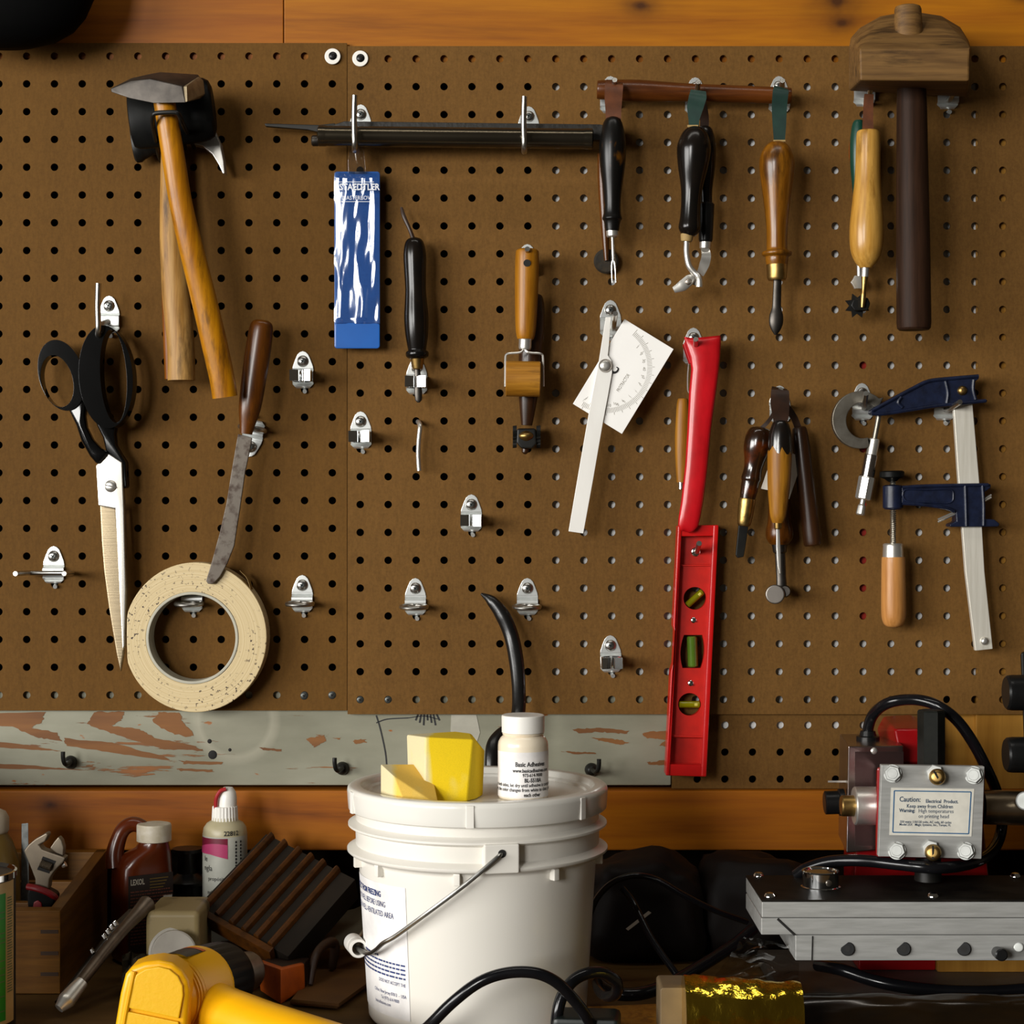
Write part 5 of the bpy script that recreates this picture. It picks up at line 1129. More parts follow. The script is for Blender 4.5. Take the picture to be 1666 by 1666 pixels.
# --- foam blocks
def foam(name, c1, c2, c3):
    m, nt, bs = base(name); v = coords(nt)
    a = noise_tex(nt, coords(nt, (1, 1, 0.6)), 26, 3, 0.5); f = noise_tex(nt, v, 1400, 2)
    sx = nd(nt, 'ShaderNodeSeparateXYZ'); nt.links.new(v, sx.inputs[0])
    mr = nd(nt, 'ShaderNodeMapRange'); nt.links.new(sx.outputs[0], mr.inputs[0]); mr.inputs[1].default_value = -0.016; mr.inputs[2].default_value = -0.006; mr.inputs[3].default_value = 0.45; mr.inputs[4].default_value = -0.12
    ad = nd(nt, 'ShaderNodeMath', operation='ADD'); nt.links.new(a, ad.inputs[0]); nt.links.new(mr.outputs[0], ad.inputs[1])
    col = ramp(nt, ad.outputs[0], [(0.3, c1), (0.52, c1), (0.62, c2), (0.8, c3)]); col = mix(nt, 0.15, col, ramp(nt, f, [(0.35, tuple(x * 0.5 for x in c1)), (0.55, c1)]))
    nt.links.new(col, bs.inputs['Base Color']); bs.inputs['Roughness'].default_value = 0.9; bump(nt, bs, f, 0.25, 0.0004); return m
bm = nb()
pts = [(692, 1199, .297), (690, 1291, .297), (770, 1203, .292), (760, 1296, .296), (661, 1195, .258), (664, 1268, .262), (789, 1222, .262), (786, 1276, .266), (742, 1190, .252), (766, 1193, .265), (776, 1212, .284), (775, 1290, .285)]
hull(bm, [P(*p) if p[1] < 1260 else Vector((P(*p).x, P(*p).y, BZ + 0.1727)) for p in pts], 0.0015)
part('foam_block', bm, foam('bright yellow foam', C(244, 208, 44, 1.0), C(240, 220, 140, 0.9), C(228, 218, 190, 0.9)), None, 'larger yellow foam block with a whitish glued side, on the bucket lid', cat='foam')
bm = nb()
pts = [(619, 1243, .287), (619, 1300, .287), (676, 1243, .272), (700, 1262, .285), (707, 1274, .295), (714, 1300, .315), (660, 1300, .318), (640, 1262, .308), (640, 1300, .310), (690, 1300, .26)]
hull(bm, [P(*p) if p[1] < 1290 else Vector((P(*p).x, P(*p).y, BZ + 0.1727)) for p in pts], 0.001)
part('foam_block', bm, foam('pale yellow foam', C(236, 194, 112, 1.0), C(236, 208, 140, 0.9), C(230, 220, 190, 0.85)), None, 'smaller pale yellow foam wedge on the left of the bucket lid', cat='foam')

# --- curved black bar behind the bucket
bm = nb(); tube(bm, [P(783, 966, 0.012), P(800, 978, 0.016), P(818, 1002, 0.018), P(832, 1035, 0.02), P(840, 1075, 0.026), P(844, 1120, 0.034), P(843, 1160, 0.044), P(832, 1184, 0.056), P(815, 1196, 0.068), P(803, 1212, 0.078), P(800, 1240, 0.085), P(800, 1300, 0.09), P(800, 1470, 0.10), P(800, 1562, 0.10)],
     [px(2), px(9), px(12), px(12), px(12), px(11), px(11), px(11), px(11), px(11), px(11), px(10), px(10), px(10)], 12, 6, flat=0.75, ref=Vector((0, 1, 0)))
part('curved_bar', bm, M('black forged bar', C(13, 12, 12), 0.3, 0, C(20, 18, 17), 60, bmp=0.3), None, 'black curved bar rising behind the bucket against the pegboard', cat='bar')

# --- cables in front
def cab(name, label, pts, r, m=None, **kw):
    bm = nb(); tube(bm, [P(*p) for p in pts], r, 12, 6); return part(name, bm, m or cable, None, label, cat='cable')
cab('power_cable', 'thick black cable arching up in front of the bucket', [(640, 1712, .345), (690, 1676, .375), (735, 1632, .385), (780, 1598, .388), (825, 1583, .388), (870, 1583, .388), (905, 1598, .386), (935, 1628, .38), (958, 1660, .372), (972, 1690, .35)], 0.0042)
cab('power_cable', 'black cable looped tightly at the right foot of the bucket', [(905, 1688, .352), (906, 1655, .358), (914, 1622, .356), (932, 1596, .352), (958, 1583, .346), (985, 1584, .338), (1003, 1598, .33), (1002, 1616, .322), (988, 1622, .31), (976, 1612, .285), (972, 1600, .255)], 0.0044)
cab('power_cable', 'black cable running across the bench from the bucket towards the platen', [(972, 1600, .225), (990, 1612, .235), (1015, 1618, .243), (1050, 1615, .24), (1090, 1600, .22), (1140, 1572, .19), (1190, 1540, .16), (1225, 1512, .14)], 0.0052)
cab('power_cable', 'thin black cable looping high in the shadow right of the bucket', [(958, 1492, .17), (970, 1464, .17), (990, 1441, .17), (1015, 1428, .17), (1040, 1425, .17), (1070, 1432, .165), (1110, 1455, .155), (1160, 1480, .14), (1215, 1500, .12)], 0.0026)
cab('power_cable', 'thin black cable hanging down inside the loop right of the bucket', [(1012, 1445, .15), (1028, 1465, .155), (1042, 1492, .165), (1056, 1520, .175), (1075, 1550, .185), (1098, 1582, .195), (1110, 1604, .2)], 0.0028)
bm = nb(); box(bm, P(955, 1672, 0.352), (0.048, 0.034, 0.022), 0.004, Matrix.Rotation(math.radians(-6), 3, 'Z')); part('power_adapter', bm, M('dark green black plastic', C(14, 22, 20), 0.4), None, 'dark adapter block at the bottom edge where the cables meet', cat='adapter')

# --- wooden box with tools
box_m = wood('brown box wood', C(126, 82, 38), C(102, 62, 24), C(66, 38, 14), axis='X', scale=40, rough=0.5, coat=0.1)
box_my = wood('brown box side wood', C(112, 72, 34), C(86, 52, 22), C(54, 32, 13), axis='Y', scale=40, rough=0.5, coat=0.1)
t = T('wooden_box', 'open dovetailed wooden box with dividers at the left end of the bench', 'box', (-0.448, -0.106, BZ))
XR, XL, DF, DB, th = -0.366, -0.53, 0.192, 0.018, 0.010
zt = lambda d: BZ + 0.068 + 0.018 * (DF - d) / (DF - DB)
def wallbox(x0, x1, d0, d1, drop=0.0, z0=0.0005):
    bm = nb(); hull(bm, [Vector((x, -d, z)) for x in (x0, x1) for d in (d0, d1) for z in (BZ + z0, zt(d) - drop)], 0.0008); return bm
part('side_wall', wallbox(XR - th, XR, DB, DF), box_my, t); part('side_wall', wallbox(XL, XL + th, DB, DF), box_my, t)
fw = part('front_wall', wallbox(XL, XR - 0.0001, DF - th, DF + 0.0002, 0.0), box_m, t); part('back_wall', wallbox(XL, XR - 0.0001, DB - 0.0002, DB + th), box_m, t)
part('floor_board', (lambda b: (box(b, ((XL + XR) / 2, -(DF + DB) / 2, BZ + 0.004), (0.158, 0.17, 0.005)), b)[1])(nb()), box_my, t)
for d in (0.070, 0.128): part('divider', wallbox(XL + th, XR - th, d, d + 0.006, 0.012), box_m, t)
bm = nb()
for v in (1516, 1551, 1585): boxpx(bm, 66, v - 3, 94.6, v + 3, DF, DF + 0.0006)
part('finger_joint', bm, M('dark end grain', C(62, 36, 16), 0.6), fw)
bm = nb(); c = P(-14, 1500, 0.102); kk = (D - 0.102) / FPX
lathe(bm, (c.x, c.y, BZ + 0.0075), [(0, 0.023), (0.002, 0.0245), (0.06, 0.0245), (0.085, 0.023), (0.100, 0.018), (0.110, 0.012), (0.113, 0.011)], 40)
t = T('squeeze_bottle', 'translucent tan squeeze bottle with a white cap at the left edge, in the wooden box', 'bottle', (c.x, c.y, BZ + 0.0075))
part('bottle_body', bm, M('tan translucent plastic', C(120, 96, 58), 0.35, 0, C(104, 80, 46), 20), t)
bm = nb(); lathe(bm, (c.x, c.y, BZ + 0.0075), [(0.108, 0.0135), (0.110, 0.0148), (0.121, 0.0148), (0.126, 0.012), (0.128, 0.008)], 32); part('cap', bm, M('aged white cap', C(190, 176, 160), 0.5), t)
bm = nb(); hull(bm, [P(u, v, d) for u, v in ((35, 1340), (46, 1339), (48, 1500), (34, 1500)) for d in (0.088, 0.091)], 0.0004); part('steel_strip', bm, M('galvanised strip', (0.24, 0.25, 0.24), 0.5, 0.8, (0.12, 0.13, 0.13), 160), None, 'narrow grey steel strip standing in the wooden box behind the wrench', cat='strip')
t = T('adjustable_wrench', 'adjustable wrench with open jaws and a red and black grip, standing in the wooden box', 'wrench', P(60, 1560, 0.152))
X8 = lambda x, y: (x / 8.768, 1290 + y / 8.768)
wm = M('satin wrench steel', (0.22, 0.18, 0.13), 0.45, 0.7, (0.16, 0.13, 0.095), 60)
bm = nb(); prism(bm, [X8(*p) for p in ((660, 570), (690, 600), (640, 700), (560, 745), (600, 805), (720, 850), (860, 900), (935, 925), (905, 990), (830, 1060), (760, 1140), (705, 1230), (690, 1380), (500, 1330), (498, 1230), (440, 1080), (335, 830), (405, 740), (500, 660))], 0.146, 0.158, 0.0015); part('head', bm, wm, t)
bm = nb(); prism(bm, [X8(*p) for p in ((835, 625), (880, 680), (908, 780), (900, 900), (800, 860), (710, 790), (770, 700))], 0.147, 0.156, 0.001); part('jaw', bm, wm, t)
bm = nb(); prism(bm, [X8(*p) for p in ((612, 905), (800, 975), (700, 1150), (528, 1095))], 0.1575, 0.1583); part('worm_window', bm, dark, t)
bm = nb(); a, b = P(*X8(580, 1060), 0.158), P(*X8(745, 985), 0.158); a, b = P(*X8(575, 1000), 0.159), P(*X8(735, 1062), 0.159)
spin(bm, a, b, [(k / 16, px(7 if k % 2 else 5.2, 0.158)) for k in range(17)], 16); part('worm_screw', bm, wm, t)
bm = nb(); spin(bm, P(*X8(885, 1040), 0.152), P(*X8(935, 1010), 0.152), [(0, 0.0022), (1, 0.0026)], 12); part('pin', bm, steel, t)
bm = nb(); prism(bm, [X8(*p) for p in ((420, 1340), (600, 1370), (760, 1450), (790, 1500), (740, 1620), (690, 1760), (640, 2300), (430, 2300), (400, 1700), (380, 1450))], 0.143, 0.161, 0.004); gr = part('grip', bm, blackrub, t)
bm = nb(); tube(bm, [P(*X8(395, 1335), 0.1585), P(*X8(520, 1360), 0.161), P(*X8(660, 1410), 0.161), P(*X8(750, 1460), 0.160), P(*X8(790, 1500), 0.157)], px(5), 10, 5); prism(bm, [X8(*p) for p in ((480, 1560), (540, 1530), (590, 1570), (610, 1700), (600, 2100), (470, 2100), (450, 1700))], 0.160, 0.1622, 0.0008); part('grip_inlay', bm, M('dark red grip', C(128, 8, 16), 0.45), gr, label='red inlay of the grip')

# --- green can
c = Vector(((-62 - 833) * (D - 0.30) / FPX, -0.30, BZ)); t = T('can', 'green and white labelled tin can cut off by the left edge', 'can', c)
bm = nb(); lathe(bm, c, [(0.0005, 0.037), (0.001, 0.0392), (0.118, 0.0392), (0.119, 0.0385)], 56); part('tin_body', bm, M('dark can base', C(20, 20, 18), 0.4), t)
bm = nb(); lathe(bm, c, [(0.116, 0.0385), (0.1165, 0.0402), (0.121, 0.0402), (0.1215, 0.0385), (0.119, 0.037), (0.1185, 0.001)], 56); part('rim', bm, chrome, t)
w1 = wrap(c, 0.0394); w2 = wrap(c, 0.0396)
bm = nb(); patch(bm, w1, -0.06, 0.06, 0.010, 0.1155, 60, 2); lb = part('label', bm, M('cream can label', C(210, 184, 144), 0.45), t)
bm = nb(); patch(bm, w2, -0.06, 0.0475, 0.013, 0.1075, 50, 2); part('green_field', bm, M('green print', C(14, 118, 34, 1.6), 0.4, 0, C(10, 104, 28, 1.6), 20), lb, label='green field of the label')
bm = nb(); w3 = wrap(c, 0.0398)
for k in range(36): patch(bm, w3, 0.0495, 0.0575 - (k % 4) * 0.0006, 0.033 + k * 0.002, 0.0338 + k * 0.002, 3, 1)
for z, l in ((0.0935, 0.007), (0.0890, 0.011), (0.078, 0.012), (0.074, 0.008), (0.071, 0.012), (0.0575, 0.006), (0.052, 0.010), (0.047, 0.012), (0.042, 0.012), (0.031, 0.009), (0.020, 0.006)): patch(bm, w3, 0.0465 - l, 0.0465, z, z + 0.0007, 3, 1)
part('fine_print', bm, M('pale print', C(96, 120, 84), 0.5), lb, smooth=0)

# --- brown jug bottle
kk = (D - 0.075) / FPX; c = Vector(((231 - 833) * kk, -0.075, BZ)); ph = math.radians(33)
t = T('jug_bottle', 'dark red-brown plastic jug bottle with a white cap and a dark printed label', 'bottle', c)
jug = M('red brown plastic', C(92, 34, 16), 0.28, 0, C(86, 26, 10), 12, coat=0.2)
bm = nb(); superloft(bm, [(BZ + 0.0005, c.x, c.y, 0.021, 0.017), (BZ + 0.003, c.x, c.y, 0.0240, 0.0195), (BZ + 0.070, c.x, c.y, 0.0245, 0.020), (BZ + 0.083, c.x, c.y, 0.0240, 0.0195, 3.5), (BZ + 0.092, c.x + 0.004, c.y - 0.002, 0.0205, 0.0175, 3), (BZ + 0.099, c.x + 0.010, c.y - 0.004, 0.0145, 0.0140, 2.3), (BZ + 0.104, c.x + 0.0115, c.y - 0.005, 0.0125, 0.0125, 2), (BZ + 0.109, c.x + 0.0115, c.y - 0.005, 0.0125, 0.0125, 2)], 40, ph); part('jug_body', bm, jug, t, smooth=50)
bm = nb(); tube(bm, [P(188, 1412, .082), P(187, 1388, .080), P(194, 1362, .078), P(203, 1347, .076), P(217, 1341, .074), P(232, 1346, .074), P(243, 1358, .077), P(248, 1378, .08)], [px(16), px(14), px(12), px(12), px(12), px(11), px(11), px(12)], 16, 5); part('handle', bm, jug, t)
cc = Vector((c.x + 0.0115, c.y - 0.005, BZ)); bm = nb(); lathe(bm, cc, [(0.1045, 0.0142), (0.105, 0.0150), (0.118, 0.0150), (0.1195, 0.0143), (0.1200, 0.012)], 48); part('cap', bm, M('speckled white cap', C(206, 198, 186), 0.5, 0, C(182, 170, 150), 120), t)
ex = Vector((math.cos(ph), math.sin(ph), 0)); nrm = Vector((math.sin(ph), -math.cos(ph), 0)); ex2 = Vector((math.sin(ph), -math.cos(ph), 0)); n2 = Vector((-math.cos(ph), -math.sin(ph), 0))
fo = Vector((c.x, c.y, BZ)) + n2 * 0.0250
fpl = flat_place(fo, ex2, (0, 0, 1)); fpl2 = flat_place(fo + n2 * 0.0002, ex2, (0, 0, 1))
fo = Vector((c.x, c.y, BZ)) + nrm * 0.0203; fpl = flat_place(fo, ex, (0, 0, 1)); fpl2 = flat_place(fo + nrm * 0.0002, ex, (0, 0, 1))
bm = nb(); patch(bm, fpl, -0.0205, 0.0205, 0.012, 0.078, 1, 1); lb = part('label', bm, M('black brown label', C(28, 14, 12), 0.45), t)
bm = nb(); text(bm, 'LEXOL', 0.0068, lambda x, y: fpl2(-0.0185 + x, 0.0700 + y), 'LEFT', 0.62, 0.0002); wlp = M('white label print', C(190, 182, 170), 0.5); part('lettering', bm, wlp, lb, smooth=0); bm = nb(); patch(bm, fpl2, 0.0115, 0.0195, 0.040, 0.0585, 1, 1); part('barcode_field', bm, wlp, lb, smooth=0)
bm = nb(); f3 = flat_place(fo + nrm * 0.0004, ex, (0, 0, 1))
for k in range(9): patch(bm, f3, 0.0128, 0.0182, 0.0420 + k * 0.0014, 0.0428 + k * 0.0014, 1, 1)
part('barcode', bm, dark, lb, smooth=0)
bm = nb()
for k in range(17):
    x_ = -0.0185
    while x_ < (0.018 if not 5 < k < 12 else 0.010):
        w = random.uniform(0.001, 0.004); patch(bm, fpl2, x_, x_ + w, 0.0635 - k * 0.0028, 0.0645 - k * 0.0028, 1, 1); x_ += w + 0.0007
part('fine_print', bm, M('maroon print', C(110, 56, 52), 0.5), lb, smooth=0)
bm = nb()
for k in range(4): patch(bm, fpl2, -0.001 , 0.016 - k * 0.0015, 0.0735 - k * 0.0026, 0.0743 - k * 0.0026, 1, 1)
part('yellow_print', bm, M('ochre print', C(110, 86, 40), 0.5), lb, smooth=0)

# --- spool, glue bottle
c = P(305, 1500, 0.035); c.z = BZ; t = T('thread_spool', 'black spool of thread in the shadow between the brown jug and the white bottle', 'spool', c)
bm = nb(); lathe(bm, c, [(0, 0.017), (0.004, 0.0185), (0.006, 0.013), (0.060, 0.013)], 32); part('thread', bm, M('black thread', C(16, 14, 13), 0.7), t)
bm = nb(); lathe(bm, c, [(0.058, 0.017), (0.061, 0.0185), (0.063, 0.0165), (0.068, 0.009), (0.086, 0.008), (0.087, 0.0135), (0.090, 0.0135), (0.091, 0.006)], 32); part('flange', bm, blackplas, t)
kk = (D - 0.045) / FPX; c = Vector(((366 - 833) * kk, -0.045, BZ)); t = T('flip_cap_bottle', 'white bottle with a ribbed cap and pink label, behind the striped board', 'bottle', c)
bm = nb(); lathe(bm, c, [(0, 0.018), (0.001, 0.0193), (0.003, 0.0198), (0.105, 0.0198), (0.1105, 0.0188), (0.1145, 0.0160), (0.117, 0.0115), (0.120, 0.0112)], 48); part('bottle_body', bm, M('off white plastic', C(196, 186, 160), 0.4, 0, C(180, 170, 144), 20), t)
bm = nb(); n = 48; pr = [(0.1165, 0.0115), (0.1170, 0.0118), (0.129, 0.0112), (0.1295, 0.0105)]; lathe(bm, c, pr, n)
for v in bm.verts:
    d_ = Vector((v.co.x - c.x, v.co.y - c.y, 0)); 
    if int(round(math.atan2(d_.y, d_.x) / (2 * math.pi) * n)) % 2: v.co -= d_ * 0.05
part('cap', bm, whiteplas, t, smooth=20)
bm = nb(); spin(bm, c + Vector((0.002, 0, 0.128)), c + Vector((0.003, 0, 0.146)), [(0, 0.0085), (0.5, 0.0082), (0.8, 0.0068), (1, 0.004)], 24); part('nozzle', bm, whiteplas, t)
bm = nb(); tube(bm, [c + Vector(p) for p in ((-0.0072, -0.006, 0.128), (-0.0066, -0.0066, 0.137), (-0.003, -0.007, 0.1435), (0.002, -0.0068, 0.1455))], 0.0018, 10, 4); part('red_tip', bm, M('red nozzle tip', C(170, 20, 26), 0.4), t, label='red strip of the nozzle')
w1 = wrap(c, 0.0199); w2 = wrap(c, 0.0201); w3 = wrap(c, 0.0203)
bm = nb(); patch(bm, w1, -0.026, 0.029, 0.006, 0.1045, 40, 2); lb = part('label', bm, M('pale grey label', C(190, 190, 178), 0.5), t)
bm = nb(); patch(bm, w2, -0.026, 0.0055, 0.0895, 0.1035, 24, 2); part('maroon_band', bm, M('maroon print band', C(118, 12, 46), 0.5), lb)
bm = nb(); g = 24
for i in range(g):
    x0, x1 = -0.026 + 0.0315 * i / g, -0.026 + 0.0315 * (i + 1) / g
    up = lambda q: 0.0950 + 0.004 * math.sin((q + 0.026) / 0.0315 * math.pi * 0.75); lo_ = lambda q: 0.0895 - 0.004 * max(0, (q + 0.012) / 0.0175) ** 1.2
    vs = [bm.verts.new(w3(x0, lo_(x0))), bm.verts.new(w3(x1, lo_(x1))), bm.verts.new(w3(x1, up(x1))), bm.verts.new(w3(x0, up(x0)))]; bm.faces.new(vs)
part('pink_band', bm, M('pink print band', C(190, 60, 110), 0.5), lb)
bm = nb(); 
text(bm, '22812', 0.0058, lambda x, y: w3(0.0020 + x, 0.1060 + y), 'LEFT', 0.95, 0.0001)
for s, z, x0, sz in (('propósito', 0.0665, -0.013, 0.0050), ('le', 0.083, -0.0185, 0.007), ('ngla', 0.075, -0.0185, 0.007), ('ngla', 0.0545, -0.014, 0.005)): text(bm, s, sz, (lambda e_, z_: (lambda x_, y_: w3(e_ + x_, z_ + y_)))(x0, z), 'LEFT', 0.9)
for z0 in (0.0, 1.0): 
    for k in range(14): patch(bm, w3, 0.0125 + z0 * 0.005, 0.0140 + z0 * 0.005, 0.060 + k * 0.0030, 0.0620 + k * 0.0030, 1, 1)
part('lettering', bm, ink, lb, smooth=0)

# --- striped board
t = T('striped_board', 'dark board with raised brown wooden strips, leaning on the bench behind the yellow heat gun', 'board', P(430, 1540, 0.12))
A, B, Dd = P(321, 1474, .115), P(433, 1356, .045), P(441, 1541, .165); ex = (B - A); ey = (Dd - A); nr = ex.cross(ey).normalized()
if nr.y > 0: nr = -nr
def SB(s, w, h): return A + ex * s + ey * w + nr * h
striped = M('dark stained board', (0.016, 0.011, 0.007), 0.6, 0, (0.008, 0.006, 0.004), 30, spec=0.2)
bm = nb(); hull(bm, [SB(s, w, h) for s in (0, 1) for w in (0, 1.22) for h in (-0.022, 0)], 0.001); part('board', bm, striped, t)
bat = wood('brown strip wood', C(84, 46, 20), C(60, 32, 12), C(36, 18, 8), axis='X', scale=40, rough=0.45, ratio=3)
for w in (0.05, 0.235, 0.43, 0.60, 0.765, 0.95):
    bm = nb(); hull(bm, [SB(s, w + dw, h) for s in (0.0, 1.0) for dw, h in ((0, 0), (0.012, 0.004), (0.04, 0.006), (0.068, 0.004), (0.08, 0))], 0.0004); part('strip', bm, bat, t)
bm = nb(); hull(bm, [SB(s, w, h) for s in (-0.07, -0.005) for w in (-0.02, 1.05) for h in (-0.012, 0.003)], 0.001); part('end_lip', bm, bat, t)
bm = nb(); box(bm, P(410, 1578, .085) + Vector((0.01, 0, 0.006)), (0.07, 0.06, 0.03), 0.002, Matrix.Rotation(0.3, 3, 'Z'))
for v in bm.verts: v.co.z = max(v.co.z, BZ + 0.0005)
part('wood_block', bm, w_dark, None, 'dark wooden block propping up the striped board', cat='block')
bm = nb(); g = []
for j in range(13):
    g.append([bm.verts.new(Vector((0, 0, 0.0006 * noise.noise(Vector((i * .5, j * .5, 0))))) + P(506 + 86 * i / 12 + j * 0.5, 1539 - 68 * j / 12 * (0.6 + 0.4 * i / 12), .14 - .09 * j / 12)) for i in range(13)])
for j in range(12):
    for i in range(12): bm.faces.new((g[j][i], g[j][i + 1], g[j + 1][i + 1], g[j + 1][i]))
bmesh.ops.solidify(bm, geom=bm.faces[:], thickness=0.003); part('grey_panel', bm, M('grey card', C(106, 100, 84), 0.7, 0, C(88, 82, 68), 18), None, 'grey card panel leaning between the striped board and the bucket', cat='panel')

# --- steel lever tools
t = T('lever', 'bare steel lever with a flared socket end, slanting up beside the heat gun', 'lever', P(95, 1650, 0.25))
lev = M('worn lever steel', (0.17, 0.13, 0.095), 0.4, 0.8, (0.10, 0.075, 0.055), 70)
bm = nb(); tube(bm, [P(128, 1602, .238), P(150, 1574, .222), P(180, 1536, .2), P(205, 1507, .182), P(225, 1486, .168), P(240, 1470, .158)], [px(8), px(8.5), px(9), px(9), px(11), px(13.5)], 18, 5); part('bar', bm, lev, t)
bm = nb(); a = P(237, 1473, .16); b = P(241.5, 1468.5, .157); spin(bm, a, b, [(0, px(12, .16)), (1, px(13, .16))], 24); spin(bm, a + (b - a) * 0.98, b + (b - a) * 0.05, [(0, px(9.5, .16)), (1, px(9.6, .16))], 20); part('socket', bm, lev, t)
bm = nb(); spin(bm, b - (b - a) * 0.1, b + (b - a) * 0.12, [(0, px(9, .16)), (1, px(9.2, .16))], 20); part('socket_opening', bm, dark, t)
bm = nb(); tube(bm, [P(134, 1597, .24), P(122, 1611, .247), P(108, 1628, .256), P(96, 1641, .262)], [px(9), px(11), px(12.5), px(7)], 18, 5, flat=0.7, ref=Vector((0, 1, 0))); part('spoon_end', bm, steel, t)
t = T('ratchet', 'dark ratchet handle with bright notches, lying parallel behind the steel lever', 'wrench', P(110, 1630, 0.22))
bm = nb(); tube(bm, [P(94, 1632, .235), P(130, 1588, .21), P(160, 1552, .19), P(190, 1512, .17), P(214, 1484, .15)], [px(5), px(7), px(9), px(9), px(6)], 14, 5); part('handle', bm, darksteel, t)
for u, v in ((152, 1552), (172, 1528), (178, 1520), (184, 1513), (190, 1507)):
    bm = nb(); box(bm, P(u - 2, v - 5, .196), (0.0035, 0.003, 0.0045), 0.0006, Matrix.Rotation(math.radians(-35), 3, 'Y')); part('notch', bm, chrome, t)

# --- white square bottle lying down
t = T('square_bottle', 'grimy white square bottle lying with its white cap towards the viewer', 'bottle', P(281, 1575, 0.16))
bm = nb(); prism(bm, rrect(236, 1483, 325, 1572, 10), 0.105, 0.168, 0.005, 3); part('bottle_body', bm, M('grimy white plastic', C(150, 132, 100), 0.5, 0, C(60, 48, 34), 34, lo=0.55, hi=0.72), t)
bm = nb(); a = P(282, 1549, .166); b = P(283, 1551, .186); spin(bm, a, b, [(0, px(40, .17)), (0.25, px(40, .17)), (0.3, px(36, .17)), (0.95, px(36, .17)), (1, px(33.5, .17))], 40); part('cap', bm, M('chalky white cap', C(186, 180, 172), 0.5), t)

# --- rag
t0 = nb(); g = []
for j in range(17):
    g.append([t0.verts.new(P(198 + 60 * i / 16, 1606 - 62 * j / 16 + 10 * abs(i - 8) / 8, .215 - .05 * j / 16) + Vector((0, 0.012 * noise.noise(Vector((i * .25, j * .25, 5))), 0.008 * noise.noise(Vector((i * .3, j * .3, 2)))))) for i in range(17)])
for j in range(16):
    for i in range(16): t0.faces.new((g[j][i], g[j][i + 1], g[j + 1][i + 1], g[j + 1][i]))
bmesh.ops.solidify(t0, geom=t0.faces[:], thickness=0.0012); part('rag', t0, M('grey rag', C(92, 80, 62), 0.9, 0, C(60, 52, 40), 60), None, 'crumpled grey rag behind the heat gun, left of the square bottle', cat='rag')

# --- leather cases, cardboard
def case(label, u, v0, v1, w, d, col):
    t = T('leather_case', label, 'case', P(u, v1, d), 'orange-brown leather cases')
    lm = M('orange brown leather', C(*col, 1.7), 0.42, 0, C(110, 42, 12, 1.7), 50, coat=0.1)
    fr = [(u - w, v0 + 4, d - 0.018), (u + w * 0.82, v0 + 8, d - 0.018), (u - w * 0.1, v0 + 17, d + 0.004)]
    lo_ = [(u - w * 0.9, v1 - 22, d - 0.018), (u + w * 0.85, v1 - 26, d - 0.018), (u - w * 0.1, v1, d + 0.006)]
    bm = nb(); hull(bm, [P(*p) for p in fr[:1] + fr[2:] + lo_[:1] + lo_[2:]] + [P(*p) + Vector((0.003, 0.006, 0)) for p in fr[:1] + fr[2:] + lo_[:1] + lo_[2:]], 0.001); part('side_panel', bm, lm, t)
    bm = nb(); hull(bm, [P(*p) for p in fr[1:] + lo_[1:]] + [P(*p) + Vector((-0.003, 0.006, 0)) for p in fr[1:] + lo_[1:]], 0.001); part('side_panel', bm, lm, t)
    bm = nb(); hull(bm, [P(u - w * 0.95, v0 + 6, d - 0.024), P(u + w * 0.8, v0 + 9, d - 0.024), P(u - w * .1, v0 + 20, d - 0.004), P(u - w * 0.9, v1 - 24, d - 0.024), P(u + w * 0.9, v1 - 28, d - 0.024), P(u - w * .1, v1 - 4, d - 0.004), P(u + w * 1.0, v0 - 2, d - 0.06), P(u - w * 0.5, v0 - 4, d - 0.06), P(u + w * 1.0, v1 - 40, d - 0.06)], 0.001); part('dark_core', bm, lea_dark, t)
    return t
case('orange-brown leather case with a dark open top, right of the heat gun nozzle', 461, 1560, 1634, 42, 0.215, (150, 66, 18))
case('orange-brown leather case mostly hidden behind the heat gun nozzle', 404, 1566, 1628, 26, 0.185, (124, 54, 18))
bm = nb(); tube(bm, [P(505, 1602, .19), P(512, 1560, .18), P(524, 1541, .165), P(540, 1533, .15), P(545, 1545, .145), P(540, 1575, .14)], [px(4), px(6), px(7), px(8), px(8), px(6)], 12, 5); part('leather_strap', bm, lea_dark, None, 'dark leather strap end standing beside the leather case', cat='strap')
card = M('brown cardboard', C(104, 66, 30), 0.7, 0, C(86, 52, 22), 30)
for k, lab in enumerate(('lower sheet of brown cardboard on the bench left of the bucket', 'upper sheet of brown cardboard on the bench left of the bucket')):
    z = BZ + 0.0006 + k * 0.003
    def onb(u, v): 
        dist = (BZ + 0.391 - z) * FPX / (v - 833); q = dist / FPX; return Vector(((u - 833) * q, -(D - dist), z))
    pts = [onb(u + k * 2, v - k * 3) for u, v in ((472, 1634), (549, 1641), (600, 1604), (604, 1570), (540, 1560), (500, 1598))]
    bm = nb(); f = [bm.verts.new(p) for p in pts]; b = [bm.verts.new(p + Vector((0, 0, 0.0026))) for p in pts]; bm.faces.new(f); bm.faces.new(b[::-1])
    for i in range(6): bm.faces.new((f[i], b[i], b[(i + 1) % 6], f[(i + 1) % 6]))
    bmesh.ops.recalc_face_normals(bm, faces=bm.faces); part('cardboard_sheet', bm, card, None, lab, cat='cardboard', group='cardboard sheets', smooth=0)

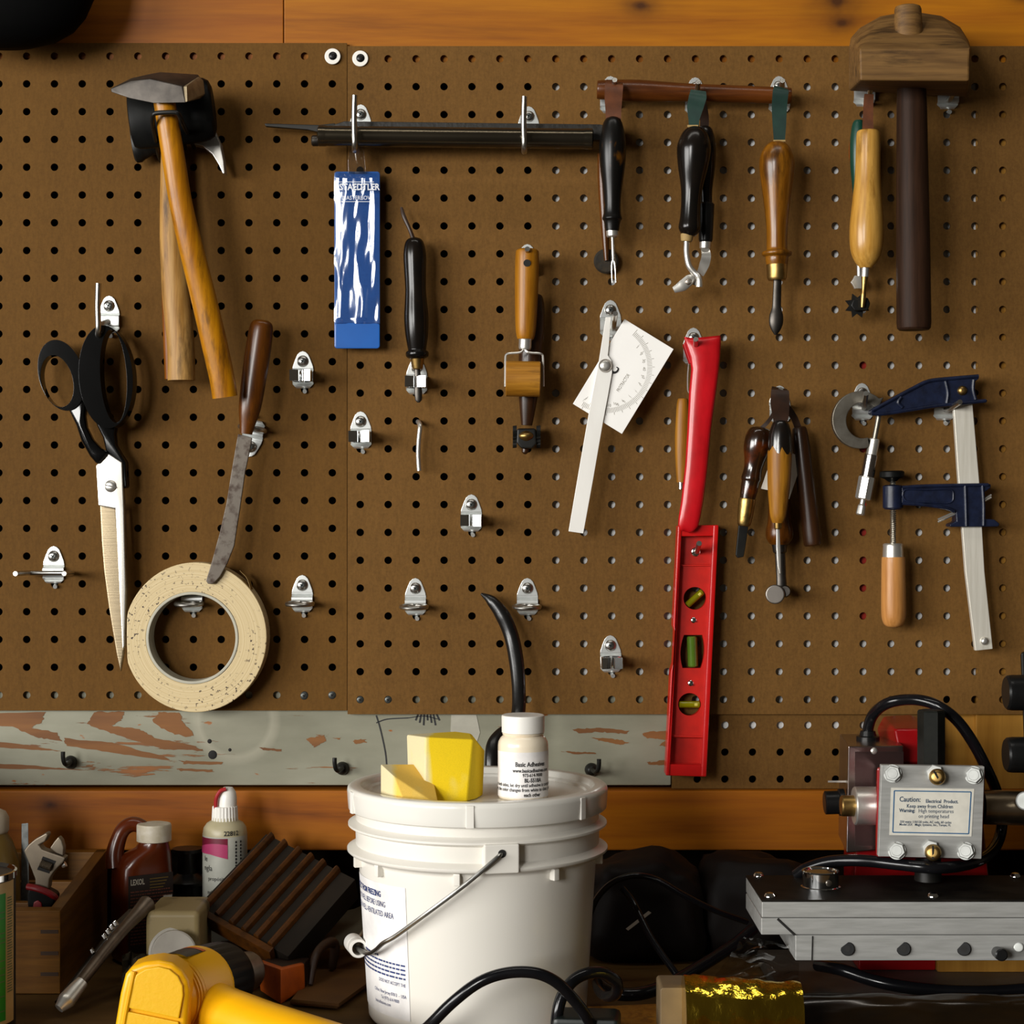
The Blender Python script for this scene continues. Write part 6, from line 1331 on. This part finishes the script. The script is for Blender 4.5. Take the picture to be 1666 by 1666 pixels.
# --- heat gun
t = T('heat_gun', 'yellow heat gun lying on the bench, its back end towards the viewer', 'heat gun', P(270, 1690, 0.31))
yel = M('yellow plastic', C(236, 172, 10, 1.2), 0.36, 0, C(228, 164, 8, 1.2), 120, bmp=0.04)
yelf = M('textured yellow plastic', C(240, 186, 50, 1.2), 0.5, 0, C(234, 178, 42, 1.2), 260, bmp=0.2)
R_, F_ = P(262, 1627, .330), P(322, 1605, .284); axis = (F_ - R_).normalized()
bm = nb(); spin(bm, R_, F_ + axis * 0.006, [(0, px(56, .33)), (0.1, px(60, .33)), (0.5, px(65, .31)), (0.9, px(66, .29)), (0.97, px(64, .29)), (1, px(61, .29))], 56)
part('body', bm, yel, t)
bm = nb(); prism(bm, [(203, 1586), (214, 1574), (234, 1566), (257, 1563), (279, 1567), (296, 1580), (306, 1596), (309, 1612), (306, 1650), (303, 1694), (183, 1694), (187, 1665), (195, 1617)], .322, .350, 0.004, 3); rh = part('rear_housing', bm, yel, t)
bm = nb(); prism(bm, [(221, 1586), (236, 1577), (257, 1573), (275, 1577), (289, 1588), (297, 1604), (298, 1620), (291, 1658), (206, 1640), (212, 1612)], .349, .3522, 0.0012); part('rear_panel', bm, yelf, rh)
bm = nb(); prism(bm, [(205, 1645), (291, 1663), (290, 1695), (198, 1695)], .349, .3522, 0.0012); part('rear_panel', bm, yelf, rh)
bm = nb(); tube(bm, [P(218, 1580, .350), P(213, 1605, .351), P(204, 1650, .351), P(197, 1695, .351)], px(4), 10, 4); part('rib', bm, yel, rh)
for k in range(4):
    bm = nb(); c_ = R_ + axis * (0.006 + 0.0035 * k); spin(bm, c_, c_ + axis * 0.0016, [(0, px(59, .33)), (0.5, px(63.5, .33)), (1, px(60, .33))], 48); part('vent_rib', bm, yel, rh)
N_ = P(368, 1589, .245); ax2 = (N_ - F_).normalized()
col_m = M('black collar', (0.004, 0.004, 0.004), 0.4, spec=0.15)
bm = nb(); L_ = (N_ - F_).length; n = 72; rs = []
for tt, r_ in ((0, 60), (0.06, 63), (0.8, 60), (0.93, 57), (1, 46)):
    x = ax2.orthogonal().normalized(); y = ax2.cross(x); rs.append([bm.verts.new(F_ + (N_ - F_) * tt + (x * math.cos(2 * math.pi * k / n) + y * math.sin(2 * math.pi * k / n)) * px(r_ - (1.6 if k % 3 == 0 and 0.05 < tt < 0.9 else 0), .26)) for k in range(n)])
for a, b in zip(rs, rs[1:]):
    for k in range(n): bm.faces.new((a[k], a[(k + 1) % n], b[(k + 1) % n], b[k]))
bm.faces.new(rs[0][::-1]); bm.faces.new(rs[-1]); bmesh.ops.recalc_face_normals(bm, faces=bm.faces); part('collar', bm, col_m, t, smooth=25)
bm = nb(); spin(bm, P(372, 1586, .243), P(410, 1578, .22), [(0, px(32, .24)), (0.1, px(33, .24)), (0.9, px(31, .23)), (1, px(28, .23))], 32); part('nozzle', bm, M('heat stained steel', (0.32, 0.27, 0.22), 0.4, 1.0, (0.2, 0.16, 0.13), 60), t)
bm = nb(); tube(bm, [P(325, 1640, .30), P(375, 1654, .325), P(430, 1673, .352), P(500, 1697, .38), P(580, 1724, .40)], [px(50, .3), px(44, .32), px(43, .35), px(45, .38), px(47, .4)], 28, 5); part('handle', bm, yel, t)
bm = nb(); up = Vector((0, 0, 1)); up = (up - axis * up.dot(axis)).normalized(); sd = axis.cross(up)
if sd.x < 0: sd = -sd
bl = (F_ - R_).length
def onbody(a, s): return R_ + axis * s + (up * math.cos(a) + sd * math.sin(a)) * px(66.4, .30)
g = [[bm.verts.new(onbody(-0.62 + 0.95 * i / 14, bl * (0.36 + 0.52 * j / 3))) for i in range(15)] for j in range(4)]
for j in range(3):
    for i in range(14): bm.faces.new((g[j][i], g[j][i + 1], g[j + 1][i + 1], g[j + 1][i]))
bmesh.ops.recalc_face_normals(bm, faces=bm.faces); wl_ = part('warning_label', bm, M('black warning label', C(24, 23, 22), 0.4), t, label='black label with an orange edge')
bm = nb(); g = [[bm.verts.new(R_ + axis * (bl * (0.80 + 0.085 * j)) + (up * math.cos(a) + sd * math.sin(a)) * px(66.9, .30)) for a in [-0.62 + 0.95 * i / 14 for i in range(15)]] for j in range(2)]
for i in range(14): bm.faces.new((g[0][i], g[0][i + 1], g[1][i + 1], g[1][i]))
bmesh.ops.recalc_face_normals(bm, faces=bm.faces); part('orange_edge', bm, M('orange print', C(200, 84, 10), 0.4), wl_)

# --- dark clutter right of the bucket
def lump(name, label, cat, c, s, m, seed, amp=0.18, rot=0.0):
    bm = nb(); bmesh.ops.create_icosphere(bm, subdivisions=4, radius=1.0)
    for v in bm.verts:
        p = v.co.copy(); k = 1 + amp * noise.noise(p * 1.4 + Vector((seed, 0, 0))) + amp * 0.4 * noise.noise(p * 4 + Vector((0, seed, 0)))
        q = Vector((math.copysign(abs(p.x) ** 0.7, p.x), math.copysign(abs(p.y) ** 0.7, p.y), math.copysign(abs(p.z) ** 0.7, p.z))) * k
        v.co = Vector((q.x * s[0], q.y * s[1], q.z * s[2]))
    bmesh.ops.rotate(bm, cent=(0, 0, 0), matrix=Matrix.Rotation(rot, 3, 'Z'), verts=bm.verts); bmesh.ops.translate(bm, vec=Vector(c), verts=bm.verts)
    for v in bm.verts: v.co.z = max(v.co.z, BZ + 0.0005)
    return part(name, bm, m, None, label, cat=cat, smooth=80)
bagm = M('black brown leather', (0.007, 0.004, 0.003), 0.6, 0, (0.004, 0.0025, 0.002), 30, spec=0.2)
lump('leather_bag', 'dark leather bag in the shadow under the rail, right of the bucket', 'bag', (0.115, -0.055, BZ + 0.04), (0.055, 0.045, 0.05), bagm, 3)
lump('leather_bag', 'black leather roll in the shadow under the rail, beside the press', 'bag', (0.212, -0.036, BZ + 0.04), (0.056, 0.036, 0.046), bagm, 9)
bm = nb(); hull(bm, [P(u, v, d) for u, v in ((1018, 1511), (1055, 1482), (1060, 1485), (1022, 1514)) for d in (.118, .12)]); part('paper_strip', bm, paper, None, 'thin pale strip of paper in the shadow between the cables', cat='paper')
bm = nb(); box(bm, P(1008, 1668, .30) + Vector((0, 0, 0.001)), (0.075, 0.06, 0.012), 0.001, Matrix.Rotation(0.15, 3, 'Z'))
for v in bm.verts: v.co.z = min(max(v.co.z, BZ + 0.0005), BZ + 0.0125)
part('wood_offcut', bm, w_tan, None, 'pale wooden offcut lying on the bench in front of the cable', cat='wood')
bm = nb(); prism(bm, rrect(1074, 1607, 1122, 1700, 6), .315, .352, 0.001); part('carton', bm, M('off white carton', C(118, 98, 78), 0.6), None, 'small off-white carton left of the gold foil roll', cat='carton')
goldf = M('gold foil', (0.85, 0.60, 0.06), 0.14, 1.0, (0.55, 0.36, 0.03), 24, (1, 1, 0.5), lo=0.4, hi=0.65, bmp=0.6, bdist=0.007)
t = T('foil_roll', 'crinkled roll of gold foil at the bottom edge, right of the carton', 'foil', P(1200, 1710, 0.36))
bm = nb(); n = 40; rs = []
for i in range(31):
    u = 1112 + 190 * i / 30; c_ = P(u, 1646 + 4 * i / 30, .365); row = []
    for k in range(n):
        a = 2 * math.pi * k / n; r_ = px(58 - 8 * i / 30, .36) * (1 + 0.05 * noise.noise(Vector((i * .3, math.cos(a) * 2, math.sin(a) * 2))) + 0.09 * abs(noise.noise(Vector((i * .16, math.cos(a) * 1.6 + 3, math.sin(a) * 1.6)))))
        row.append(bm.verts.new(c_ + Vector((0, math.cos(a) * r_ * 0.9, math.sin(a) * r_))))
    rs.append(row)
for a, b in zip(rs, rs[1:]):
    for k in range(n): bm.faces.new((a[k], a[(k + 1) % n], b[(k + 1) % n], b[k]))
bm.faces.new(rs[0][::-1]); bm.faces.new(rs[-1]); bmesh.ops.recalc_face_normals(bm, faces=bm.faces); part('foil_sheet', bm, goldf, t, smooth=14)
t = T('wrapped_roll', 'long dark roll in crinkled brown film along the bottom right edge', 'roll', P(1480, 1710, 0.34))
bm = nb(); rs = []
for i in range(61):
    u = 1255 + 520 * i / 60; c_ = P(u, 1664, .325); row = []
    for k in range(n):
        a = 2 * math.pi * k / n; r_ = px(46, .33) * (1 + 0.10 * noise.noise(Vector((i * .12, math.cos(a) * 2.5, math.sin(a) * 2.5 + 4))))
        row.append(bm.verts.new(c_ + Vector((0, math.cos(a) * r_ * 0.8, math.sin(a) * r_))))
    rs.append(row)
for a, b in zip(rs, rs[1:]):
    for k in range(n): bm.faces.new((a[k], a[(k + 1) % n], b[(k + 1) % n], b[k]))
bm.faces.new(rs[0][::-1]); bm.faces.new(rs[-1]); bmesh.ops.recalc_face_normals(bm, faces=bm.faces); part('film_wrap', bm, M('brown film', C(36, 22, 10), 0.22, 0.3, C(16, 10, 6), 40, (0.3, 1, 1), coat=0.3), t, smooth=30)
bm = nb(); g = []
for j in range(25):
    g.append([bm.verts.new(P(1150 + 60 * j / 24 + (150 - 60 * j / 24) * i / 24, 1606 - 82 * j / 24 + 14 * (i / 24), .262 - .02 * i / 24) + Vector((0, 0.010 * noise.noise(Vector((i * .12, j * .25, 3))), 0.005 * noise.noise(Vector((i * .15, j * .3, 8)))))) for i in range(25)])
for j in range(24):
    for i in range(24): bm.faces.new((g[j][i], g[j][i + 1], g[j + 1][i + 1], g[j + 1][i]))
part('plastic_bag', bm, clear('clear crinkled plastic', (0.82, 0.78, 0.72), 0.1, 0.10), None, 'crinkled clear plastic bag under the left end of the press platen', cat='bag', smooth=80)

# --- hot foil press
t = T('hot_foil_press', 'hot stamping press with a red frame, aluminium platen and cautioned steel head', 'press', P(1500, 1600, 0.18))
redc = M('red machine enamel', C(176, 14, 20, 0.62), 0.25, 0, C(150, 10, 15, 0.62), 20, coat=0.4)
reddust = M('dusty red enamel', C(140, 34, 26, 1.0), 0.5, 0, C(110, 40, 28, 1.0), 60)
Bx = lambda x0, x1, d0, d1, z0, z1: [Vector((x, -d, BZ + z)) for x in (x0, x1) for d in (d0, d1) for z in (z0, z1)]
bm = nb(); hull(bm, Bx(0.212, 0.50, 0.09, 0.236, 0.0005, 0.0125), 0.002); part('base_plate', bm, M('grey base steel', (0.13, 0.12, 0.105), 0.5, 0.5, (0.08, 0.07, 0.06), 30), t)
bm = nb(); hull(bm, Bx(0.286, 0.350, 0.10, 0.165, 0.0125, 0.050), 0.002); part('base_block', bm, redc, t)
bm = nb(); hull(bm, Bx(0.350, 0.47, 0.10, 0.17, 0.0125, 0.046), 0.001); part('wood_spacer', bm, post_m, t, label='pale wooden spacer block')
bm = nb(); hull(bm, Bx(0.2161, 0.50, 0.195, 0.2795, 0.0487, 0.0682), 0.0008); cl = part('clamp_bar', bm, alu, t)
bm = nb(); hull(bm, Bx(0.190, 0.50, 0.188, 0.2800, 0.0685, 0.0813), 0.0008); part('heater_plate', bm, alu, t)
bm = nb(); hull(bm, Bx(0.1905, 0.50, 0.185, 0.2802, 0.0816, 0.0936), 0.0008); pl = part('platen', bm, alu, t)
bm = nb(); hull(bm, Bx(0.1903, 0.50, 0.1845, 0.2798, 0.0937, 0.0952), 0.0004); part('black_cover', bm, M('black sheet cover', (0.006, 0.005, 0.004), 0.55, 0, (0.014, 0.011, 0.008), 50, spec=0.08), pl, label='dusty black cover of the platen')
bm = nb(); tube(bm, [P(1265, 1495, .2803), P(1293, 1521, .2803)], px(1.6), 6, 1); tube(bm, [P(1322, 1523, .2799), P(1321, 1562, .2799)], px(0.9), 6, 1); part('dovetail_gap', bm, dark, t)
for u in (1379, 1470, 1568):
    bm = nb(); spin(bm, P(u, 1543.5, .2785), P(u, 1543.5, .2805), [(0, px(11.5, .28)), (0.8, px(11.5, .28)), (1, px(10.5, .28))], 24); s_ = part('socket_screw', bm, blackplas, cl)
    bm = nb(); spin(bm, P(u, 1543.5, .2803), P(u, 1543.5, .2807), [(0, px(5, .28)), (1, px(5.2, .28))], 6); part('hex_socket', bm, dark, t)
bm = nb(); spin(bm, P(1622, 1549, .28), P(1630, 1554, .296), [(0, px(9, .28)), (0.5, px(9, .28)), (0.52, px(10, .28)), (0.95, px(10, .28)), (1, px(8, .28))], 24); part('socket_screw', bm, blackplas, cl)
bm = nb(); spin(bm, P(1657, 1541, .279), P(1657, 1541, .2808), [(0, px(8, .28)), (0.7, px(8, .28)), (1, px(6, .28))], 20); part('plain_screw', bm, boltzinc, cl)
for u, v, d in ((1234, 1424, .188), (1252, 1458, .268), (1518, 1460, .268), (1652, 1424, .19)):
    bm = nb(); c_ = P(u, v, d); lathe(bm, (c_.x, c_.y, BZ + 0.0951), [(0, 0.0042), (0.0012, 0.0041), (0.0028, 0.003), (0.0034, 0.001)], 18); part('cover_screw', bm, chrome, pl)
kk = (D - .236) / FPX; c_ = Vector(((1335 - 833) * kk, -.236, BZ + 0.0952)); 
bm = nb(); lathe(bm, c_, [(0, 0.0155), (0.0015, 0.0155), (0.002, 0.0142), (0.0125, 0.0142), (0.0135, 0.0146), (0.0142, 0.0143), (0.0142, 0.0128), (0.0132, 0.0125), (0.013, 0.001)], 44); ga = part('temperature_gauge', bm, chrome, t)
bm = nb(); spin(bm, c_ + Vector((0.004, -0.0138, 0.0065)), c_ + Vector((0.0045, -0.0152, 0.0065)), [(0, 0.0024), (0.6, 0.0024), (1, 0.0012)], 14); part('stem_screw', bm, dullsteel, ga)
# column, neck, box, head
bm = nb(); hull(bm, [P(u, v, d) for u, v, d in ((1393, 1352, .16), (1401, 1342, .16), (1600, 1342, .16), (1388, 1440, .16), (1610, 1440, .16), (1400, 1345, .09), (1600, 1342, .09), (1392, 1440, .09), (1600, 1440, .09))], 0.003); part('frame', bm, redc, t)
bm = nb(); hull(bm, Bx(0.285, 0.375, 0.10, 0.158, 0.050, 0.125), 0.003); part('column', bm, redc, t)
bm = nb(); hull(bm, [P(u, v, d) for u, v, d in ((1426, 1186, .09), (1437, 1165, .09), (1480, 1162, .09), (1500, 1170, .09), (1466, 1240, .15), (1520, 1240, .15), (1455, 1186, .14), (1500, 1186, .14), (1500, 1290, .09), (1462, 1290, .10))], 0.002); part('neck', bm, redc, t)
boxm = M('stamped box steel', (0.42, 0.35, 0.33), 0.24, 1.0, (0.30, 0.25, 0.22), 20)
bm = nb(); hull(bm, [P(u, v, d) for u, v, d in ((1380, 1214, .168), (1470, 1213, .168), (1470, 1380, .168), (1377, 1388, .168), (1366, 1194, .08), (1450, 1194, .08), (1450, 1355, .08), (1364, 1360, .08))], 0.0012); bx = part('switch_box', bm, boxm, t)
bm = nb(); boxpx(bm, 1391, 1223, 1470, 1376, .168, .1684); part('box_panel', bm, M('dark box panel', (0.12, 0.08, 0.075), 0.3, 0.9), bx)
bm = nb(); dome(bm, 1422, 1222, 6, .168, .0012, 16); part('rivet', bm, steel, bx)
bm = nb(); spin(bm, P(1373, 1305, .145), P(1341, 1306, .145), [(0, px(22, .145)), (0.25, px(22, .145)), (0.3, px(19, .145)), (0.95, px(19, .145)), (1, px(16, .145))], 28); part('switch_knob', bm, blackplas, bx)
bm = nb(); hull(bm, [P(u, v, d) for u, v in ((1347, 1270), (1376, 1270), (1376, 1273), (1347, 1273)) for d in (.14, .15)]); part('tab', bm, steel, bx)
bm = nb(); spin(bm, P(1412, 1204, .125), P(1412, 1189, .125), [(0, px(19, .14)), (0.4, px(19, .14)), (0.5, px(14, .14)), (1, px(12, .14))], 24); part('grommet', bm, blackplas, bx)
bm = nb(); hull(bm, [P(u, v, d) for u, v in ((1426, 1247), (1603, 1249), (1598, 1398), (1424, 1395)) for d in (.175, .24)], 0.003); hd = part('head', bm, redc, t)
bm = nb(); prism(bm, [(1434, 1244.5), (1602, 1247), (1597, 1397.5), (1429, 1393.5)], .2405, .247, 0.0006); hp_ = part('head_plate', bm, alu, t)
for (u, v) in ((1452, 1258.5), (1584, 1261), (1459, 1384), (1571, 1384.5)):
    bm = nb(); spin(bm, P(u, v, .247), P(u, v, .2482), [(0, px(14.5, .25)), (1, px(14.5, .25))], 24); spin(bm, P(u, v, .248), P(u, v, .252), [(0, px(13.6, .25)), (0.8, px(13.6, .25)), (1, px(12.2, .25))], 6); spin(bm, P(u, v, .2518), P(u, v, .2523), [(0, px(9, .25)), (1, px(8, .25))], 20); part('hex_bolt', bm, boltzinc, hp_, smooth=20)
for (u, v, du) in ((1521, 1258, 4), (1514, 1381, 4)):
    bm = nb(); spin(bm, P(u, v, .247), P(u, v, .2515), [(0, px(14.5, .25)), (0.85, px(14.5, .25)), (1, px(13, .25))], 6); part('lock_nut', bm, boltzinc, hp_, smooth=20)
    bm = nb(); spin(bm, P(u + du, v + 6, .25), P(u + du, v + 6, .258), [(0, px(13.5, .255)), (0.6, px(13.5, .255)), (0.85, px(11, .255)), (1, px(6, .255))], 28); sb = part('slotted_screw', bm, brass, hp_)
    bm = nb(); box(bm, P(u + du, v + 6, .2580), (px(3, .25), 0.0006, px(22, .25)), 0, Matrix.Rotation(math.radians(-30 if v < 1300 else 0), 3, 'Y')); part('slot', bm, dark, hp_)
bm = nb(); prism(bm, [(1450, 1281.5), (1585, 1283.5), (1580.5, 1361), (1447, 1358.5)], .247, .2473); cl_ = part('caution_label', bm, M('white sticker', C(226, 222, 212), 0.45), hp_)
bm = nb(); fr = [(1455, 1286.5), (1580, 1288.5), (1576, 1356.5), (1452.5, 1354)]
for a, b in zip(fr, fr[1:] + fr[:1]): strap(bm, [P(*a, .2474), P(*b, .2474)], px(1.7, .25), 0.0001, 1)
part('blue_border', bm, M('blue border', C(24, 92, 140), 0.5), cl_)
bm = nb(); ex = (P(1580, 1288.5, .2475) - P(1455, 1286.5, .2475)).normalized(); ey = Vector((-ex.z, 0, ex.x))
for s, u, v, sz, bld in (('Caution:', 1463, 1304, 9.6, 0.00008), ('Electrical  Product.', 1506, 1306, 6.6, 0.00008), ('Keep away from Children', 1475, 1314, 6.9, 0.00005), ('Warning:', 1463, 1321, 6.6, 0.0001), ('High temperatures', 1494, 1322, 7.2, 0.0), ('on printing head', 1494, 1330.5, 7.2, 0.0), ('250 watts 110/120 volts, AC only, 60 cycles', 1464, 1338.5, 4.4, 0.00004), ('Model 25X   Magic Systems, Inc., Tampa, FL', 1463, 1343, 4.4, 0.00004)):
    text(bm, s, px(sz * 1.22, .25), flat_place(P(u, v, .2475), ex, ey), 'LEFT', 0.86 if sz > 5 else 0.88, bld)
part('lettering', bm, M('blue grey print', C(40, 66, 92, 1.0), 0.5), cl_, smooth=0)
bm = nb(); spin(bm, P(1430, 1311, .205), P(1389, 1311, .205), [(0, px(31, .2)), (0.95, px(31, .2)), (1, px(29, .2))], 36); part('pivot_collar', bm, steel, t)
bm = nb(); spin(bm, P(1390, 1311, .205), P(1368, 1311, .205), [(0, px(17, .2)), (0.9, px(17, .2)), (1, px(15, .2))], 24); part('pivot_pin', bm, brass, t)
bm = nb(); spin(bm, P(1598, 1313, .205), P(1720, 1316, .205), [(0, px(28, .2)), (1, px(28, .2))], 36); sh = part('cross_shaft', bm, M('greased shaft', (0.36, 0.28, 0.19), 0.3, 1.0, (0.25, 0.19, 0.12), 40), t)
bm = nb(); spin(bm, P(1668, 1303, .222), P(1668, 1303, .232), [(0, px(15, .23)), (0.9, px(15, .23)), (1, px(13, .23))], 30); part('end_disc', bm, boltzinc, sh)
bm = nb(); spin(bm, P(1515, 1250, .205), P(1515, 1155, .205), [(0, px(22, .2)), (0.97, px(22, .2)), (1, px(20, .2))], 6); part('hex_post', bm, M('dark greenish hex post', (0.006, 0.007, 0.006), 0.4, 0.0, (0.014, 0.014, 0.011), 60, spec=0.1), t, smooth=0)
bm = nb(); spin(bm, P(1510, 1390, .215), P(1510, 1432, .215), [(0, px(20, .2)), (1, px(22, .2))], 24); part('ram', bm, blacksteel, t)
bm = nb(); tube(bm, [P(1412, 1198, .125), P(1413, 1182, .126), P(1421, 1162, .132), P(1440, 1146, .15), P(1466, 1139, .16), P(1495, 1139, .172), P(1525, 1148, .182), P(1556, 1171, .186), P(1583, 1208, .188), P(1606, 1252, .18), P(1622, 1290, .165), P(1630, 1330, .16), P(1625, 1366, .17), P(1606, 1392, .2), P(1570, 1407, .235), P(1520, 1412, .25), P(1460, 1406, .24), P(1400, 1400, .22), P(1350, 1402, .205), P(1312, 1413, .195), P(1295, 1424, .19)], 0.0047, 14, 6); part('cord', bm, cable, t)
bm = nb(); tube(bm, [P(1330, 1570, .2), P(1370, 1578, .225), P(1420, 1595, .24), P(1480, 1607, .248), P(1550, 1613, .25), P(1620, 1613, .25), P(1720, 1606, .25)], 0.0050, 14, 6); part('cord', bm, cable, t)
for v, nm in ((1127, 'upper'), (1228, 'lower')):
    bm = nb(); spin(bm, P(1740, v, .19), P(1636, v, .19), [(0, px(29, .19)), (0.9, px(29, .19)), (0.97, px(28, .19)), (1, px(25, .19))], 36)
    g_ = part('crank_grip', bm, blackplas, t)
    bm = nb(); dome(bm, 1655, v + 1, 5.5, .19 + px(28, .19) - 0.0004, 0.0006, 16); part('set_screw', bm, dark, g_)
bm = nb(); hull(bm, [P(u, v, d) for u, v in ((1660, 1060), (1740, 1060), (1740, 1440), (1675, 1440)) for d in (.14, .165)], 0.003); part('side_arm', bm, blacksteel, t)

# --- black lamp shade at the top left
t = T('lamp_shade', 'dark round lamp shade hanging into the top left corner', 'lamp', P(10, 76, 0.09))
c_ = P(5, 78, 0.052)
bm = nb(); lathe(bm, c_, [(0, 0.001), (0.0015, 0.028), (0.007, 0.048), (0.016, 0.063), (0.028, 0.073), (0.044, 0.080), (0.07, 0.083), (0.09, 0.083), (0.12, 0.07), (0.14, 0.03)], 56, 1.0, 0.55)
part('shade', bm, M('matt black metal', (0.002, 0.002, 0.002), 0.75, spec=0.05), t, smooth=60)
bm = nb(); tube(bm, [c_ + Vector((0, 0, 0.138)), c_ + Vector((0, 0, 0.25))], 0.008, 12, 1); part('stem', bm, blackplas, t)
bpy.context.view_layer.update()
